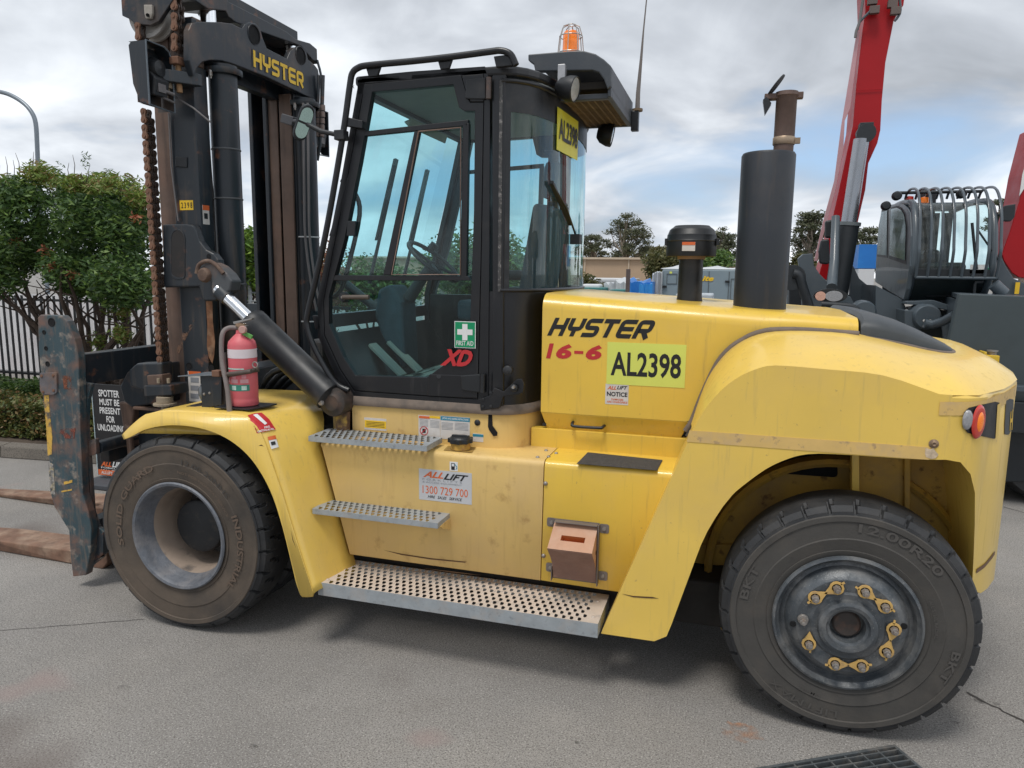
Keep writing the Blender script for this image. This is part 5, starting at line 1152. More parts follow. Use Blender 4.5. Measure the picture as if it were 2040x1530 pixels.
# anchor shelf on the upright (upper)
sh=[S(u,v,z=3.20) for u,v in((344,160),(378,162),(410,180),(412,150),(345,140))]
zz=S(378,164,y=3.80).z
MB().prism([(-3.42,3.72,zz),(-3.30,3.72,zz),(-3.17,3.88,zz),(-3.17,3.91,zz),(-3.42,3.91,zz)],(0,0,.07)).build('anchor_shelf',CHAR,FK,bevel=.005)
c=Vector((-3.34,3.79,zz)); MB().cyl(c,c+Vector((0,0,-.03)),.045,.045,20).cyl(c+Vector((0,0,-.03)),c+Vector((0,0,-.06)),.03,.03,6).cyl(c+Vector((.03,-.03,-.02)),c+Vector((.03,-.03,-.09)),.010,.010,8).build('anchor_nut',mat('tan_nut',(.30,.24,.17),.7,var=.2,vs=30),FK,bevel=.002)
# cable along the mast
tubep('cable',[S(344,190,y=3.86),S(385,215,y=3.86),S(419,243,y=3.9)],.006,mat('grey_cable',(.15,.14,.14),.6),FK,n=6)
tubep('cable',[S(336,225,y=3.88),S(341,330,y=3.88),S(355,440,y=3.88)],.005,MATS['grey_cable'],FK,n=6)
tubep('cable',smooth_path([S(413,230,y=4.1),S(416,300,y=4.1),S(424,400,y=4.1),S(430,465,y=4.1),S(432,560,y=4.1),S(438,700,y=4.1)],3),.010,MATS['grey_cable'],FK,n=8)
MB().prism(Q([(349,312),(372,313),(372,334),(349,332)],y=3.892),(0,.01,0)).build('sensor_box',BLKP,FK,bevel=.004)
# mast boss with tilt cylinder
ym=3.84
boss=own(MB().prism(Q([(323,447),(370,446),(385,449),(391,462),(397,480),(410,497),(425,505),(434,517),(440,550),(441,580),(430,600),(405,600),(396,572),(325,573)],y=ym),(0,.06,0)).build('mast_bracket',CHARM,FK,bevel=.012,seg=3))
sl2=[S(u,v,y=ym) for u,v in((339,470),(343,459),(352,455),(363,459),(369,470),(369,555),(352,557),(339,550))]
MB().ring([Vector((p.x,ym-.004,p.z)) for p in round_loop(sl2,.02,3)],[Vector((p.x*.86+(-3.335)*.14,ym-.004,p.z*.93+1.98*.0+2.2*.07)) for p in round_loop(sl2,.02,3)],(0,.01,0)).build('slot_edge',CHARM,boss,bevel=.002)
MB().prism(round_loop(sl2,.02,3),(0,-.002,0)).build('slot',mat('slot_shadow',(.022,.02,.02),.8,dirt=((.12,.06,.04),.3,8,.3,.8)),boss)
MB().lathe(S(416,511,y=ym),(0,-1,0),[(0,.001),(.016,.001),(.018,.0)],14).build('bolt_hole',mat('hole_dark',(.01,.01,.01)),boss)
t0=S(410,552,y=3.80); t1=S(668,800,y=3.70)
def along(u,v): 
    # point on the segment t0-t1 nearest the pixel ray
    best=None
    for k in range(201):
        p=t0.lerp(t1,k/200); q=S(u,v,y=p.y); e=(p-q).length
        if best is None or e<best[0]: best=(e,p)
    return best[1]
d=(t1-t0).normalized(); side_=Vector((0,1,0)); upv=d.cross(side_).normalized()
pR=along(452,590); pC=along(500,640); 
TC=own(MB().lathe(pC,d,[(.0,0),(.082,0),(.090,.012),(.090,.06),(.088,.065),(.088,(t1-pC).length-.11),(.092,(t1-pC).length-.10),(.092,(t1-pC).length-.05),(.05,(t1-pC).length-.03),(.0,(t1-pC).length-.03)],44).build('tilt_cylinder',BLKP,FK,smooth=40))
MB().cyl(t0+d*.12,pC+d*.02,.040,.040,28).build('tilt_rod',CHROME,TC,smooth=50)
MB().cyl(pR-d*.05,pR+d*.02,.052,.046,20).build('rod_end',CHAR,TC,smooth=40)
# clevis
clv=Q([(397,540),(404,528),(420,522),(436,530),(452,545),(462,560),(458,578),(446,590),(430,586),(420,580),(420,560),(412,552),(400,558)],y=3.76)
MB().prism(clv,(0,.10,0)).build('clevis',mat('clevis_paint',(.07,.075,.08),.5,var=.1,dirt=((.25,.14,.09),.4,6,.3,.85)),TC,bevel=.014,seg=3)
MB().lathe(S(409,548,y=3.76),(0,-1,0),[(0,.03),(.034,.028),(.042,.018),(.046,0)],24).build('pivot_pin',mat('dark_rust',(.10,.062,.045),.75,var=.3,vs=14,dirt=((.25,.17,.12),.35,18,.2,.7),bump=.4),TC,smooth=40)
MB().tube(smooth_path(Q([(392,545),(397,527),(415,520),(432,529),(445,545)],y=3.755),4),.013,8).build('rust_ring',mat('dark_rust',(.1,.06,.04)),TC,smooth=50)
MB().lathe(t1+Vector((0,-.05,0)),(0,1,0),[(.0,0),(.045,0),(.058,.01),(.080,.015),(.085,.03),(.085,.12),(.0,.12)],32).build('cylinder_pivot',mat('oily_pivot',(.035,.028,.024),.6,var=.3,dirt=((.16,.09,.06),.3,9,.3,.8)),TC,smooth=35)
MB().lathe(t1+Vector((-.055,-.06,.0)),(0,-1,0),[(0,.014),(.014,.012),(.018,0)],14).build('bolt',STEEL,TC)
# far tilt cylinder
p0f,p1f=mir(t0),mir(t1); MB().cyl(p0f,p0f.lerp(p1f,.35),.035,.035,20).cyl(p0f.lerp(p1f,.33),p1f,.088,.088,24).build('tilt_cylinder',BLKP,FK,smooth=40)
MB().prism(Q([(664,822),(690,822),(689,866),(671,864)],y=3.72),(0,.05,0)).build('pivot_bracket',mat('rusty_bracket',(.13,.075,.045),.8,var=.3,vs=14,dirt=((.55,.36,.07),.35,16,.2,.85),dirt2=((.03,.025,.02),.3,12,.2,.9),bump=.3),FK,bevel=.004)
boxp('pivot_bracket',(t1.x-.06,3.82,1.14),(t1.x+.10,3.90,1.42),mat('oily_pivot',(.03,.03,.03)),FK,bevel=.01)
# lamps on the mast in bent guards
def mast_lamp(mirror):
    yb=3.60; ex=S(294,140,y=yb).x; x0=S(258,120,y=yb).x; z1=S(292,79,y=yb).z; z0=S(296,208,y=yb).z; ye=3.80; xx=ex
    prof=[(x0,z1-.03),(x0+.012,z1),(xx,z1)]
    m_=MB(); f=(lambda p:mir(p)) if mirror else (lambda p:Vector(p))
    t=.006
    # near side plate
    sp=[(x0,yb,z1-.02),(x0+.02,yb,z1),(xx,yb,z1),(xx,yb,z0),(x0+.055,yb,z0+.02),(x0+.015,yb,z0+.12)]
    m_.prism([f(p) for p in sp],f((0,yb+t,0))-f((0,yb,0)))
    tp=[(x0+.02,yb,z1),(xx,yb,z1),(xx,ye-.05,z1+.0),(xx,ye,z1-.06),(xx,ye,z0+.0),(x0+.1,ye,z0),(x0+.1,ye,z1-.06),(x0+.05,ye-.05,z1)]
    m_.grid([[f((x0+.0,yb,z1)),f((x0,ye-.05,z1)),f((x0,ye,z1-.06)),f((x0,ye,z0)),f((x0+.05,ye,z0-.0))],[f((xx,yb,z1)),f((xx,ye-.05,z1)),f((xx,ye,z1-.06)),f((xx,ye,z0)),f((xx,ye,z0))]])
    m_.grid([[f((x0+.055,yb,z0+.01)),f((xx,yb,z0))],[f((x0+.055,ye,z0+.01)),f((xx,ye,z0))]])
    m_.prism([f(p) for p in ((x0+.03,yb+.01,z0+.02),(x0+.03,ye-.01,z0+.02),(x0+.03,ye-.01,z1-.01),(x0+.03,yb+.01,z1-.01))],(.006,0,0))
    G=own(m_.build('lamp_guard',CHARM,FK,bevel=.002))
    c=f((x0+.085,(yb+ye)/2+.0,z1-.13)); 
    MB().lathe(Vector(c)+Vector((0,0,0)),(-.6,0,.0),[(0,-.05),(.045,-.04),(.065,0),(.06,.03),(.035,.05),(.0,.055)],24).build('work_lamp',BLKP,G,smooth=40)
    c=f((x0+.085,(yb+ye)/2,z0+.14)); MB().prism([Vector(c)+Vector(q) for q in((-.04,-.06,-.06),(.03,-.06,-.08),(.05,-.06,.02),(.0,-.06,.07),(-.05,-.06,.05))],(0,.12,0)).build('work_lamp',BLKP,G,bevel=.01)
    rimp=[f(q) for q in ((xx,yb,z0),(xx,yb,z1),(xx,ye-.06,z1),(xx,ye-.02,z1-.02),(xx,ye,z1-.07),(xx,ye,z0-.01),(xx,yb,z0))]
    MB().tube([Vector(q) for q in rimp],.0055,6).build('guard_rim',mat('rim_grey',(.09,.11,.13),.4,var=.2,vs=20),G)
    c0=f((x0+.10,(yb+ye)/2,z1-.24)); MB().tube([Vector(c0),Vector(f((xx+.02,ye-.02,z1-.26)))],.010,8).tube([Vector(c0)+Vector((0,0,-.04)),Vector(f((xx,ye,z1-.30)))],.008,8).obox(Vector(c0),((1,0,0),(0,1,0),(0,0,1)),(.03,.03,.025)).build('lamp_bracket',mat('worn_bracket',(.13,.12,.12),.5,var=.2,vs=30),G)
mast_lamp(0); mast_lamp(1)
# mirror
mcn=S(606,245,x=-2.75); q_=Vector((-.1,.0,1)).normalized()
my_=S(606,245,y=3.70); ax=(S(617,212,y=3.70)-S(594,280,y=3.70)).normalized(); nn=Vector((.80,-.60,0)).normalized(); nn=(nn-ax*nn.dot(ax)).normalized(); sx=ax.cross(nn)
hl=(S(617,210,y=3.70)-S(594,282,y=3.70)).length/2
lp=[]
for s_ in (1,-1):
    for k in range(9):
        t=math.pi*k/8; lp.append(my_+ax*s_*(hl-.045)+ax*s_*.045*math.sin(t)+sx*s_*.040*math.cos(t))
MR=own(MB().prism(lp,-nn*.03).build('mirror',BLKP,FK,bevel=.008))
lp2=[my_+(p-my_)*.84+nn*.002 for p in lp]; link('mirror_glass',mesh(lp2,[tuple(range(len(lp2)))]),MIRR,MR)
MB().obox(my_+nn*.004,(sx,ax,nn),(.034,.006,.002)).build('mirror_band',BLKP,MR)
e0=S(680,270,y=3.70); e1=S(577,240,y=3.78); tubep('mirror_arm',[e0,S(640,262,y=3.71),my_-nn*.03],.013,BLKP,FK); MB().obox(e0,((1,0,0),(0,1,0),(0,0,1)),(.03,.03,.026)).build('arm_clamp',BLKP,FK,bevel=.004)
MB().obox(e1,((1,0,-.3),(0,1,0),(.3,0,1)),(.04,.03,.025)).tube([e1,my_-nn*.03],.012,8).build('arm_joint',mat('alloy_joint',(.05,.05,.055),.5),FK,bevel=.004)
# hoses on the far side of the mast
for k in range(3):
    u=624+k*9; HS=own(tubep('hose',smooth_path([S(u+2,150,y=5.2),S(u,215,y=5.2),S(u-3,262,y=5.2),S(u-5,290,y=5.2),S(u-10,320,y=5.2)],3),.013,CHAR,FK))
    for j in range(5): c=S(u+1-j*.5,215+j*13,y=5.2); MB().cyl(c+Vector((0,0,-.02)),c+Vector((0,0,.02)),.019,.019,10).build('hose_sleeve',mat('tan_sleeve',(.22,.16,.14),.7,var=.2,vs=30),HS,smooth=50)
tubep('hose',smooth_path([S(u,v,y=5.3) for u,v in((632,120),(640,160),(638,250),(630,290))],4),.010,CHAR,FK)
for u0 in (607,616): tubep('hose',smooth_path([S(u,v,y=4.9) for u,v in((u0-3,205),(u0-1,380),(u0+1,470),(u0+12,560),(u0+24,620))],4),.009,MATS['grey_cable'],FK)
# lower cross members of the mast and floor plates in front of the cab
boxp('cross_member',(-3.40,4.07,1.18),(-3.18,5.09,1.42),CHAR,FK,bevel=.01); boxp('cross_member',(-3.40,4.07,.45),(-3.18,5.09,.72),CHAR,FK,bevel=.01)
boxp('front_bulkhead',(-2.62,4.12,1.05),(-2.52,5.04,1.66),mat('bulkhead_dark',(.03,.032,.035),.6,dirt=((.1,.07,.05),.3,5,.3,.7)),FK,bevel=.02)
for k in range(4): tubep('hose',smooth_path([Vector((-3.1,4.2+.1*k,1.25)),Vector((-2.95,4.2+.1*k,1.42-.02*k)),Vector((-2.75,4.25+.1*k,1.45)),Vector((-2.6,4.3+.1*k,1.36))],4),.022,BLKP,FK)

# ================================================================ CARRIAGE AND FORKS
yp0=3.55
CARR=mat('chipped_carriage_paint',(.035,.065,.078),.5,var=.2,vs=6,dirt=((.19,.10,.07),.45,6,.18,.85),dirt2=((.33,.27,.22),.14,10,.12,.8),streak=((.17,.13,.10),.30,7,.2,.7),bump=.3,bs=90)
cpx=[(75,632),(80,627),(122,629),(133,640),(148,675),(156,712),(160,860),(165,985),(176,1020),(182,1055),(180,1100),(171,1146),(145,1149),(140,1105),(137,1057),(108,1010),(101,985),(97,900),(86,800),(77,700)]
CP=own(MB().prism(Q(cpx,y=yp0),(0,.055,0)).build('carriage_side_plate',CARR,FK,bevel=.006))
# rear flange that makes the plate a channel
fl_=Q([(122,629),(133,640),(148,675),(156,712),(160,860),(165,985),(176,1020),(182,1055)],y=yp0)
# its edge is turned back towards the truck
rb=Q([(160,760),(182,765),(174,800),(172,850),(180,960),(184,1020),(195,1050),(207,1060),(192,1080),(196,1112),(207,1108),(182,1128),(172,1146),(168,1000)],y=yp0+.06)
MB().prism(rb,(0,.03,0)).build('side_web',CARR,CP,bevel=.004)
MB().prism(Q([(180,1128),(205,1104),(206,1060),(186,1075),(181,1100)],y=yp0+.05),(0,.05,0)).build('lower_hook',CHAR,CP,bevel=.004)
lp=round_loop(Q([(78,743),(112,742),(113,782),(106,787),(84,786),(79,778)],y=yp0-.012),.01,2); CV=own(MB().prism(lp,(0,.013,0)).build('bolted_plate',mat('rough_grey_plate',(.12,.11,.115),.6,var=.25,vs=14,dirt=((.2,.11,.07),.4,12,.2,.8),bump=.3),CP,bevel=.003))
for u,v in((83,749),(106,748),(107,778),(86,781)):
    c=S(u,v,y=yp0-.012); MB().lathe(c,(0,-1,0),[(0,.006),(.009,.005),(.010,0)],10).build('bolt',CHAINM,CV)
for u,v,r_ in((103,642,.028),(88,662,.014),(92,694,.014),(95,725,.017)):
    c=S(u,v,y=yp0); MB().lathe(c,(0,-1,0),[(0,.0008),(r_*.75,.0008),(r_*.8,.003),(r_,.003),(r_,0)],18).build('bolt_hole',[mat('hole_dark',(.01,.01,.01))],CP)
YCH=mat('chipped_yellow',(.60,.36,.06),.6,var=.15,dirt=((.2,.14,.10),.3,30,.15,.8),dirt2=((.05,.06,.07),.3,24,.12,.9))
MB().prism(Q([(88,788),(97,787),(98,812),(104,870),(103,905),(95,908),(92,850),(89,815)],y=yp0-.002),(0,.0015,0)).build('paint_stripe',YCH,CP)
MB().prism(Q([(96,920),(106,925),(110,985),(101,985)],y=yp0-.002),(0,.0015,0)).build('paint_stripe',mat('scraped_paint',(.30,.28,.26),.7,var=.4,vs=40,dirt=((.5,.4,.2),.4,30,.15,.8),dirt2=((.03,.04,.05),.45,30,.15,.9)),CP)
MB().prism(Q([(124,748),(143,750),(142,776),(127,775)],y=yp0-.002),(0,.0015,0)).build('rust_patch',soft('rust_patch',(.24,.085,.045),1.2,30),CP)
MB().prism(Q([(120,855),(150,853),(148,874),(117,873)],y=yp0-.002),(0,.0015,0)).build('rust_patch',soft('rust_patch_red',(.26,.075,.05),1.1,20),CP)
for q in(((127,960),(144,956),(144,961),(127,966)),((122,978),(143,974),(143,977),(122,981))): MB().prism(Q(q,y=yp0-.002),(0,.0015,0)).build('paint_stripe',YCH,CP)
# far side plate
MB().prism([mir(p) for p in Q(cpx,y=yp0)],(0,-.055,0)).build('carriage_side_plate',CHAR,FK,bevel=.006)
# top bar and lower bars across
zt_=S(158,707,y=yp0+.06).z; xc=S(158,707,y=yp0+.06).x
boxp('carriage_bar',(xc-.09,yp0+.06,zt_-.20),(xc,2*YM-yp0-.06,zt_),CHARM,FK,bevel=.006)
boxp('carriage_bar',(xc-.12,yp0+.06,.22),(xc-.02,2*YM-yp0-.06,.44),CHAR,FK,bevel=.006)
boxp('carriage_bar',(xc-.10,3.80,.80),(xc-.02,5.36,.95),CHAR,FK,bevel=.006)
# side-shift cylinder
tubep('shift_cylinder',[Vector((xc+.05,yp0+.10,.945)),Vector((xc+.05,4.4,.945))],.040,CHARM,FK,n=20)
lp=round_loop(Q([(163,884),(190,873),(192,905),(172,910),(163,903)],y=yp0+.065),.012,2); MB().prism(lp,(0,.03,0)).build('cylinder_lug',CARR,FK,bevel=.004)
cylp('pivot_pin',S(172,895,y=yp0+.06),S(172,895,y=yp0+.07),.020,CHAINM,FK)
# inner carriage frame with rollers
for mi_ in (0,1):
    for px_,y_,mt_,th_ in (([(238,770),(252,742),(268,728),(342,722),(344,800),(262,812),(246,800)],3.86,CHARM,.10),([(236,800),(268,805),(262,850),(266,890),(240,892),(244,850)],3.90,GREASE,.10),([(262,812),(344,800),(344,905),(266,905)],3.95,CHARM,.05),([(245,845),(256,852),(262,905),(266,960),(258,960),(252,900)],3.84,GREASE,.04)):
        lp=Q(px_,y=y_); sg=1
        if mi_: lp=[mir(p) for p in lp]; sg=-1
        MB().prism(lp,(0,th_*sg,0)).build('carriage_frame',mt_,FK,bevel=.012)
boxp('frame_shelf',(-3.80,3.84,1.17),(-3.55,3.95,1.19),GREASE,FK)
c1=Q([(258,735),(275,724),(310,723),(338,725),(338,760),(310,762),(304,790),(290,800),(262,765)],y=3.74)
MB().prism(Q([(256,737),(272,724),(322,722),(322,768),(290,780),(258,770)],y=3.76),(0,.10,0)).build('roller_block',CHARM,FK,bevel=.014,seg=3)
MB().prism(Q([(285,768),(340,767),(342,788),(287,791)],y=3.70),(0,.16,0)).build('roller_block',CHARM,FK,bevel=.008)
cx=S(327,755,y=3.72)
MB().prism(Q([(292,748),(322,746),(324,768),(294,770)],y=3.735),(0,.08,0)).build('roller_block',GREASE,FK,bevel=.006)
c=S(328,790,y=3.72); MB().cyl(c,c+Vector((0,0,-.04)),.05,.05,20).cyl(c+Vector((0,0,-.04)),c+Vector((0,0,-.055)),.07,.07,20).cyl(c+Vector((0,0,-.055)),c+Vector((0,0,-.09)),.025,.025,6).build('anchor_nut',mat('tan_nut',(.3,.24,.17)),FK,bevel=.002)
for u in(316,336): c=S(u,763,y=3.72); cylp('bolt',c,c+Vector((0,0,.03)),.010,mat('tan_nut',(.3,.24,.17)),FK,n=6)
# forks
def fork(y0,xtip,par=FK):
    m_=MB(); wf=.26; xh=xc-.24
    prof=[(xh,.04),(xh,.45),(xh+.09,.45),(xh+.09,.05),(xh+.04,.0),(xh-.3,.004),(xtip,.005),(xtip,.03),(xh-1.0,.09),(xh-.08,.105)]
    vs=[(x,y0,z) for x,z in prof]; m_.prism(vs,(0,wf,0))
    # narrow the tip
    for i in(6,7): m_.v[i].y+=.06; m_.v[i+10].y-=.06
    return m_.build('fork',RUSTM,par,bevel=.008)
fork(3.84,-6.55); fork(4.78,-6.55)
# ---- lamp box on the mudguard
yL=3.42
LB=own(MB().prism(Q([(401,752),(432,745),(441,749),(441,806),(402,814)],y=yL),(0,.004,0)).build('lamp_box',CHARM,FK,bevel=.001))
zt_=S(363,755,y=yL).z
a=S(403,756,y=yL); b=S(440,752,y=yL); 
MB().prism([(a.x-.17,yL+.0,a.z+.005),(a.x-.13,yL-.02,a.z+.012),(b.x,yL-.01,b.z+.012),(b.x,yL+.17,b.z+.012),(a.x-.1,yL+.17,a.z+.012)],(0,0,.006)).build('lamp_hood',mat('hood_grey',(.12,.14,.16),.4,var=.1,vs=9,dirt=((.25,.24,.23),.4,9,.3,.6)),LB,bevel=.002)
z0=S(402,813,y=yL).z
MB().prism([(a.x-.12,yL,z0),(b.x,yL,z0),(b.x,yL+.15,z0),(a.x-.12,yL+.15,z0)],(0,0,.005)).build('lamp_foot',CHARM,LB)
lamp_round('side_lamp',(a.x-.02,yL+.085,(a.z+z0)/2),(-1,-.1,0),.075,.05,LB) if False else None
MB().lathe((a.x-.015,yL+.08,(a.z+z0)/2),(-1,0,0),[(0,.045),(.05,.044),(.072,.02),(.075,0),(.06,-.02)],28).build('side_lamp',mat('lamp_grey',(.10,.11,.12),.3,var=.1,coat=.3),LB,smooth=50)
for u in (407,418): MB().lathe(S(u,785-(u-407)*.2,y=yL),(0,-1,0),[(0,.006),(.007,.005),(.008,0)],10).build('bolt',STEEL,LB)
# ================================================================ EXTINGUISHER, CHOCK
xE=S(475,808,y=3.40).x; yE=3.455; zE=S(480,812,y=3.40).z+.008
br=own(MB().prism(Q([(436,706),(449,702),(457,812),(441,808)],y=3.44),(0,.15,0)).build('extinguisher_bracket',mat('dull_bracket',(.06,.052,.048),.6,dirt=((.16,.12,.10),.4,9,.3,.7)),FK,bevel=.002))
MB().prism([(xE-.13,3.36,zE-.012),(xE+.10,3.36,zE-.012),(xE+.14,3.50,zE-.012),(xE+.14,3.56,zE-.012),(xE-.11,3.56,zE-.012)],(0,0,.008)).build('bracket_foot',BLKP,br,bevel=.001)
EX=thing('fire_extinguisher','faded red dry powder extinguisher strapped upright on the front yellow mudguard','fire extinguisher',(xE,yE,zE))
r_=.077; zt_=S(480,680,y=yE-.08).z-zE; print('EXT',zt_)
bd=own(MB().lathe((xE,yE,zE),(0,0,1),[(.0,.012),(r_*.9,.012),(r_*.97,.0),(r_,.004),(r_,.035),(r_*.985,.04),(r_,.045),(r_,zt_-.03),(r_*.93,zt_-.008),(r_*.6,zt_+.02),(.03,zt_+.035),(.028,zt_+.055)],48).build('cylinder_body',REDP,EX,smooth=40))
def ebands(f0,f1,mt,name,a0=0,a1=360,off=.0012,body=bd):
    m_=MB(); n=40; rows=[]
    for k in range(n+1):
        t=R(a0+(a1-a0)*k/n); rows.append([Vector((xE+(r_+off)*math.sin(t),yE-(r_+off)*math.cos(t),zE+zt_*f)) for f in(f0,f1)])
    return m_.grid(rows).build(name,mt,body,smooth=60)
ebands(.735,.87,mat('white_band',(.70,.62,.64),.5,var=.04,vs=20),'white_band')
ebands(.24,.335,mat('green_band',(.03,.22,.16),.5,var=.08,vs=30),'green_panel',-70,60)
for k in range(3):
    a_=-60+k*42; ebands(.36,.42,mat('pale_pink',(.62,.32,.34),.5),'print_panel',a_,a_+32); ebands(.43,.49,mat('pale_pink2',(.62,.25,.28),.5,var=.2,vs=60),'print_symbol',a_+6,a_+24)
    ebands(.255,.32,mat('mint_print',(.45,.62,.55),.5,var=.2,vs=80),'print_symbol',a_+4,a_+24,off=.002)
ebands(.565,.585,mat('mint_print',(.4,.6,.5)),'print_line',-50,40,off=.0016)
zt2=zE+zt_
MB().lathe((xE,yE,zt2+.04),(0,0,1),[(.022,0),(.022,.035),(.03,.036),(.03,.05),(.0,.055)],20).build('valve',mat('brass_valve',(.36,.24,.16),.4,metal=.6,var=.2),EX,smooth=40)
MB().prism([(xE-.04,yE-.012,zt2+.085),(xE+.075,yE-.012,zt2+.115),(xE+.085,yE-.012,zt2+.125),(xE-.045,yE-.012,zt2+.100)],(0,.024,0)).prism([(xE-.06,yE-.010,zt2+.062),(xE+.04,yE-.01,zt2+.075),(xE+.04,yE-.01,zt2+.083),(xE-.06,yE-.01,zt2+.072)],(0,.02,0)).build('squeeze_lever',mat('silver_lever',(.35,.34,.33),.35,metal=.7,var=.1),EX,bevel=.002)
MB().lathe((xE+.035,yE-.03,zt2+.06),(.3,-1,0),[(0,.02),(.018,.02),(.022,.012),(.022,0)],20).build('gauge',mat('pale_gauge',(.50,.30,.26),.4),EX,smooth=40)
MB().obox((xE+.055,yE-.02,zt2+.03),((1,0,-.4),(0,1,0),(.4,0,1)),(.03,.006,.010)).build('safety_tag',mat('tag_green',(.12,.35,.08),.5),EX)
hs=smooth_path([Vector((xE,yE,zt2+.065)),Vector((xE-.06,yE-.03,zt2+.066)),Vector((xE-.080,yE-.06,zt2+.03)),Vector((xE-.083,yE-.07,zt2-.08)),Vector((xE-.068,yE-.08,zt2-.16)),Vector((xE-.045,yE-.092,zt2-.23)),Vector((xE-.035,yE-.094,zt2-.29))],5)
tubep('discharge_hose',hs,.013,mat('perished_hose',(.20,.17,.16),.7,var=.1,vs=12),EX)
tubep('nozzle',[hs[-1],hs[-1]+Vector((.008,-.002,-.10)),hs[-1]+Vector((.012,-.002,-.14))],[.013,.016,.014],MATS['perished_hose'],EX)
zs_=zE+zt_*.50
sm=MB(); ring=[(xE+(r_+.010)*math.cos(t),yE+(r_+.010)*math.sin(t)) for t in [2*math.pi*i/32 for i in range(33)]]
sm.grid([[Vector((x,y,zs_-.012+.015*(x-xE)/r_)),Vector((x,y,zs_+.012+.015*(x-xE)/r_))] for x,y in ring])
STR=own(sm.build('rubber_strap',mat('brown_strap',(.085,.065,.055),.7,var=.2,vs=20),EX,smooth=60)); sfm=STR.modifiers.new('s','SOLIDIFY'); sfm.thickness=.008
tubep('strap_handle',[Vector((xE-.03,yE-r_-.02,zs_)),Vector((xE+.11,yE-r_+.0,zs_+.02))],.012,MATS['brown_strap'],STR)
tubep('strap_ring',[Vector((xE+.125+.016*math.cos(t),yE-.06,zs_+.055+.016*math.sin(t))) for t in [2*math.pi*i/16 for i in range(17)]],.004,STEEL,STR,n=6)
boxp('strap_buckle',(xE-.14,yE-r_-.015,zs_-.02),(xE-.09,yE-r_+.03,zs_+.015),CHAINM,STR)
# wheel chock holder and chock
x0,x1,z0,z1=rect_y(YT,1101,1035,1201,1157); hy=YT
HM=mat('holder_steel',(.17,.145,.135),.6,metal=.2,var=.15,dirt=((.22,.16,.13),.3,12,.3,.6))
hx0=S(1099,1095,y=YT).x;hx1=S(1194,1105,y=YT).x; hz1=S(1150,1037,y=YT).z; hz0=S(1150,1157,y=YT).z
HD=own(MB().box((hx0+.012,YT-.004,hz0),(hx1-.003,YT-.001,hz1)).box((hx1-.006,YT-.040,hz0),(hx1,YT-.0045,hz1-.003)).box((hx0+.008,YT-.045,hz0),(hx0+.012,YT-.0045,hz0+.08)).box((hx0+.02,YT-.045,hz1-.008),(hx1-.008,YT-.0045,hz1-.003)).build('chock_holder',HM,BX and FK,bevel=.001))
for u,v in((1099,1040),(1204,1053),(1097,1130),(1201,1147)):
    c=S(u,v,y=YT); s_=1 if u<1150 else -1
    lp=round_loop([c+Vector((-.025,-.0035,-.025)),c+Vector((.025,-.0035,-.025)),c+Vector((.025,-.0035,.025)),c+Vector((-.025,-.0035,.025))],.012,3)
    lg=own(MB().prism(lp,(0,.0025,0)).build('mounting_ear',HM,HD,bevel=.001)); MB().cyl(c+Vector((0,-.0035,0)),c+Vector((0,-.012,0)),.011,.010,6).build('bolt',STEEL,lg)
CHK=thing('wheel_chock','faded orange wheel chock with hand slot, hanging in its holder on the yellow side panel','wheel chock',((hx0+hx1)/2,YT-.1,hz0))
wx0,wx1=hx0+.016,hx1-.010; zt_=hz1-.03; zb_=hz0+.015; D_=.165
# curved wedge: vertical back, sloping top with slot, concave ribbed face
def ch(x): 
    pts=[(YT-.008,zb_),(YT-.008,zt_),(YT-.012,zt_+.012)]
    top=(YT-D_,zt_-.075); pts.append(top)
    for k in range(1,9):
        t=k/8; y=YT-D_+(D_-.022)*(1-(1-t)**1.9); z=top[1]-.008+(zb_-top[1]+.008)*t; pts.append((y,z))
    return [Vector((x,y,z)) for y,z in pts]
r0_,r1_=ch(wx0),ch(wx1); m_=len(r0_)
body=MB(); body.add(r0_,[tuple(range(m_))]); body.add(r1_,[tuple(range(m_))])
for i in range(2): body.add([r0_[i],r1_[i],r1_[i+1],r0_[i+1]],[(0,1,2,3)])
# sloping top with a real slot
A,B,C_,D2_=r0_[2],r1_[2],r1_[3],r0_[3]
def tp_(a,b): return A.lerp(B,a).lerp(D2_.lerp(C_,a),b)
o_=[tp_(0,0),tp_(1,0),tp_(1,1),tp_(0,1)]; i_=[tp_(.24,.46),tp_(.78,.46),tp_(.78,.66),tp_(.24,.66)]; dn=Vector((0,.03,-.05))
body.add(o_+i_,[(0,1,5,4),(1,2,6,5),(2,3,7,6),(3,0,4,7)])
BODY=own(body.build('chock_body',CHOCK,CHK))
MB().add(i_+[p+dn for p in i_],[(0,1,5,4),(1,2,6,5),(2,3,7,6),(3,0,4,7),(4,5,6,7)]).build('hand_slot',CHOCKO,BODY)
rb_=MB()
for i in range(3,m_-1):
    for k in range(3):
        a0,a1=r0_[i].lerp(r0_[i+1],k/3),r0_[i].lerp(r0_[i+1],(k+1)/3); b0_,b1=r1_[i].lerp(r1_[i+1],k/3),r1_[i].lerp(r1_[i+1],(k+1)/3)
        nn=Vector((0,-.0045,-.0015)); e=Vector((.016,0,0))
        am=a0.lerp(a1,.75); bm2=b0_.lerp(b1,.75)
        rb_.add([a0,b0_,bm2+nn,am+nn,b1,a1],[(0,1,2,3),(3,2,4,5)])
rb_.build('ribbed_face',CHOCKD,BODY)
# side detail
cc=Vector((wx1+.0005,YT-.05,(zt_+zb_)/2+.03)); MB().lathe(cc,(1,0,0),[(0,.0005),(.010,.0005),(.012,0)],12).build('side_hole',mat('brown_hole',(.10,.04,.02),.8),BODY)
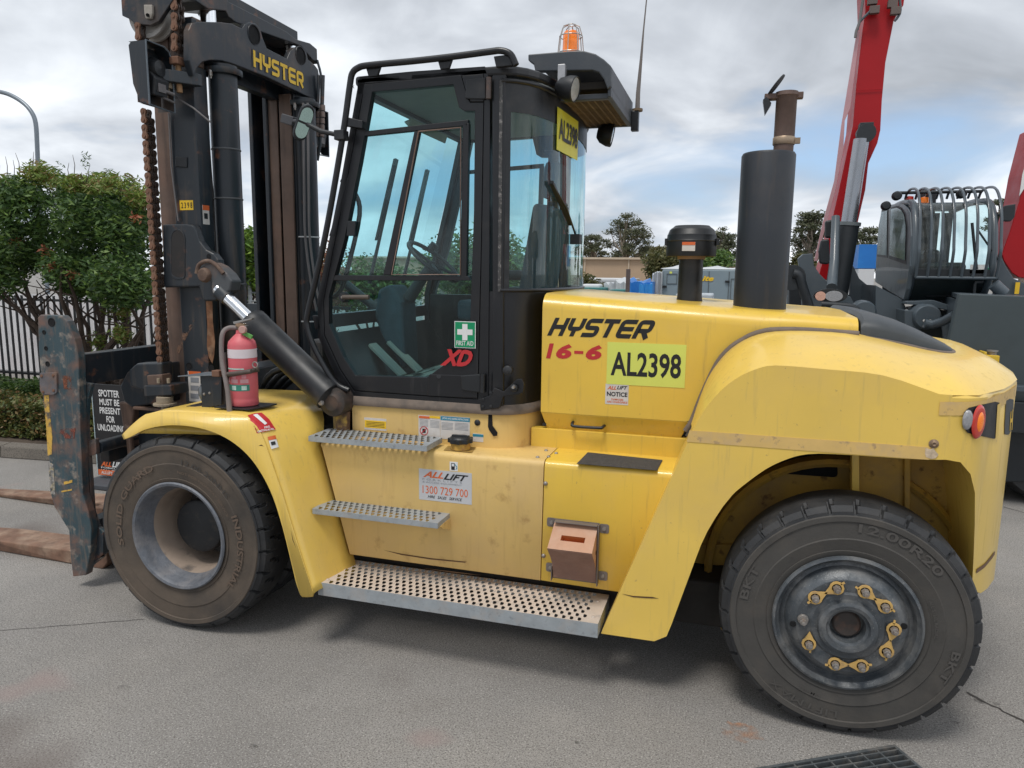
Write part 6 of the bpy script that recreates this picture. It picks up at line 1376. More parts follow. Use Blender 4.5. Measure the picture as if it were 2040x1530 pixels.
# ================================================================ GROUND, GRATE
CONC=mat('weathered_concrete',(.248,.236,.221),.9,var=.18,vs=.9,dirt=((.15,.138,.125),.5,.6,.4,.6),dirt2=((.36,.33,.29),.45,1.4,.4,.5),streak=((.17,.155,.14),.3,3,.4,.5),speck=((.125,.115,.105),120,.40),bump=.5,bs=220)
# light aggregate specks as well
def add_speck(m_,col,sc,lo,hi):
    t=m_.node_tree; n=t.nodes; l=t.links.new; b=n['Principled BSDF']; src=b.inputs['Base Color'].links[0].from_socket
    c=n.new('ShaderNodeTexCoord'); q=n.new('ShaderNodeTexNoise'); q.inputs['Scale'].default_value=sc; q.inputs['Detail'].default_value=2; l(c.outputs['Object'],q.inputs['Vector'])
    r=n.new('ShaderNodeMapRange'); r.inputs[1].default_value=lo; r.inputs[2].default_value=hi; l(q.outputs['Fac'],r.inputs[0])
    mx=n.new('ShaderNodeMix'); mx.data_type='RGBA'; l(r.outputs[0],mx.inputs[0]); l(src,mx.inputs[6]); mx.inputs[7].default_value=(*col,1); l(mx.outputs[2],b.inputs['Base Color'])
add_speck(CONC,(.42,.40,.37),120,.60,.68)
add_speck(CONC,(.10,.075,.065),.8,.64,.78)
add_speck(CONC,(.27,.20,.185),1.3,.66,.76)
# drain: a rectangle turned against the truck
ga=Vector((-.86,-.51,0)).normalized(); gb=Vector((.51,-.86,0)).normalized()
gc=S(1782,1484,z=0); GL,GW=1.30,.42
h=[gc,gc+ga*GL,gc+ga*GL+gb*GW,gc+gb*GW]
BIGR=900
ctr=(h[0]+h[2])/2; o=[ctr+(-ga+ -gb)*BIGR,ctr+(ga-gb)*BIGR,ctr+(ga+gb)*BIGR,ctr+(-ga+gb)*BIGR]
me=mesh(o+h,[(0,1,5,4),(1,2,6,5),(2,3,7,6),(3,0,4,7)])
GR=link('ground',me,CONC); GR['kind']='structure'; PINV['ground']=Matrix.Identity(4)
pit=MB(); hb=[p+Vector((0,0,-.45)) for p in h]; pit.add(h+hb,[(0,1,5,4),(1,2,6,5),(2,3,7,6),(3,0,4,7),(4,5,6,7)])
link_=pit.build('drain_pit',mat('dark_concrete',(.09,.085,.075),.8,var=.2,dirt=((.16,.11,.07),.4,5,.3,.8)),GR)  # pit walls in a darker concrete tone
GT=thing('drain_grate','dark steel bar grate set in the concrete beside the rear tyre','drain grate',gc)
IRON=mat('grate_iron',(.085,.095,.10),.55,metal=.2,var=.2,vs=20,dirt=((.20,.17,.14),.35,14,.3,.7))
def gpt(a,b,z): return gc+ga*a+gb*b+Vector((0,0,z))
def gbar(a0,a1,b0,b1,name,z0=-.045,z1=.004):
    return MB().prism([gpt(a0,b0,z1),gpt(a1,b0,z1),gpt(a1,b1,z1),gpt(a0,b1,z1)],(0,0,z0-z1)).build(name,IRON,GT,bevel=.001)
gbar(.0,GL,.0,.014,'grate_frame'); gbar(.0,GL,GW-.014,GW,'grate_frame'); gbar(0,.014,.0145,GW-.0145,'grate_frame')
k=0; b_=.030
while b_<GW-.03: gbar(.0145,GL,b_,b_+.007,'bar'); b_+=.036
a_=.10
while a_<GL: gbar(a_,a_+.008,.0146,GW-.0146,'cross_bar',-.02,.0015); a_+=.085
# joints and cracks in the slab: shallow grooves filled with dirt
JM=mat('joint_filler',(.045,.04,.036),.9,var=.3,vs=20)
def joint(pts,w_,name='joint'):
    pts=[Vector(p) for p in pts]; m_=MB(); rows=[]
    for i,p in enumerate(pts):
        d=(pts[min(i+1,len(pts)-1)]-pts[max(i-1,0)]).normalized(); s_=Vector((-d.y,d.x,0)); jw=w_*(.7+.6*random.random()); rows.append([p+s_*jw/2+Vector((0,0,.002)),p-s_*jw/2+Vector((0,0,.002))])
    return m_.grid(rows).build(name,JM,GR)
def jl(a,b,n=24,w_=.008,amp=.006): return joint([a.lerp(b,k/n)+Vector((random.uniform(-amp,amp),random.uniform(-amp,amp),0)) for k in range(n+1)],w_)
jl(S(-300,1280,z=0),S(290,1234,z=0),40,.004,.004)
jl(S(1780,1352,z=0) if False else S(1925,1378,z=0),S(2300,1575,z=0),30,.014,.008)
jl(S(1380,1064,z=0),S(1450,1118,z=0),14,.014,.004); jl(S(1340,1127,z=0),S(1445,1118,z=0),10,.008,.003)
jl(S(2000,1010,z=0),S(2300,1100,z=0),14,.012)
# earth-coloured scuff and small stains, dark grit by the joint
def blot(c,rx,ry,mt,name,n=22,z=.0025,seed=1):
    rnd=random.Random(seed); lp=[c+Vector((rx*math.cos(t)*(.7+.6*rnd.random()),ry*math.sin(t)*(.7+.6*rnd.random()),z)) for t in [2*math.pi*i/n for i in range(n)]]
    return link(name,mesh(lp+[c+Vector((0,0,z))],[(i,(i+1)%n,n) for i in range(n)]),mt,GR)
blot(S(1478,1458,z=0),.09,.07,soft('rust_stain',(.45,.24,.14),.9,12),'stain',seed=3)
DRK=soft('oil_stain',(.05,.046,.043),.7,14)
for i,(u,v,a_,b_) in enumerate(((245,1370,.04,.02),(505,1488,.022,.014),(800,1420,.014,.01),(95,1265,.012,.006),(1150,1480,.014,.010),(300,1450,.010,.007),(1965,1400,.07,.02),(1905,1440,.014,.009),(1480,1403,.02,.02))):
    blot(S(u,v,z=0),a_,b_,DRK,'stain',seed=i+10)
rndg=random.Random(4)
gm=MB()
for k in range(420):
    u=rndg.uniform(-50,2100); v=rndg.uniform(1180,1530); p=S(u,v,z=0)
    if p.y<2.2: continue
    r_=rndg.uniform(.0015,.0045); gm.add([p+Vector((r_*math.cos(t+k),r_*math.sin(t+k)*rndg.uniform(.6,1.3),0)) for t in (0,1.6,3.1,4.7)]+[p+Vector((0,0,r_*.8))],[(0,1,4),(1,2,4),(2,3,4),(3,0,4)])
gm.build('grit',mat('loose_grit',(.16,.14,.12),.9,var=.5,vs=60),GR,kind='stuff')

# kerb in segments
KM=mat('old_kerb_concrete',(.17,.15,.125),.9,var=.12,vs=2,dirt=((.09,.08,.065),.4,2,.3,.7),speck=((.07,.06,.055),90,.35),bump=.5,bs=120)
k0=S(0,912,z=0); k1=S(190,925,z=0); kd=(k1-k0).normalized(); kn=Vector((-kd.y,kd.x,0))
KB=thing('kerb','low weathered concrete kerb in front of the clipped hedge','kerb',k0)
for i in range(-6,6):
    a=k0+kd*(i*.9); b=k0+kd*(i*.9+.893)
    MB().prism([a,a+Vector((0,0,.13))+kn*.02,a+kn*.17+Vector((0,0,.145)),a+kn*.19],b-a).build('kerb_stone',KM,KB,bevel=.012)
SOIL=mat('garden_soil',(.075,.055,.04),.95,var=.3,vs=6,bump=.8,bs=30)
a=k0-kd*12+kn*.185; b=k0+kd*5.4+kn*.185
SO=link('garden_bed',mesh([a+Vector((0,0,.06)),b+Vector((0,0,.06)),b+kn*4.5+Vector((0,0,.07)),a+kn*4.5+Vector((0,0,.07))],[(0,1,2,3)]),SOIL); SO['kind']='structure'

# ================================================================ PLANTS
def leafmat(name,c1,c2,c3,tr=.25):
    mt=bpy.data.materials.new(name); mt.use_nodes=True; t=mt.node_tree; n=t.nodes; l=t.links.new; b=n['Principled BSDF']; b.inputs['Roughness'].default_value=.55
    oi=n.new('ShaderNodeNewGeometry'); rp=n.new('ShaderNodeValToRGB'); e=rp.color_ramp.elements; e[0].position=0; e[0].color=(*c1,1); e[1].position=1; e[1].color=(*c3,1); q=e.new(.6); q.color=(*c2,1)
    l(oi.outputs['Random Per Island'],rp.inputs[0]); l(rp.outputs[0],b.inputs['Base Color']); tl=n.new('ShaderNodeBsdfTranslucent'); l(rp.outputs[0],tl.inputs[0]); mx=n.new('ShaderNodeMixShader'); mx.inputs[0].default_value=tr
    l(b.outputs[0],mx.inputs[1]); l(tl.outputs[0],mx.inputs[2]); l(mx.outputs[0],n['Material Output'].inputs[0]); return mt
LM1=leafmat('lilly_pilly_leaf',(.030,.066,.020),(.068,.135,.030),(.16,.25,.05))
LM1b=leafmat('new_growth_leaf',(.14,.22,.04),(.20,.27,.05),(.22,.13,.05))
LM2=leafmat('hedge_leaf',(.050,.075,.02),(.13,.15,.035),(.26,.14,.06))
LM2b=leafmat('hedge_leaf_green',(.04,.09,.02),(.09,.17,.03),(.17,.24,.05))
LM3=leafmat('gum_leaf',(.055,.068,.036),(.10,.115,.062),(.17,.17,.10))
LM3b=leafmat('wattle_leaf',(.06,.07,.02),(.11,.11,.035),(.16,.14,.05))
LM4=leafmat('russet_leaf',(.16,.05,.03),(.22,.10,.05),(.14,.15,.05))
BARK=mat('dark_bark',(.075,.052,.04),.9,var=.3,vs=12,bump=.8,bs=40)
GBARK=mat('gum_bark',(.25,.21,.17),.85,var=.3,vs=3,bump=.4,bs=20)
import numpy as np
def leaves(name,cs,ns,size,mt,parent,rnd,asp=.38,fold=True,kind='stuff'):
    """cs centres, one folded four-sided leaf each"""
    n=len(cs); V=np.zeros((n*4,3)); F=[]
    C_=np.array([tuple(c) for c in cs])
    th=rnd.uniform(0,2*math.pi,n); ph=rnd.uniform(-.9,.7,n); d=np.stack([np.cos(th)*np.cos(ph),np.sin(th)*np.cos(ph),np.sin(ph)],1)
    r_=rnd.normal(size=(n,3)); s_=np.cross(d,r_); s_/=np.linalg.norm(s_,axis=1,keepdims=True)+1e-9
    sz=size*rnd.uniform(.6,1.35,n)[:,None]
    V[0::4]=C_-d*sz/2; V[1::4]=C_+s_*sz*asp/2; V[2::4]=C_+d*sz/2; V[3::4]=C_-s_*sz*asp/2
    idx=np.arange(n)*4; F=np.stack([idx,idx+1,idx+2,idx+3],1)
    me=bpy.data.meshes.new(name); me.vertices.add(n*4); me.vertices.foreach_set('co',V.ravel()); me.loops.add(n*4); me.loops.foreach_set('vertex_index',F.ravel()); me.polygons.add(n); me.polygons.foreach_set('loop_start',np.arange(n)*4); me.polygons.foreach_set('loop_total',np.full(n,4)); me.update(calc_edges=True)
    me.materials.append(mt); o=bpy.data.objects.new(name,me); COL.objects.link(o); o.parent=parent; o.matrix_parent_inverse=PINV[parent.name]
    if kind: o['kind']=kind
    return o
rn=np.random.default_rng(5)
def blobs(blist,n,rnd,shell=.55,clump=.0):
    """points spread through ellipsoids (cx,cy,cz,rx,ry,rz,weight)"""
    w_=np.array([b[6]*1.0 for b in blist]); w_/=w_.sum(); ch=rnd.choice(len(blist),n,p=w_); B=np.array([b[:6] for b in blist])[ch]
    v=rnd.normal(size=(n,3)); v/=np.linalg.norm(v,axis=1,keepdims=True); r_=rnd.uniform(shell,1.05,n)**.8
    return B[:,:3]+v*B[:,3:6]*r_[:,None]
def branches(base,tips,r0,mt,parent,rnd,name='trunk',sub=3):
    m_=MB()
    for t in tips:
        t=Vector(t); b=Vector(base)+Vector((rnd.uniform(-.12,.12),rnd.uniform(-.12,.12),0)); pts=[b]; n=6
        for k in range(1,n+1):
            f=k/n; p=b.lerp(t,f)+Vector((rnd.normal()*.05,rnd.normal()*.05,rnd.normal()*.03))*(t-b).length*.5*(1 if k<n else 0); pts.append(p)
        pts=smooth_path(pts,2); rr=[r0*(1-.8*i/(len(pts)-1)) for i in range(len(pts))]; m_.tube(pts,rr,6)
        for s_ in range(sub):
            i=rnd.integers(len(pts)//3,len(pts)-2); q=pts[i]; e=q+Vector((rnd.normal()*.35,rnd.normal()*.25,abs(rnd.normal())*.3+.1))*(t-b).length*.35; m_.tube([q,q.lerp(e,.5)+Vector((rnd.normal()*.04,0,rnd.normal()*.04)),e],[rr[i]*.6,rr[i]*.4,.006],5)
    return m_.build(name,mt,parent,smooth=60)
# big clipped shrub tree on the left
tb=S(222,760,y=7.6); tb.z=.07
BT=thing('shrub_tree','dense dark green shrub tree with many bare twisting stems, beside the black fence','tree',tb)
tips=[]
for i in range(17): tips.append((tb.x+rn.uniform(-2.4,1.15),7.6+rn.uniform(-.7,.7),rn.uniform(1.75,2.4)))
tips+=[S(20,560,y=7.4),S(60,640,y=7.5),S(300,560,y=7.3),S(285,660,y=7.2)]
branches(tb,tips,.06,BARK,BT,rn,sub=4)
tb2=S(120,760,y=7.7); tb2.z=.07
bl=[]
top=[(-60,345),(0,362),(40,345),(80,338),(120,350),(160,352),(200,362),(240,362),(280,385),(300,420)]
for i in range(72):
    u=rn.uniform(-230,290); vt=np.interp(u,[-230,-60,0,40,80,140,200,250,285,300],[360,352,372,356,350,362,368,372,398,425])
    v=rn.uniform(vt+22,578); y=7.6+rn.uniform(-.75,.75); p=S(u,v,y=y); r_=rn.uniform(.20,.36); bl.append((p.x,p.y,p.z,r_*1.25,r_*1.1,r_,r_**2))
leaves('crown',blobs(bl,54000,rn,.45),None,.085,LM1,BT,rn,.34)
bl2=[]
for i in range(34):
    u=rn.uniform(-200,285); vt=np.interp(u,[-230,-60,0,40,80,140,200,250,285],[352,345,365,345,338,352,358,362,390]); p=S(u,vt+rn.uniform(2,26),y=7.6+rn.uniform(-.6,.5)); bl2.append((p.x,p.y,p.z,.22,.2,.14,1))
for i in range(8): p=S(rn.uniform(190,275),rn.uniform(610,690),y=7.3+rn.uniform(-.2,.3)); bl2.append((p.x,p.y,p.z,.13,.13,.12,.35))
leaves('new_growth',blobs(bl2,10000,rn,.1),None,.085,LM1b,BT,rn,.26)
bl3=[]
for i in range(7): p=S(rn.uniform(0,280),rn.uniform(420,560),y=6.95); bl3.append((p.x,p.y,p.z,.10,.08,.08,1))
leaves('new_growth',blobs(bl3,260,rn,.1),None,.075,leafmat('red_leaf',(.25,.06,.03),(.35,.12,.05),(.22,.2,.06)),BT,rn,.3)
m_=MB()       # wispy shoots above the crown
for i in range(26):
    u=rn.uniform(-20,285); p=S(u,np.interp(u,[0,80,285],[362,345,392]),y=7.5+rn.uniform(-.4,.4)); q=p+Vector((rn.normal()*.05,0,rn.uniform(.12,.32))); m_.tube([p,p.lerp(q,.6)+Vector((rn.normal()*.02,0,0)),q],[.005,.004,.002],4)
m_.build('shoot',BARK,BT,kind='stuff')
leaves('new_growth',np.concatenate([np.array([tuple(S(u,v,y=7.5)) for u,v in zip(rn.uniform(cx_-9,cx_+9,40),rn.uniform(cy_,cy_+40,40))]) for cx_,cy_ in((170,300),(72,330),(215,335),(120,318),(20,345),(250,350),(100,330))]),None,.06,LM1,BT,rn,.2)
# shrubs beyond the mast, seen between the uprights and through the cab
def shrub(name,label,spec,n,lm,size,base,cat='shrub',bark=BARK,asp=.4,sh=.3,grp=None,nt_=5,tr=.04):
    T=thing(name,label,cat,base,grp); leaves('crown',blobs(spec,n,rn,sh),None,size,lm,T,rn,asp)
    tops=[(s_[0],s_[1],s_[2]) for s_ in spec[:nt_]]; branches(base,tops,tr,bark,T,rn,sub=2); return T
def sp(u0,u1,v0,v1,y,dy,n,r0,r1):
    out=[]
    for i in range(n):
        p=S(rn.uniform(u0,u1),rn.uniform(v0,v1),y=y+rn.uniform(-dy,dy)); r_=rn.uniform(r0,r1); out.append((p.x,p.y,p.z,r_*1.2,r_,r_,r_**2))
    return out
b=S(495,600,y=9.5); b.z=.07; shrub('shrub','bright green shrub seen between the two mast uprights','' or sp(478,520,475,590,9.5,.4,14,.15,.32),5500,leafmat('bright_leaf',(.06,.13,.02),(.14,.25,.03),(.25,.36,.05)),.09,b)
b=S(655,600,y=12); b.z=0; shrub('shrub','reddish brown shrub between the far mast upright and the cab',sp(625,668,500,600,12,.5,14,.2,.4),3500,LM4,.09,b)
b=S(745,600,y=16); b.z=0; shrub('shrub','green shrub seen low through the cab door window',sp(670,800,538,610,16,.8,22,.35,.6),7000,LM2b,.14,b)
b=S(940,600,y=15); b.z=0; shrub('shrub','tall green shrub behind the cab, right of the steering wheel',sp(860,1000,505,600,15,.8,26,.4,.7),8000,LM2b,.14,b)
b=S(1172,600,y=26); b.z=0; shrub('shrub','small olive bush just behind the rear corner of the cab',sp(1155,1185,560,590,26,.6,8,.25,.4),2500,LM3b,.16,b)
b=S(1320,600,y=36); b.z=0; shrub('shrub','olive bush against the tan building, left of the intake pipe',sp(1305,1360,515,548,36,.8,12,.4,.7),3500,LM3b,.22,b)
b=S(1415,600,y=38); b.z=0; shrub('shrub','green bush right of the intake pipe before the gum trees',sp(1400,1435,508,540,38,.8,10,.4,.7),3000,LM2b,.22,b)
# hedges in front of the fence
def hedge(name,label,u0,u1,vt,y0,y1,lm,n,size):
    a=S(u0,vt,y=(y0+y1)/2);b=S(u1,vt,y=(y0+y1)/2); zt=S(90,vt,y=(y0+y1)/2).z; T=thing(name,label,"hedge",((a.x+b.x)/2,(y0+y1)/2,.07))
    xa,xb=a.x,b.x; P_=[]
    k=int(n*.45); P_.append(np.stack([rn.uniform(xa,xb,k),rn.uniform(y0,y1,k),zt+rn.normal(0,.028,k)+.02*np.sin(rn.uniform(0,9,k))],1))
    k=n-k; P_.append(np.stack([rn.uniform(xa,xb,k),y0+np.abs(rn.normal(0,.06,k)),rn.uniform(.08,max(zt,.1),k)],1))
    P_=np.concatenate(P_); P_[:,2]+=.035*np.sin(P_[:,0]*3.1)+.02*np.sin(P_[:,0]*9)
    leaves('foliage',P_,None,size,lm,T,rn,.5)
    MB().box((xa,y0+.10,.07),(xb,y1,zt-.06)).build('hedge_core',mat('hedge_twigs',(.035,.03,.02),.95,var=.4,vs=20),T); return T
hedge('hedge','low clipped hedge of yellow-green and reddish leaves behind the kerb',-500,330,800,6.45,7.1,LM2,26000,.055)
hedge('hedge','darker green clipped hedge just in front of the black fence',-500,180,768,7.9,8.7,LM2b,16000,.065)

# ================================================================ FENCE AND WHITE PANELS
yf=9.6; f0=S(-700,600,y=yf).x; f1=S(700,590,y=yf).x
ztop_=S(150,592,y=yf).z
FN=thing('picket_fence','black steel picket fence standing in front of white panels','fence',((f0+f1)/2,yf,0))
FM=mat('black_fence_steel',(.012,.013,.015),.45,var=.1)
pm=MB().box((-.014,-.014,0),(.014,.014,ztop_-.02)); me=bpy.data.meshes.new('picket'); me.from_pydata([tuple(v) for v in pm.v],[],pm.f); me.materials.append(FM); me.update()
x=S(-330,600,y=yf).x; nP=0
while x<S(560,600,y=yf).x:
    o_=bpy.data.objects.new('picket',me); COL.objects.link(o_); o_.parent=FN; o_.matrix_parent_inverse=PINV[FN.name]; o_.location=(x,yf,.03); x+=.142; nP+=1
for z in (ztop_-.06,.28): MB().box((f0,yf-.05,z-.02),(f1,yf-.021,z+.02)).build('rail',FM,FN)
yw_=11.0; wz=S(150,588,y=yw_).z
WW=thing('white_hoarding','row of off-white metal panels standing behind the black fence','hoarding',((f0+f1)/2,yw_,0))
WM=mat('white_sheet',(.74,.73,.74),.5,var=.05,vs=1.2,streak=((.60,.54,.54),.35,3,.3,.5),dirt=((.55,.36,.36),.15,1.3,.4,.6))
x=S(-420,600,y=yw_).x; xe=S(470,600,y=yw_).x
while x<xe: MB().prism([(x,yw_,.05),(x+.06,yw_+.03,.05),(x+.29,yw_+.03,.05),(x+.35,yw_,.05),(x+.35,yw_+.04,.05),(x,yw_+.04,.05)],(0,0,wz-.05)).build('panel',WM,WW); x+=.353
# mesh fence post seen through the mast
pp=S(497,560,y=9.2); PO=thing('fence_post','grey galvanised post with rails between the mast uprights','post',(pp.x,9.2,0))
cylp('post',(pp.x,9.2,0),(pp.x,9.2,S(497,555,y=9.2).z),.028,GALV,PO); 
for v in (583,600): z=S(500,v,y=9.2).z; tubep('rail',[Vector((pp.x-.3,9.2,z)),Vector((pp.x+.6,9.2,z))],.012,GALV,PO)
BLT=mat('blue_tarpaulin',(.015,.16,.50),.45,var=.12,vs=1.5,dirt=((.03,.25,.62),.3,3,.3,.6),bump=.3,bs=4)
# ================================================================ SIGN
sa=S(190,763,y=5.5); sb_=S(197,958,y=5.5)
xs0=S(190,860,y=5.5).x; zt=S(192,765,y=5.5).z; zb=S(196,945,y=5.5).z; wS=.40
SG=thing('portable_sign','tall black portable sign reading SPOTTER MUST BE PRESENT FOR UNLOADING behind the carriage','sign',(xs0+wS/2,5.5,0))
tl=.0; SP=own(MB().box((xs0,5.5,zb),(xs0+wS,5.53,zt)).build('sign_panel',mat('sign_black',(.012,.012,.014),.35,var=.1),SG,bevel=.002))
MB().box((xs0-.008,5.495,zb-.005),(xs0-.001,5.535,zt+.005)).build('edge_trim',mat('pale_trim',(.45,.55,.58),.4),SP)
def st(body,u0,v0,u1,v1,mt,**k): return text_y('lettering',body,5.498,u0,v0,u1,v1,mt,SP,**k)
pw=S(300,800,y=5.5)
def px_w(x): # pixel column of world x on the sign plane
    lo,hi=100,500
    for _ in range(40):
        m__=(lo+hi)/2
        if S(m__,850,y=5.5).x<x: lo=m__
        else: hi=m__
    return lo
cxs=xs0+wS/2
def sline(body,vT,vB,w_,mt=WHITE,**k):
    z1=S(230,vT,y=5.5).z; z0=S(230,vB,y=5.5).z; text_quad('lettering',body,(cxs-w_/2,5.4985,z0),(w_,0,0),(0,0,z1-z0),mt,SP,**k)
sline('SPOTTER',778,792,.25,bold=.02); sline('MUST BE',796,809,.24,bold=.02); sline('PRESENT',813,826,.25,bold=.02); sline('FOR',830,843,.10,bold=.02); sline('UNLOADING',847,860,.33,bold=.02)
sline('& LOADING',884,895,.31,bold=.02)
z1=S(200,917,y=5.5).z; z0=S(200,928,y=5.5).z
text_quad('lettering','ALL',(xs0+.04,5.4985,z0),(.13,0,0),(0,0,z1-z0),OPRINT,SP,shear=.4,bold=.04); text_quad('lettering','LIFT',(xs0+.175,5.4985,z0),(.16,0,0),(0,0,z1-z0),WHITE,SP,shear=.4,bold=.04)
z1=S(200,929,y=5.5).z; z0=S(200,932,y=5.5).z; text_quad('lettering','FORKLIFTS',(xs0+.04,5.4985,z0),(.29,0,0),(0,0,z1-z0),WHITE,SP)
z1=S(200,934,y=5.5).z; z0=S(200,941,y=5.5).z; text_quad('lettering','1300 729 700',(xs0+.04,5.4985,z0),(.32,0,0),(0,0,z1-z0),WHITE,SP)
zq=S(200,945,y=5.5).z
SP2=MB().box((xs0,5.498,zb+.0),(xs0+wS,5.4995,zb+.055)).build('orange_band',OPRINT,SP)
text_quad('lettering','ALLLIFT.COM.AU',(xs0+.04,5.4965,zb+.012),(.30,0,0),(0,0,.03),WHITE,SP)
MB().box((xs0-.06,5.30,0),(xs0+wS+.06,5.75,.05)).build('sign_base',mat('grey_rubber_base',(.06,.065,.075),.7,var=.1),SG,bevel=.01)
for x in (xs0+.06,xs0+wS-.06): MB().box((x-.01,5.532,.05),(x+.01,5.55,zb+.2)).build('support',STEEL,SG)
# street lamp
yl_=24
LPm=mat('lamp_pole_grey',(.20,.23,.26),.4,metal=.4,var=.05)
lb=S(77,500,y=yl_); SLP=thing('street_lamp','tall grey street lamp with curved arm rising behind the shrub tree','street lamp',(S(75,340,y=yl_).x,yl_,0))
pxs=[S(u,v,y=yl_) for u,v in((76,345),(74,290),(71,245),(62,222),(45,204),(22,190),(0,183),(-40,176),(-90,172))]
lbx=S(75,345,y=yl_); tubep('pole',[Vector((lbx.x,yl_,0)),Vector((lbx.x,yl_,lbx.z-1))]+smooth_path(pxs,4),.085,LPm,SLP)
e=pxs[-1]; MB().obox(e+Vector((-.35,0,.02)),((1,0,0),(0,1,0),(0,0,1)),(.4,.14,.07)).build('lamp_head',LPm,SLP,bevel=.04)
# bird in the sky
bp=S(702,173,y=14); BD=thing('bird','tiny pale bird flying just left of the cab roof','bird',bp)
MB().prism([bp+Vector(q) for q in((-.05,0,.0),(-.01,.02,.012),(.04,.0,.03),(.0,-.01,-.01))],(0,.012,0)).build('bird_body',mat('bird_white',(.55,.55,.55),.7),BD); MB().prism([bp+Vector(q) for q in((.0,0,.0),(-.045,.03,.045),(-.02,.0,.01))],(0,.004,0)).build('wing',mat('bird_white',(.5,.5,.5)),BD)
MB().prism([bp+Vector(q) for q in((.0,0,.0),(.03,.03,-.04),(.02,.0,.01))],(0,.004,0)).build('wing',mat('bird_white',(.5,.5,.5)),BD)

# ================================================================ YARD BEHIND
TANB=mat('tan_wall',(.42,.30,.20),.8,var=.04,vs=.3,streak=((.36,.26,.18),.3,2,.3,.5)); TRIM=mat('tan_trim',(.52,.42,.31),.7)
yb=62
def zat(v,y,u=1300): return S(u,v,y=y).z
xL=S(700,530,y=yb).x; xR=S(1438,530,y=yb).x; 
WH=thing('warehouse','long flat tan building with panelled wall behind the yard','building',((xL+xR)/2,yb,0))
za=zat(513,yb,1160); zb=zat(521,yb,1438)
nb=9
for k in range(nb):
    a=xL+(xR-xL)*k/nb; b=xL+(xR-xL)*(k+1)/nb-.10; MB().box((a,yb,0),(b,yb+20,za-.15-(0 if k<8 else .0))).build('wall_panel',TANB,WH)
    MB().box((b+.0,yb-.10,0),(b+.10,yb+.3,za-.15)).build('pilaster',TRIM,WH)
MB().box((xL-.2,yb-.25,za-.148),(xR+.1,yb+20,za+.02)).build('roof_edge',TRIM,WH)
x1_=S(1478,540,y=58).x; MB().box((xR-1,58,0),(x1_,61.5,zat(528,58,1450))).build('annex',TANB,WH); MB().box((xR-1.1,57.8,zat(528,58,1450)+.01),(x1_+.1,61.5,zat(523,58,1450))).build('annex_roof',mat('annex_white',(.6,.58,.52),.6),WH)
# containers, generator, tarpaulined goods
def yard_box(name,label,cat,u0,u1,vt,y,dep,mt,bev=.03,details=None,wob=0,grp=None):
    x0=S(u0,vt,y=y).x;x1=S(u1,vt,y=y).x;z1=S((u0+u1)/2,vt,y=y).z; T=thing(name,label,cat,((x0+x1)/2,y+dep/2,0),grp)
    m_=MB()
    if wob:
        n=9; rows=[]
        for i in range(n+1):
            f=i/n; x=x0+(x1-x0)*f; rows.append([Vector((x,y+rn.normal()*wob,0)),Vector((x,y+rn.normal()*wob,z1*.5)),Vector((x,y+rn.normal()*wob*.5,z1+rn.normal()*wob*.7)),Vector((x,y+dep,z1+rn.normal()*wob*1.2)),Vector((x,y+dep,0))])
        m_.grid(rows); m_.add(rows[0],[(0,1,2,3,4)]); m_.add(rows[-1],[(0,1,2,3,4)])
    else: m_.box((x0,y,0),(x1,y+dep,z1))
    b_=own(m_.build('body' if not wob else 'cover',mt,T,bevel=bev if not wob else 0,smooth=None if not wob else 50)); return T,b_,x0,x1,z1
GG=mat('generator_grey',(.20,.255,.285),.5,var=.05,vs=1,dirt=((.26,.31,.33),.3,2,.3,.5))
G,gb_,x0,x1,z1=yard_box('generator','grey generator enclosure with two doors and a yellow and black badge','generator',1320,1470,537,21,2.2,GG)
yg_=20.995
for u in (1352,1412,1452): x=S(u,560,y=21).x; boxp('panel_seam',(x-.012,20.988,0.2),(x+.012,20.999,z1-.05),mat('seam_grey',(.09,.11,.12),.6),gb_,bevel=0)
for u0,u1,v0,v1 in((1328,1349,545,566),(1455,1469,555,598)):
    a,b,c_,d_=rect_y(21,u0,v0,u1,v1); MB().ring([Vector((a,20.985,c_)),Vector((b,20.985,c_)),Vector((b,20.985,d_)),Vector((a,20.985,d_))],[Vector((a+.02,20.985,c_+.02)),Vector((b-.02,20.985,c_+.02)),Vector((b-.02,20.985,d_-.02)),Vector((a+.02,20.985,d_-.02))],(0,.012,0)).build('door_frame',mat('seam_grey',(.1,.1,.1)),gb_)
for u,v in((1324,571),(1449,561)): c=S(u,v,y=20.98); boxp('door_handle',c+Vector((-.06,-.03,-.03)),c+Vector((.06,0,.03)),BLKP,gb_)
text_y('lettering','ite',20.985,1399,550,1422,560,YPRINT,gb_,shear=.3,bold=.04); sticker('badge_underline',20.99,1392,556.5,1420,558.5,mat('badge_black',(.02,.02,.02),.5),gb_)
a,b,c_,d_=rect_y(21,1334,541,1339,545); boxp('small_label',(a,20.985,c_),(b,20.995,d_),FLUO,gb_,bevel=0)
WRAP=mat('plastic_wrap',(.55,.57,.58),.3,var=.08,vs=2,dirt=((.40,.43,.45),.4,4,.3,.6),bump=.4,bs=8)
yard_box('wrapped_top','wrinkled white plastic sheeting draped over the grey generator roof','plastic sheet',1318,1466,531,21.3,1.6,WRAP,wob=.04) if False else None
T=thing('plastic_sheet','wrinkled white plastic sheeting draped over the top of the grey generator','plastic sheet',((x0+x1)/2,22,z1))
n=14; rows=[]
for i in range(n+1):
    f=i/n; x=x0-.06+(x1-x0+.1)*f; h_=z1+.03+.10*abs(math.sin(f*7))*(.4+.6*rn.random()); rows.append([Vector((x,21.02,z1+.012)),Vector((x,21.4,h_)),Vector((x,22.4,h_+.02)),Vector((x,23.1,z1+.02))])
MB().grid(rows).build('sheet',WRAP,T,smooth=60)
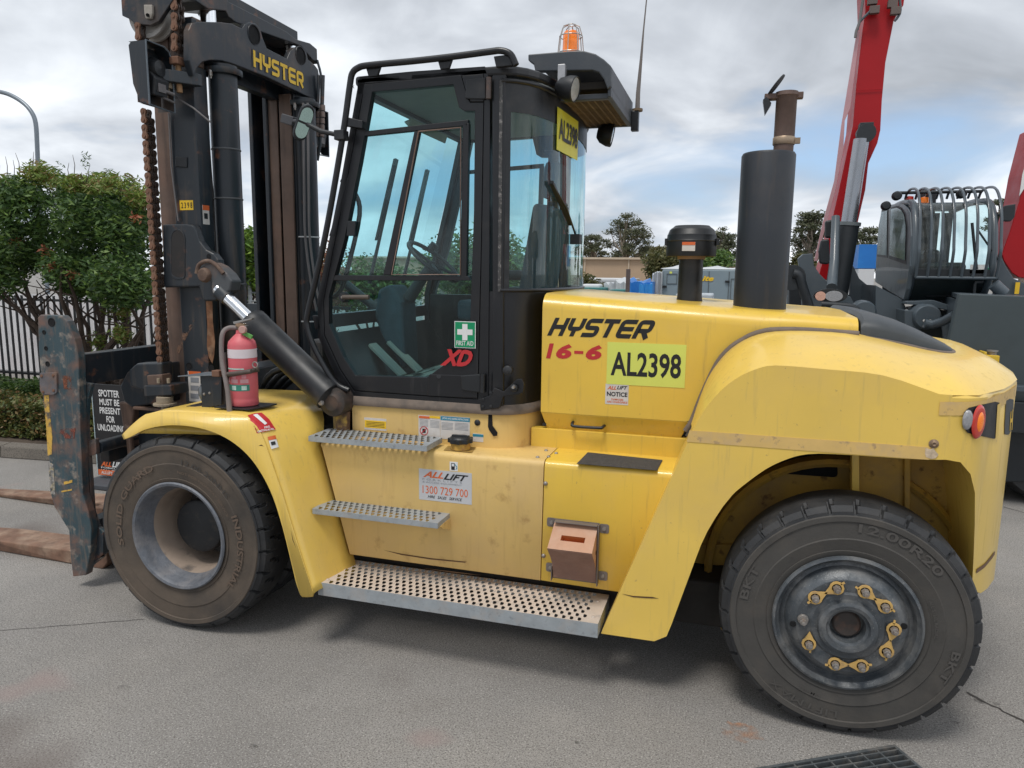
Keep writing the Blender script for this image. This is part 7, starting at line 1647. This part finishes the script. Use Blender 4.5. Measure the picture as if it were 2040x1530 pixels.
yard_box('wrapped_pallet','tall pallet load wrapped in cloudy plastic, left of the grey generator','pallet',1300,1319,544,20.7,2.0,WRAP,wob=.05)
yard_box('tarpaulin_load','bright blue tarpaulined load in front of the tan building, left of the generator','covered load',1247,1300,561,20,1.6,BLT,wob=.05)
yard_box('tarpaulin_load','smaller blue tarpaulin flap sagging against the plastic wrapped pallet','covered load',1273,1300,566,19.6,.35,mat('light_blue_tarpaulin',(.03,.24,.62),.45,var=.1,bump=.3,bs=4),wob=.03)
PST=thing('steel_post','brown square steel post standing before the blue tarpaulin','post',(S(1250,575,y=17).x,17,0)); xq=S(1250,575,y=17).x; boxp('post',(xq-.045,17,0),(xq+.045,17.09,zat(536,17,1250)),mat('brown_post',(.10,.075,.07),.7),PST)
WHT=mat('white_truck_body',(.62,.63,.64),.4,var=.04,vs=.8)
T,b_,x0,x1,z1=yard_box('covered_truck','long white trailer body partly hidden behind the bonnet','trailer',1160,1262,554,34,2.4,WHT)
boxp('rail',(x0,33.95,z1-.16),(x1,33.99,z1-.10),mat('trailer_rail',(.42,.44,.46),.4),b_,bevel=0); boxp('rail',(x0,33.95,z1-.5),(x1,33.99,z1-.45),mat('trailer_rail',(.4,.4,.4)),b_,bevel=0)
yard_box('wrapped_bale','white wrapped bale with a sloping top between the green bins','covered load',1203,1246,563,24,1.5,WRAP,wob=.10)
TEAL=mat('teal_bin',(.01,.14,.13),.5,var=.08)
yard_box('skip_bin','low dark teal bin beside the cab corner','bin',1158,1202,573,23,1.2,TEAL); yard_box('skip_bin','low dark teal bin in front of the white bale','bin',1215,1246,577,22,1.0,TEAL)
yard_box('white_box','white plastic crate stack standing on the left teal bin','crate',1160,1195,566,23.5,.6,WHT,bev=.05)
yard_box('pale_ramp','low pale trailer edge seen over the bonnet, below the generator badge','trailer',1346,1420,585.5,15,1.0,mat('pale_blue_grey',(.38,.42,.45),.5)) 
# ---- gum trees
def gum(label,u,vtop,vbot,y,wpx,n,seed,lm=LM3,size=.34,nb=34):
    r_=np.random.default_rng(seed); base=S(u,560,y=y); base=Vector((base.x,y,0)); T=thing('gum_tree',label,'tree',base,'gum trees behind the yard')
    ppx=y/FPX; H=S(u,vtop,y=y).z; tips=[];spec=[]
    zl=S(u,vbot,y=y).z
    for i in range(nb):
        f=r_.random(); z=zl+(H-zl)*f; w_=wpx*ppx*(.55+.45*math.sin(math.pi*min(1,f*1.05+.08))); a=r_.uniform(0,2*math.pi); rr=w_*math.sqrt(r_.random())*.95
        p=(base.x+rr*math.cos(a),y+rr*math.sin(a)*.8,z-.3); s_=r_.uniform(.05,.11)*wpx*ppx*2+.2; spec.append((p[0],p[1],p[2],s_*1.35,s_,s_*.6,s_**2)); tips.append(p)
    leaves('crown',blobs(spec,int(n*1.0),r_,.0),None,size*.78,lm,T,r_,.35)
    m_=MB(); top=Vector((base.x+r_.normal()*.3,y,H*.82)); tr=smooth_path([base,Vector((base.x+r_.normal()*.25,y,H*.3)),Vector((base.x+r_.normal()*.35,y,H*.55)),top],4); m_.tube(tr,[.28-.22*i/(len(tr)-1) for i in range(len(tr))],8)
    for t in tips:
        t=Vector(t); i=min(len(tr)-1,max(3,int(len(tr)*min(.95,(t.z/H)*.75)))); q=tr[i]; m_.tube([q,q.lerp(t,.5)+Vector((r_.normal()*.2,0,.25)),t],[.09,.06,.02],5)
    m_.build('trunk',GBARK,T,smooth=60); return T
gum('tallest gum tree with airy rounded crown above the tan building, right of the cab',1246,424,512,75,50,7000,1,nb=46)
gum('two-headed dark gum tree directly beside the rear glass of the cab',1180,464,515,72,36,5200,2,nb=32)
gum('low bushy gum tree filling in between the tallest one and the intake cap',1285,488,515,78,22,2400,3)
gum('olive gum tree rising behind the left side of the intake cap',1322,486,530,70,34,3600,4,lm=LM3b)
gum('broad dark gum tree between the intake cap and the muffler',1438,450,540,72,42,7500,5,nb=46)
gum('slender gum tree close against the left edge of the muffler',1475,490,540,76,18,3000,6)
gum('pale round-headed gum tree between the muffler and the red boom',1612,420,500,66,40,6500,7,nb=44)
gum('low dark wattle tree at the foot of the pale gum, behind the grey machine',1600,500,545,55,30,4800,8,lm=LM3b)
gum('gum tree standing between the red boom and the crane cab',1715,445,530,66,42,6000,9,nb=40)
gum('tall gum tree behind the right side of the crane cab',1995,384,470,60,34,6000,10,nb=40)
gum('gum tree half hidden behind the second red boom',2036,380,520,62,24,3500,11)
gum('feathery gum tree seen through the rear glass of the cab',1075,490,540,70,30,2500,12) 
b=S(780,600,y=40);b.z=0; gum('far gum tree seen through the cab door window',880,500,540,60,40,3500,13)
TB=thing('tarpaulin_load','tall bright blue covered load beside the crane cab, behind the grey machine','covered load',(S(1724,520,y=15).x,15.5,0)); x0=S(1711,500,y=15).x;x1=S(1748,500,y=15).x
boxp('cover',(x0,15,zat(535,15,1730)),(x1,16.2,zat(487,15,1730)),BLT,TB); boxp('load',(x0+.02,15,0),(x1-.02,16.2,zat(536,15,1730)),WHT,TB)
# ================================================================ RED MACHINE
CG=mat('machine_grey',(.062,.080,.095),.35,var=.06,vs=2,dirt=((.12,.13,.14),.25,5,.3,.5),coat=.15)
CGD=mat('machine_dark',(.016,.02,.024),.5,var=.1); RED=mat('boom_red',(.36,.006,.010),.42,var=.06,vs=1.5,spec=.3); REDP2=mat('boom_side_sheen',(.50,.28,.30),.35,var=.08,vs=2)
TEL=thing('telehandler','dark grey rotating telehandler with red raised boom and barred cab, parked behind the bonnet','telehandler',(1.9,9.4,0))
def tp2(name,px,mt,y,th,par=None,bevel=.006,**k): return MB().prism(Q(px,y=y),(0,th,0)).build(name,mt,par or TEL,bevel=bevel,**k)
BO=own(tp2('boom',[(1721,-80),(1724,20),(1716,80),(1706,170),(1699,251),(1686,310),(1675,361),(1660,430),(1648,490),(1632,545),(1638,556),(1665,560),(1690,540),(1709,443),(1716,412),(1724,378),(1730,325),(1748,285),(1754,259),(1757,200),(1764,125),(1781,39),(1800,10),(1812,-80)],RED,9.5,.55))
tp2('boom_side_strip',[(1707,62),(1713,62),(1694,215),(1683,240),(1680,300),(1664,380),(1640,470),(1628,520),(1622,520),(1640,440),(1662,360),(1676,250),(1682,215)],REDP2,9.47,.02,BO,.002)  # pale strip: light reflected by the boom's side, painted as colour
tp2('boom_side_strip',[(1705,80),(1708,80),(1686,212),(1683,212)],mat('yellow_edge',(.6,.6,.1),.5),9.48,.02,BO,0) 
boxp('weld_plate',S(1703,180,y=9.49)+Vector((0,-.008,-.006)),S(1758,178,y=9.49)+Vector((0,0,.0)),RED,BO,bevel=0)
lens('cylinder_mount',S(1723,268,y=9.3),(0,-1,0),(0,0,1),.10,.10,CGD,TEL,th=.12)
boxp('cylinder_mount',S(1709,254,y=9.45)+Vector((0,-.16,-.02)),S(1736,252,y=9.45)+Vector((0,0,.02)),CGD,TEL)
LC=own(MB().cyl(S(1716,278,y=9.25),S(1690,448,y=9.2),  .082,.082,24).build('lift_rod',CHROMED,TEL,smooth=50)); MB().cyl(S(1689,446,y=9.2),S(1664,596,y=9.15),.125,.125,28).build('lift_cylinder',CGD,TEL,smooth=40); MB().cyl(S(1690,443,y=9.2),S(1689,450,y=9.2),.135,.135,28).build('cylinder_collar',mat('collar_grey',(.14,.16,.17),.4),TEL,smooth=40)
tubep('hose',smooth_path(Q([(1722,-20),(1716,20),(1712,45),(1706,62),(1704,75)],y=9.42),3),.016,mat('grey_cable',(.15,.15,.15)),BO); tubep('hose',smooth_path(Q([(1744,12),(1728,28),(1712,45),(1708,60)],y=9.42),3),.014,CG,BO); tubep('hose',smooth_path(Q([(1790,-20),(1794,20),(1788,35),(1782,42)],y=9.42),3),.014,CG,BO)
for u,v in((1738,2),(1742,20),(1778,8),(1784,22)): c=S(u,v,y=9.42); MB().obox(c,((1,0,0),(0,1,0),(0,0,1)),(.05,.03,.04)).build('hose_clamp',mat('brown_clamp',(.12,.09,.08),.6),BO,bevel=.004)
# chassis plates
tp2('frame_arm',[(1590,515),(1600,506),(1619,505),(1622,530),(1633,546),(1655,568),(1695,592),(1715,630),(1715,660),(1600,660),(1596,560)],CG,8.9,.12)
tp2('frame_arm',[(1694,530),(1700,530),(1712,555),(1740,578),(1745,660),(1680,660),(1694,600)],CG,9.7,.12)
tp2('frame_body',[(1572,560),(1600,540),(1715,600),(1745,640),(1900,660),(1900,900),(1572,900)],CGD,9.85,1.2)
tp2('lower_body',[(1744,568),(1800,598),(1806,620),(1870,615),(1905,625),(1905,720),(1744,700)],CG,8.7,.9)
tp2('front_box',[(1802,618),(1832,620),(1836,660),(1802,660)],CG,8.3,.4)
for u,v,r_,d_ in((1848,632,.13,.35),(1722,622,.12,.2)): c=S(u,v,y=8.25); MB().lathe(c,(0,1,0),[(0,0),(r_*.85,0),(r_,.03),(r_,d_)],28).build('winch_drum',CG,TEL,smooth=40)
for u,v in((1841,639),(1853,639),(1841,650),(1853,650)): c=S(u,v,y=8.22); MB().lathe(c,(0,-1,0),[(0,.012),(.012,.01),(.013,0)],10).build('bolt',WHITED,TEL)
tubep('tie_rod',[S(1842,645,y=8.1),S(1858,647,y=8.1),S(1880,640,y=8.0),S(1901,628,y=7.9)],.045,CG,TEL)
tubep('frame_rod',[S(1884,645,y=8.2),S(1888,680,y=8.2)],.04,CG,TEL)
tubep('hose',smooth_path(Q([(1580,545),(1592,550),(1600,575),(1612,612)],y=8.7),4),.055,CGD,TEL); lens('hose_drum',S(1578,553,y=8.75),(0,-1,0),(0,0,1),.14,.14,CGD,TEL,th=.06)
tp2('box_grey',[(1560,588),(1590,588),(1590,615),(1560,615)],mat('pale_mesh',(.30,.36,.42),.6,var=.2,vs=60),10.2,.4)
# head lamp cluster
lc_=S(1653,589,y=8.3); lens('lamp_surround',lc_,(0,-1,0),(0,0,1),.165,.072,BLKP,TEL,th=.05)
lens('head_lamp',S(1661,590,y=8.24),(0,-1,0),(0,0,1),.085,.055,mat('clear_lens',(.5,.5,.5)),TEL,th=.02); lens('indicator_lamp',S(1634.5,590,y=8.24),(0,-1,0),(0,0,1),.052,.048,mat('peach_lens',(.62,.35,.26),.25,var=.15,vs=40,coat=.4),TEL,th=.02)
tubep('lamp_arm',[S(1665,432,y=8.9),S(1662,520,y=8.7),S(1657,572,y=8.4)],[.045,.05,.055],CG,TEL)
tubep('bumper_tube',smooth_path(Q([(1636,606),(1670,608),(1700,612),(1716,625)],y=8.2),3),.03,CGD,TEL)
for px in([(1644,440),(1658,437),(1664,440),(1664,474),(1644,474)],[(1636,478),(1652,476),(1654,524),(1648,527),(1633,525),(1631,500)]): tp2('mirror',px,CGD,8.95,.08,bevel=.02)
# cab
yc0=8.5; xcl=S(1812,520,y=yc0).x
def SX(px): return Q(px,x=xcl)
rear_y=10.2
sidep=[(1812,424),(1806,414),(1798,407),(1788,405),(1772,408),(1757,415),(1750,450),(1745,520),(1743,562),(1770,580),(1800,598),(1806,575),(1812,530),(1815,470)]
sp3=SX(sidep); CABO=own(MB().prism(sp3,(.045,0,0)).build('cab_side',CG,TEL,bevel=.012))
w1=[(1757,418),(1770,414),(1769,514),(1748,511),(1750,470)]; w2=[(1775,413),(1788,410),(1797,414),(1804,425),(1808,450),(1806,527),(1771,515)]
for w_ in(w1,w2):
    lp=[p+Vector((-.004,0,0)) for p in SX(w_)]; f_=own(MB().prism(lp,(.003,0,0)).build('window_frame',CGD,CABO)); 
    c=sum(lp,Vector())/len(lp); lp=[c+(p-c)*.90+Vector((-.006,0,0)) for p in lp]; link('side_window',mesh(lp,[tuple(range(len(lp)))]),mat('painted_reflection_window',(.20,.30,.33),.06,metal=.6,var=.5,vs=1.6,dirt=((.03,.05,.05),.5,.9,.4,.8)),f_)  # light and dark blotches in the pane colour imitate reflections
xcr=S(1985,520,y=yc0).x
# front of the cab: profile in y,z extruded across x
def zy(v,y,u=1900): return S(u,v,y=y).z
fz0=zy(600,yc0); fz1=zy(545,yc0,1830); fzt=zy(425,yc0,1830); ztopc=zy(402,9.2,1830)
yy_=[(yc0+.25,fz0),(yc0+.02,fz1),(yc0,fz1+.15),(yc0+.02,(fz1+fzt)/2),(yc0+.12,fzt-.05),(yc0+.30,fzt+.12),(yc0+.6,ztopc-.02),(yc0+1.0,ztopc),(rear_y,ztopc-.03)]
GL2=glass('machine_cab_glass',(.62,.80,.82),0,.25)
MB().grid([[Vector((x,y,z)) for y,z in yy_[1:7]] for x in(xcl+.05,xcr-.03)]).build('windscreen',GL2,CABO,smooth=60)
MB().grid([[Vector((x,y,z)) for y,z in yy_[5:]] for x in(xcl+.02,xcr-.0)]).build('cab_roof',CG,CABO)
MB().grid([[Vector((x,y,z+.0)) for y,z in yy_[:2]] for x in(xcl+.05,xcr-.03)]).build('lower_windscreen',mat('dark_glass',(.02,.028,.03),.08,var=.3,vs=3,spec=.6),CABO)
for x in (xcl+.045,xcr-.03):
    tubep('cab_pillar',smooth_path([Vector((x,y,z)) for y,z in yy_],3),.035,CG,CABO)
boxp('cab_crossbar',(xcl+.05,yc0-.02,fz1-.03),(xcr-.05,yc0+.05,fz1+.05),CGD,CABO)
boxp('cab_rear_wall',(xcl+.06,rear_y-.05,fz0),(xcr-.02,rear_y,fz1+.1),CG,CABO)
boxp('cab_rear_post',(xcl+.5,rear_y-.05,fz1+.1),(xcl+.62,rear_y,ztopc-.05),CG,CABO)
boxp('cab_rear_post',(xcr-.12,rear_y-.05,fz1+.1),(xcr-.02,rear_y,ztopc-.05),CG,CABO)
boxp('cab_floor',(xcl+.06,yc0+.27,fz0-.05),(xcr-.02,rear_y,fz0+.02),CGD,CABO)
MB().box((xcl+.45,9.2,fz0),(xcr-.5,9.7,fz0+.55)).box((xcl+.45,9.6,fz0+.5),(xcr-.5,9.75,fz0+1.25)).build('seat',CGD,CABO,bevel=.05)
boxp('dash',(xcl+.2,yc0+.2,fz1-.25),(xcr-.2,yc0+.45,fz1+.12),CGD,CABO,bevel=.04)
tp2('sill',[(1808,600),(1860,598),(1905,612),(1905,622),(1850,610),(1806,606)],CG,yc0-.05,.3)
xb=xcl+.06; nbar=8
for k in range(nbar):
    x=xb+(xcr-xcl-.06)*k/(nbar-1); off=.09
    pts=[Vector((x,yc0-.05,fz1-.04)),Vector((x,yc0-.10,fz1+.2)),Vector((x,yc0-.08,(fz1+fzt)/2)),Vector((x,yc0+.02,fzt+.03)),Vector((x,yc0+.22,fzt+.24)),Vector((x,yc0+.50,ztopc+.12)),Vector((x,yc0+.72,ztopc+.10)),Vector((x,yc0+.80,ztopc+.04))]
    tubep('guard_bar',smooth_path(pts,4),.014,CG,CABO,n=6)
tubep('guard_rail',[Vector((xb,yc0-.05,fz1-.04)),Vector((xcr,yc0-.05,fz1-.04))],.016,CG,CABO); tubep('guard_rail',[Vector((xb-.12,yc0+.70,ztopc+.10)),Vector((xcr,yc0+.70,ztopc+.10))],.018,CGD,CABO)
tubep('wiper',[Vector((xb+.55,yc0-.02,fz1+.05)),Vector((xcr-.25,yc0+.0,fzt-.1))],.014,CGD,CABO); tubep('wiper',[Vector((xb+.75,yc0-.02,fz1+.12)),Vector((xcr-.2,yc0+.0,fzt-.16))],.010,CGD,CABO)
c=S(1966,539,y=yc0-.01); lens('round_sticker',c,(0,-1,0),(0,0,1),.030,.030,GPRINT,CABO,th=.004); c=S(1947,537,y=yc0); boxp('sticker',c+Vector((-.07,-.02,-.04)),c+Vector((.06,-.015,.05)),WHITE,CABO,bevel=0)
for u,v,mt in((1811,399,REDL),(1841,401,ORNG)):
    c=S(u,v,y=9.3); MB().lathe(c+Vector((0,0,-.03)),(0,0,1),[(0,0),(.05,0),(.042,.07),(0,.08)],20).build('beacon',mt,CABO,smooth=40)
for u,v in((1765,410),(1787,390),(1916,386)):
    c=S(u,v,y=9.1); MB().lathe(c,(0,-1,0),[(0,.04),(.035,.038),(.05,.015),(.05,-.04),(0,-.05)],16).build('roof_lamp',CGD,CABO,smooth=40)
tubep('hand_rail',Q([(1940,590),(1942,566),(1945,562),(1958,562)],y=yc0+.02),.015,CGD,CABO)
tp2('white_seat_cover',[(1918,555),(1955,553),(1955,577),(1917,577)],mat('pale_cover',(.45,.5,.48),.6),yc0+.5,.1,CABO)
# wheels of the machine
for x,y in ((1.2,9.0),(3.3,9.0)):
    MB().lathe((x,y,.62),(1,0,0),[(.0,-.15),(.30,-.15),(.34,-.2),(.58,-.2),(.62,-.14),(.62,.14),(.58,.2),(0,.2)],40).build('wheel',RUB,TEL,smooth=40)
# ---- second machine: big grey counterweight and another red boom
T2=thing('telehandler','second telehandler at the right edge with a big flat dark grey end box','telehandler',(3.4,8.4,0))
def t2(name,px,mt,y,th,bevel=.008,par=None): return MB().prism(Q(px,y=y),(0,th,0)).build(name,mt,par or T2,bevel=bevel)
EB=own(t2('end_box',[(1912.6,585),(2120,593),(2120,860),(2030,860),(1868,800),(1891,679)],mat('end_box_grey',(.050,.066,.072),.45,var=.12,vs=1.3,dirt=((.035,.045,.05),.35,2,.3,.6)),7.5,.10,.01))
a=S(1912.6,585,y=7.5); b=S(2120,593,y=7.5)
MB().prism([a+Vector((.0,.10,-.005)),b+Vector((0,.10,-.005)),b+Vector((0,1.3,-.005)),a+Vector((.25,1.3,-.005))],(0,0,-.04)).build('box_top',CG,EB)
MB().prism([a+Vector((.02,.11,-.06)),a+Vector((.2,1.3,-.06)),a+Vector((.2,1.3,-1.2)),a+Vector((-.05,.11,-1.2))],(.03,0,0)).build('box_side',CG,EB)
CPm=mat('cap_yellow',(.65,.42,.03),.4)
c=S(1979,716,y=7.3); fcp=own(MB().box((c.x-.04,7.34,c.z-.09),(c.x+.06,7.49,c.z+.03)).box((c.x-.065,7.34,c.z-.06),(c.x-.041,7.49,c.z+.06)).build('filler_box',CPm,T2,bevel=.006)); MB().lathe((c.x+.02,7.41,c.z+.031),(0,0,1),[(0,.04),(.045,.04),(.045,.028),(.034,.024),(.034,0)],24).build('filler_cap',STEEL,fcp,smooth=40)
t2('chassis',[(1860,800),(2120,860),(2120,960),(1990,960),(1860,900)],CGD,7.7,1.8); 
xa=S(1945,800,y=7.9).x; MB().box((xa-.3,7.75,.25),(xa+1.6,9.5,1.0)).build('chassis',CGD,T2)
t2('step_plate',[(2010,768),(2120,774),(2120,786),(2010,780)],CG,7.35,.1); t2('step_plate',[(2010,800),(2120,808),(2120,870),(2012,862)],CGD,7.38,.1)
MB().lathe((3.0,7.75,.6),(0,1,0),[(.0,.02),(.28,.02),(.33,-.03),(.56,-.03),(.60,.05),(.60,.45),(0,.45)],44).build('wheel',RUB,T2,smooth=40)
B2=own(t2('boom',[(2066,250),(2041,345),(2031,400),(2011,464),(1996,506),(2000,520),(2016,544),(2030,553),(2100,560),(2100,250)],RED,9.2,.5)); t2('boom_panel',[(2058,280),(2037,348),(2031,390),(2070,330)],WHITE,9.19,.01,0,B2)
t2('frame_arm',[(1985,515),(1996,512),(2004,530),(2020,555),(2060,572),(2120,600),(1990,600)],CG,8.9,.2)
t2('mirror',[(2004,409),(2024,406),(2022,432),(2014,441),(1997,440),(1999,420)],CGD,8.6,.08); 
tubep('mirror_arm',smooth_path(Q([(1982,450),(1983,432),(1990,428),(2000,426)],y=8.65),3),.014,CGD,T2)
tubep('hose',Q([(1980,566),(2000,585)],y=8.4),.06,CG,T2); a=S(2026,574,y=8.85); boxp('small_label',a+Vector((-.02,-.01,-.06)),a+Vector((.02,0,.06)),YPRINT,T2,bevel=0)
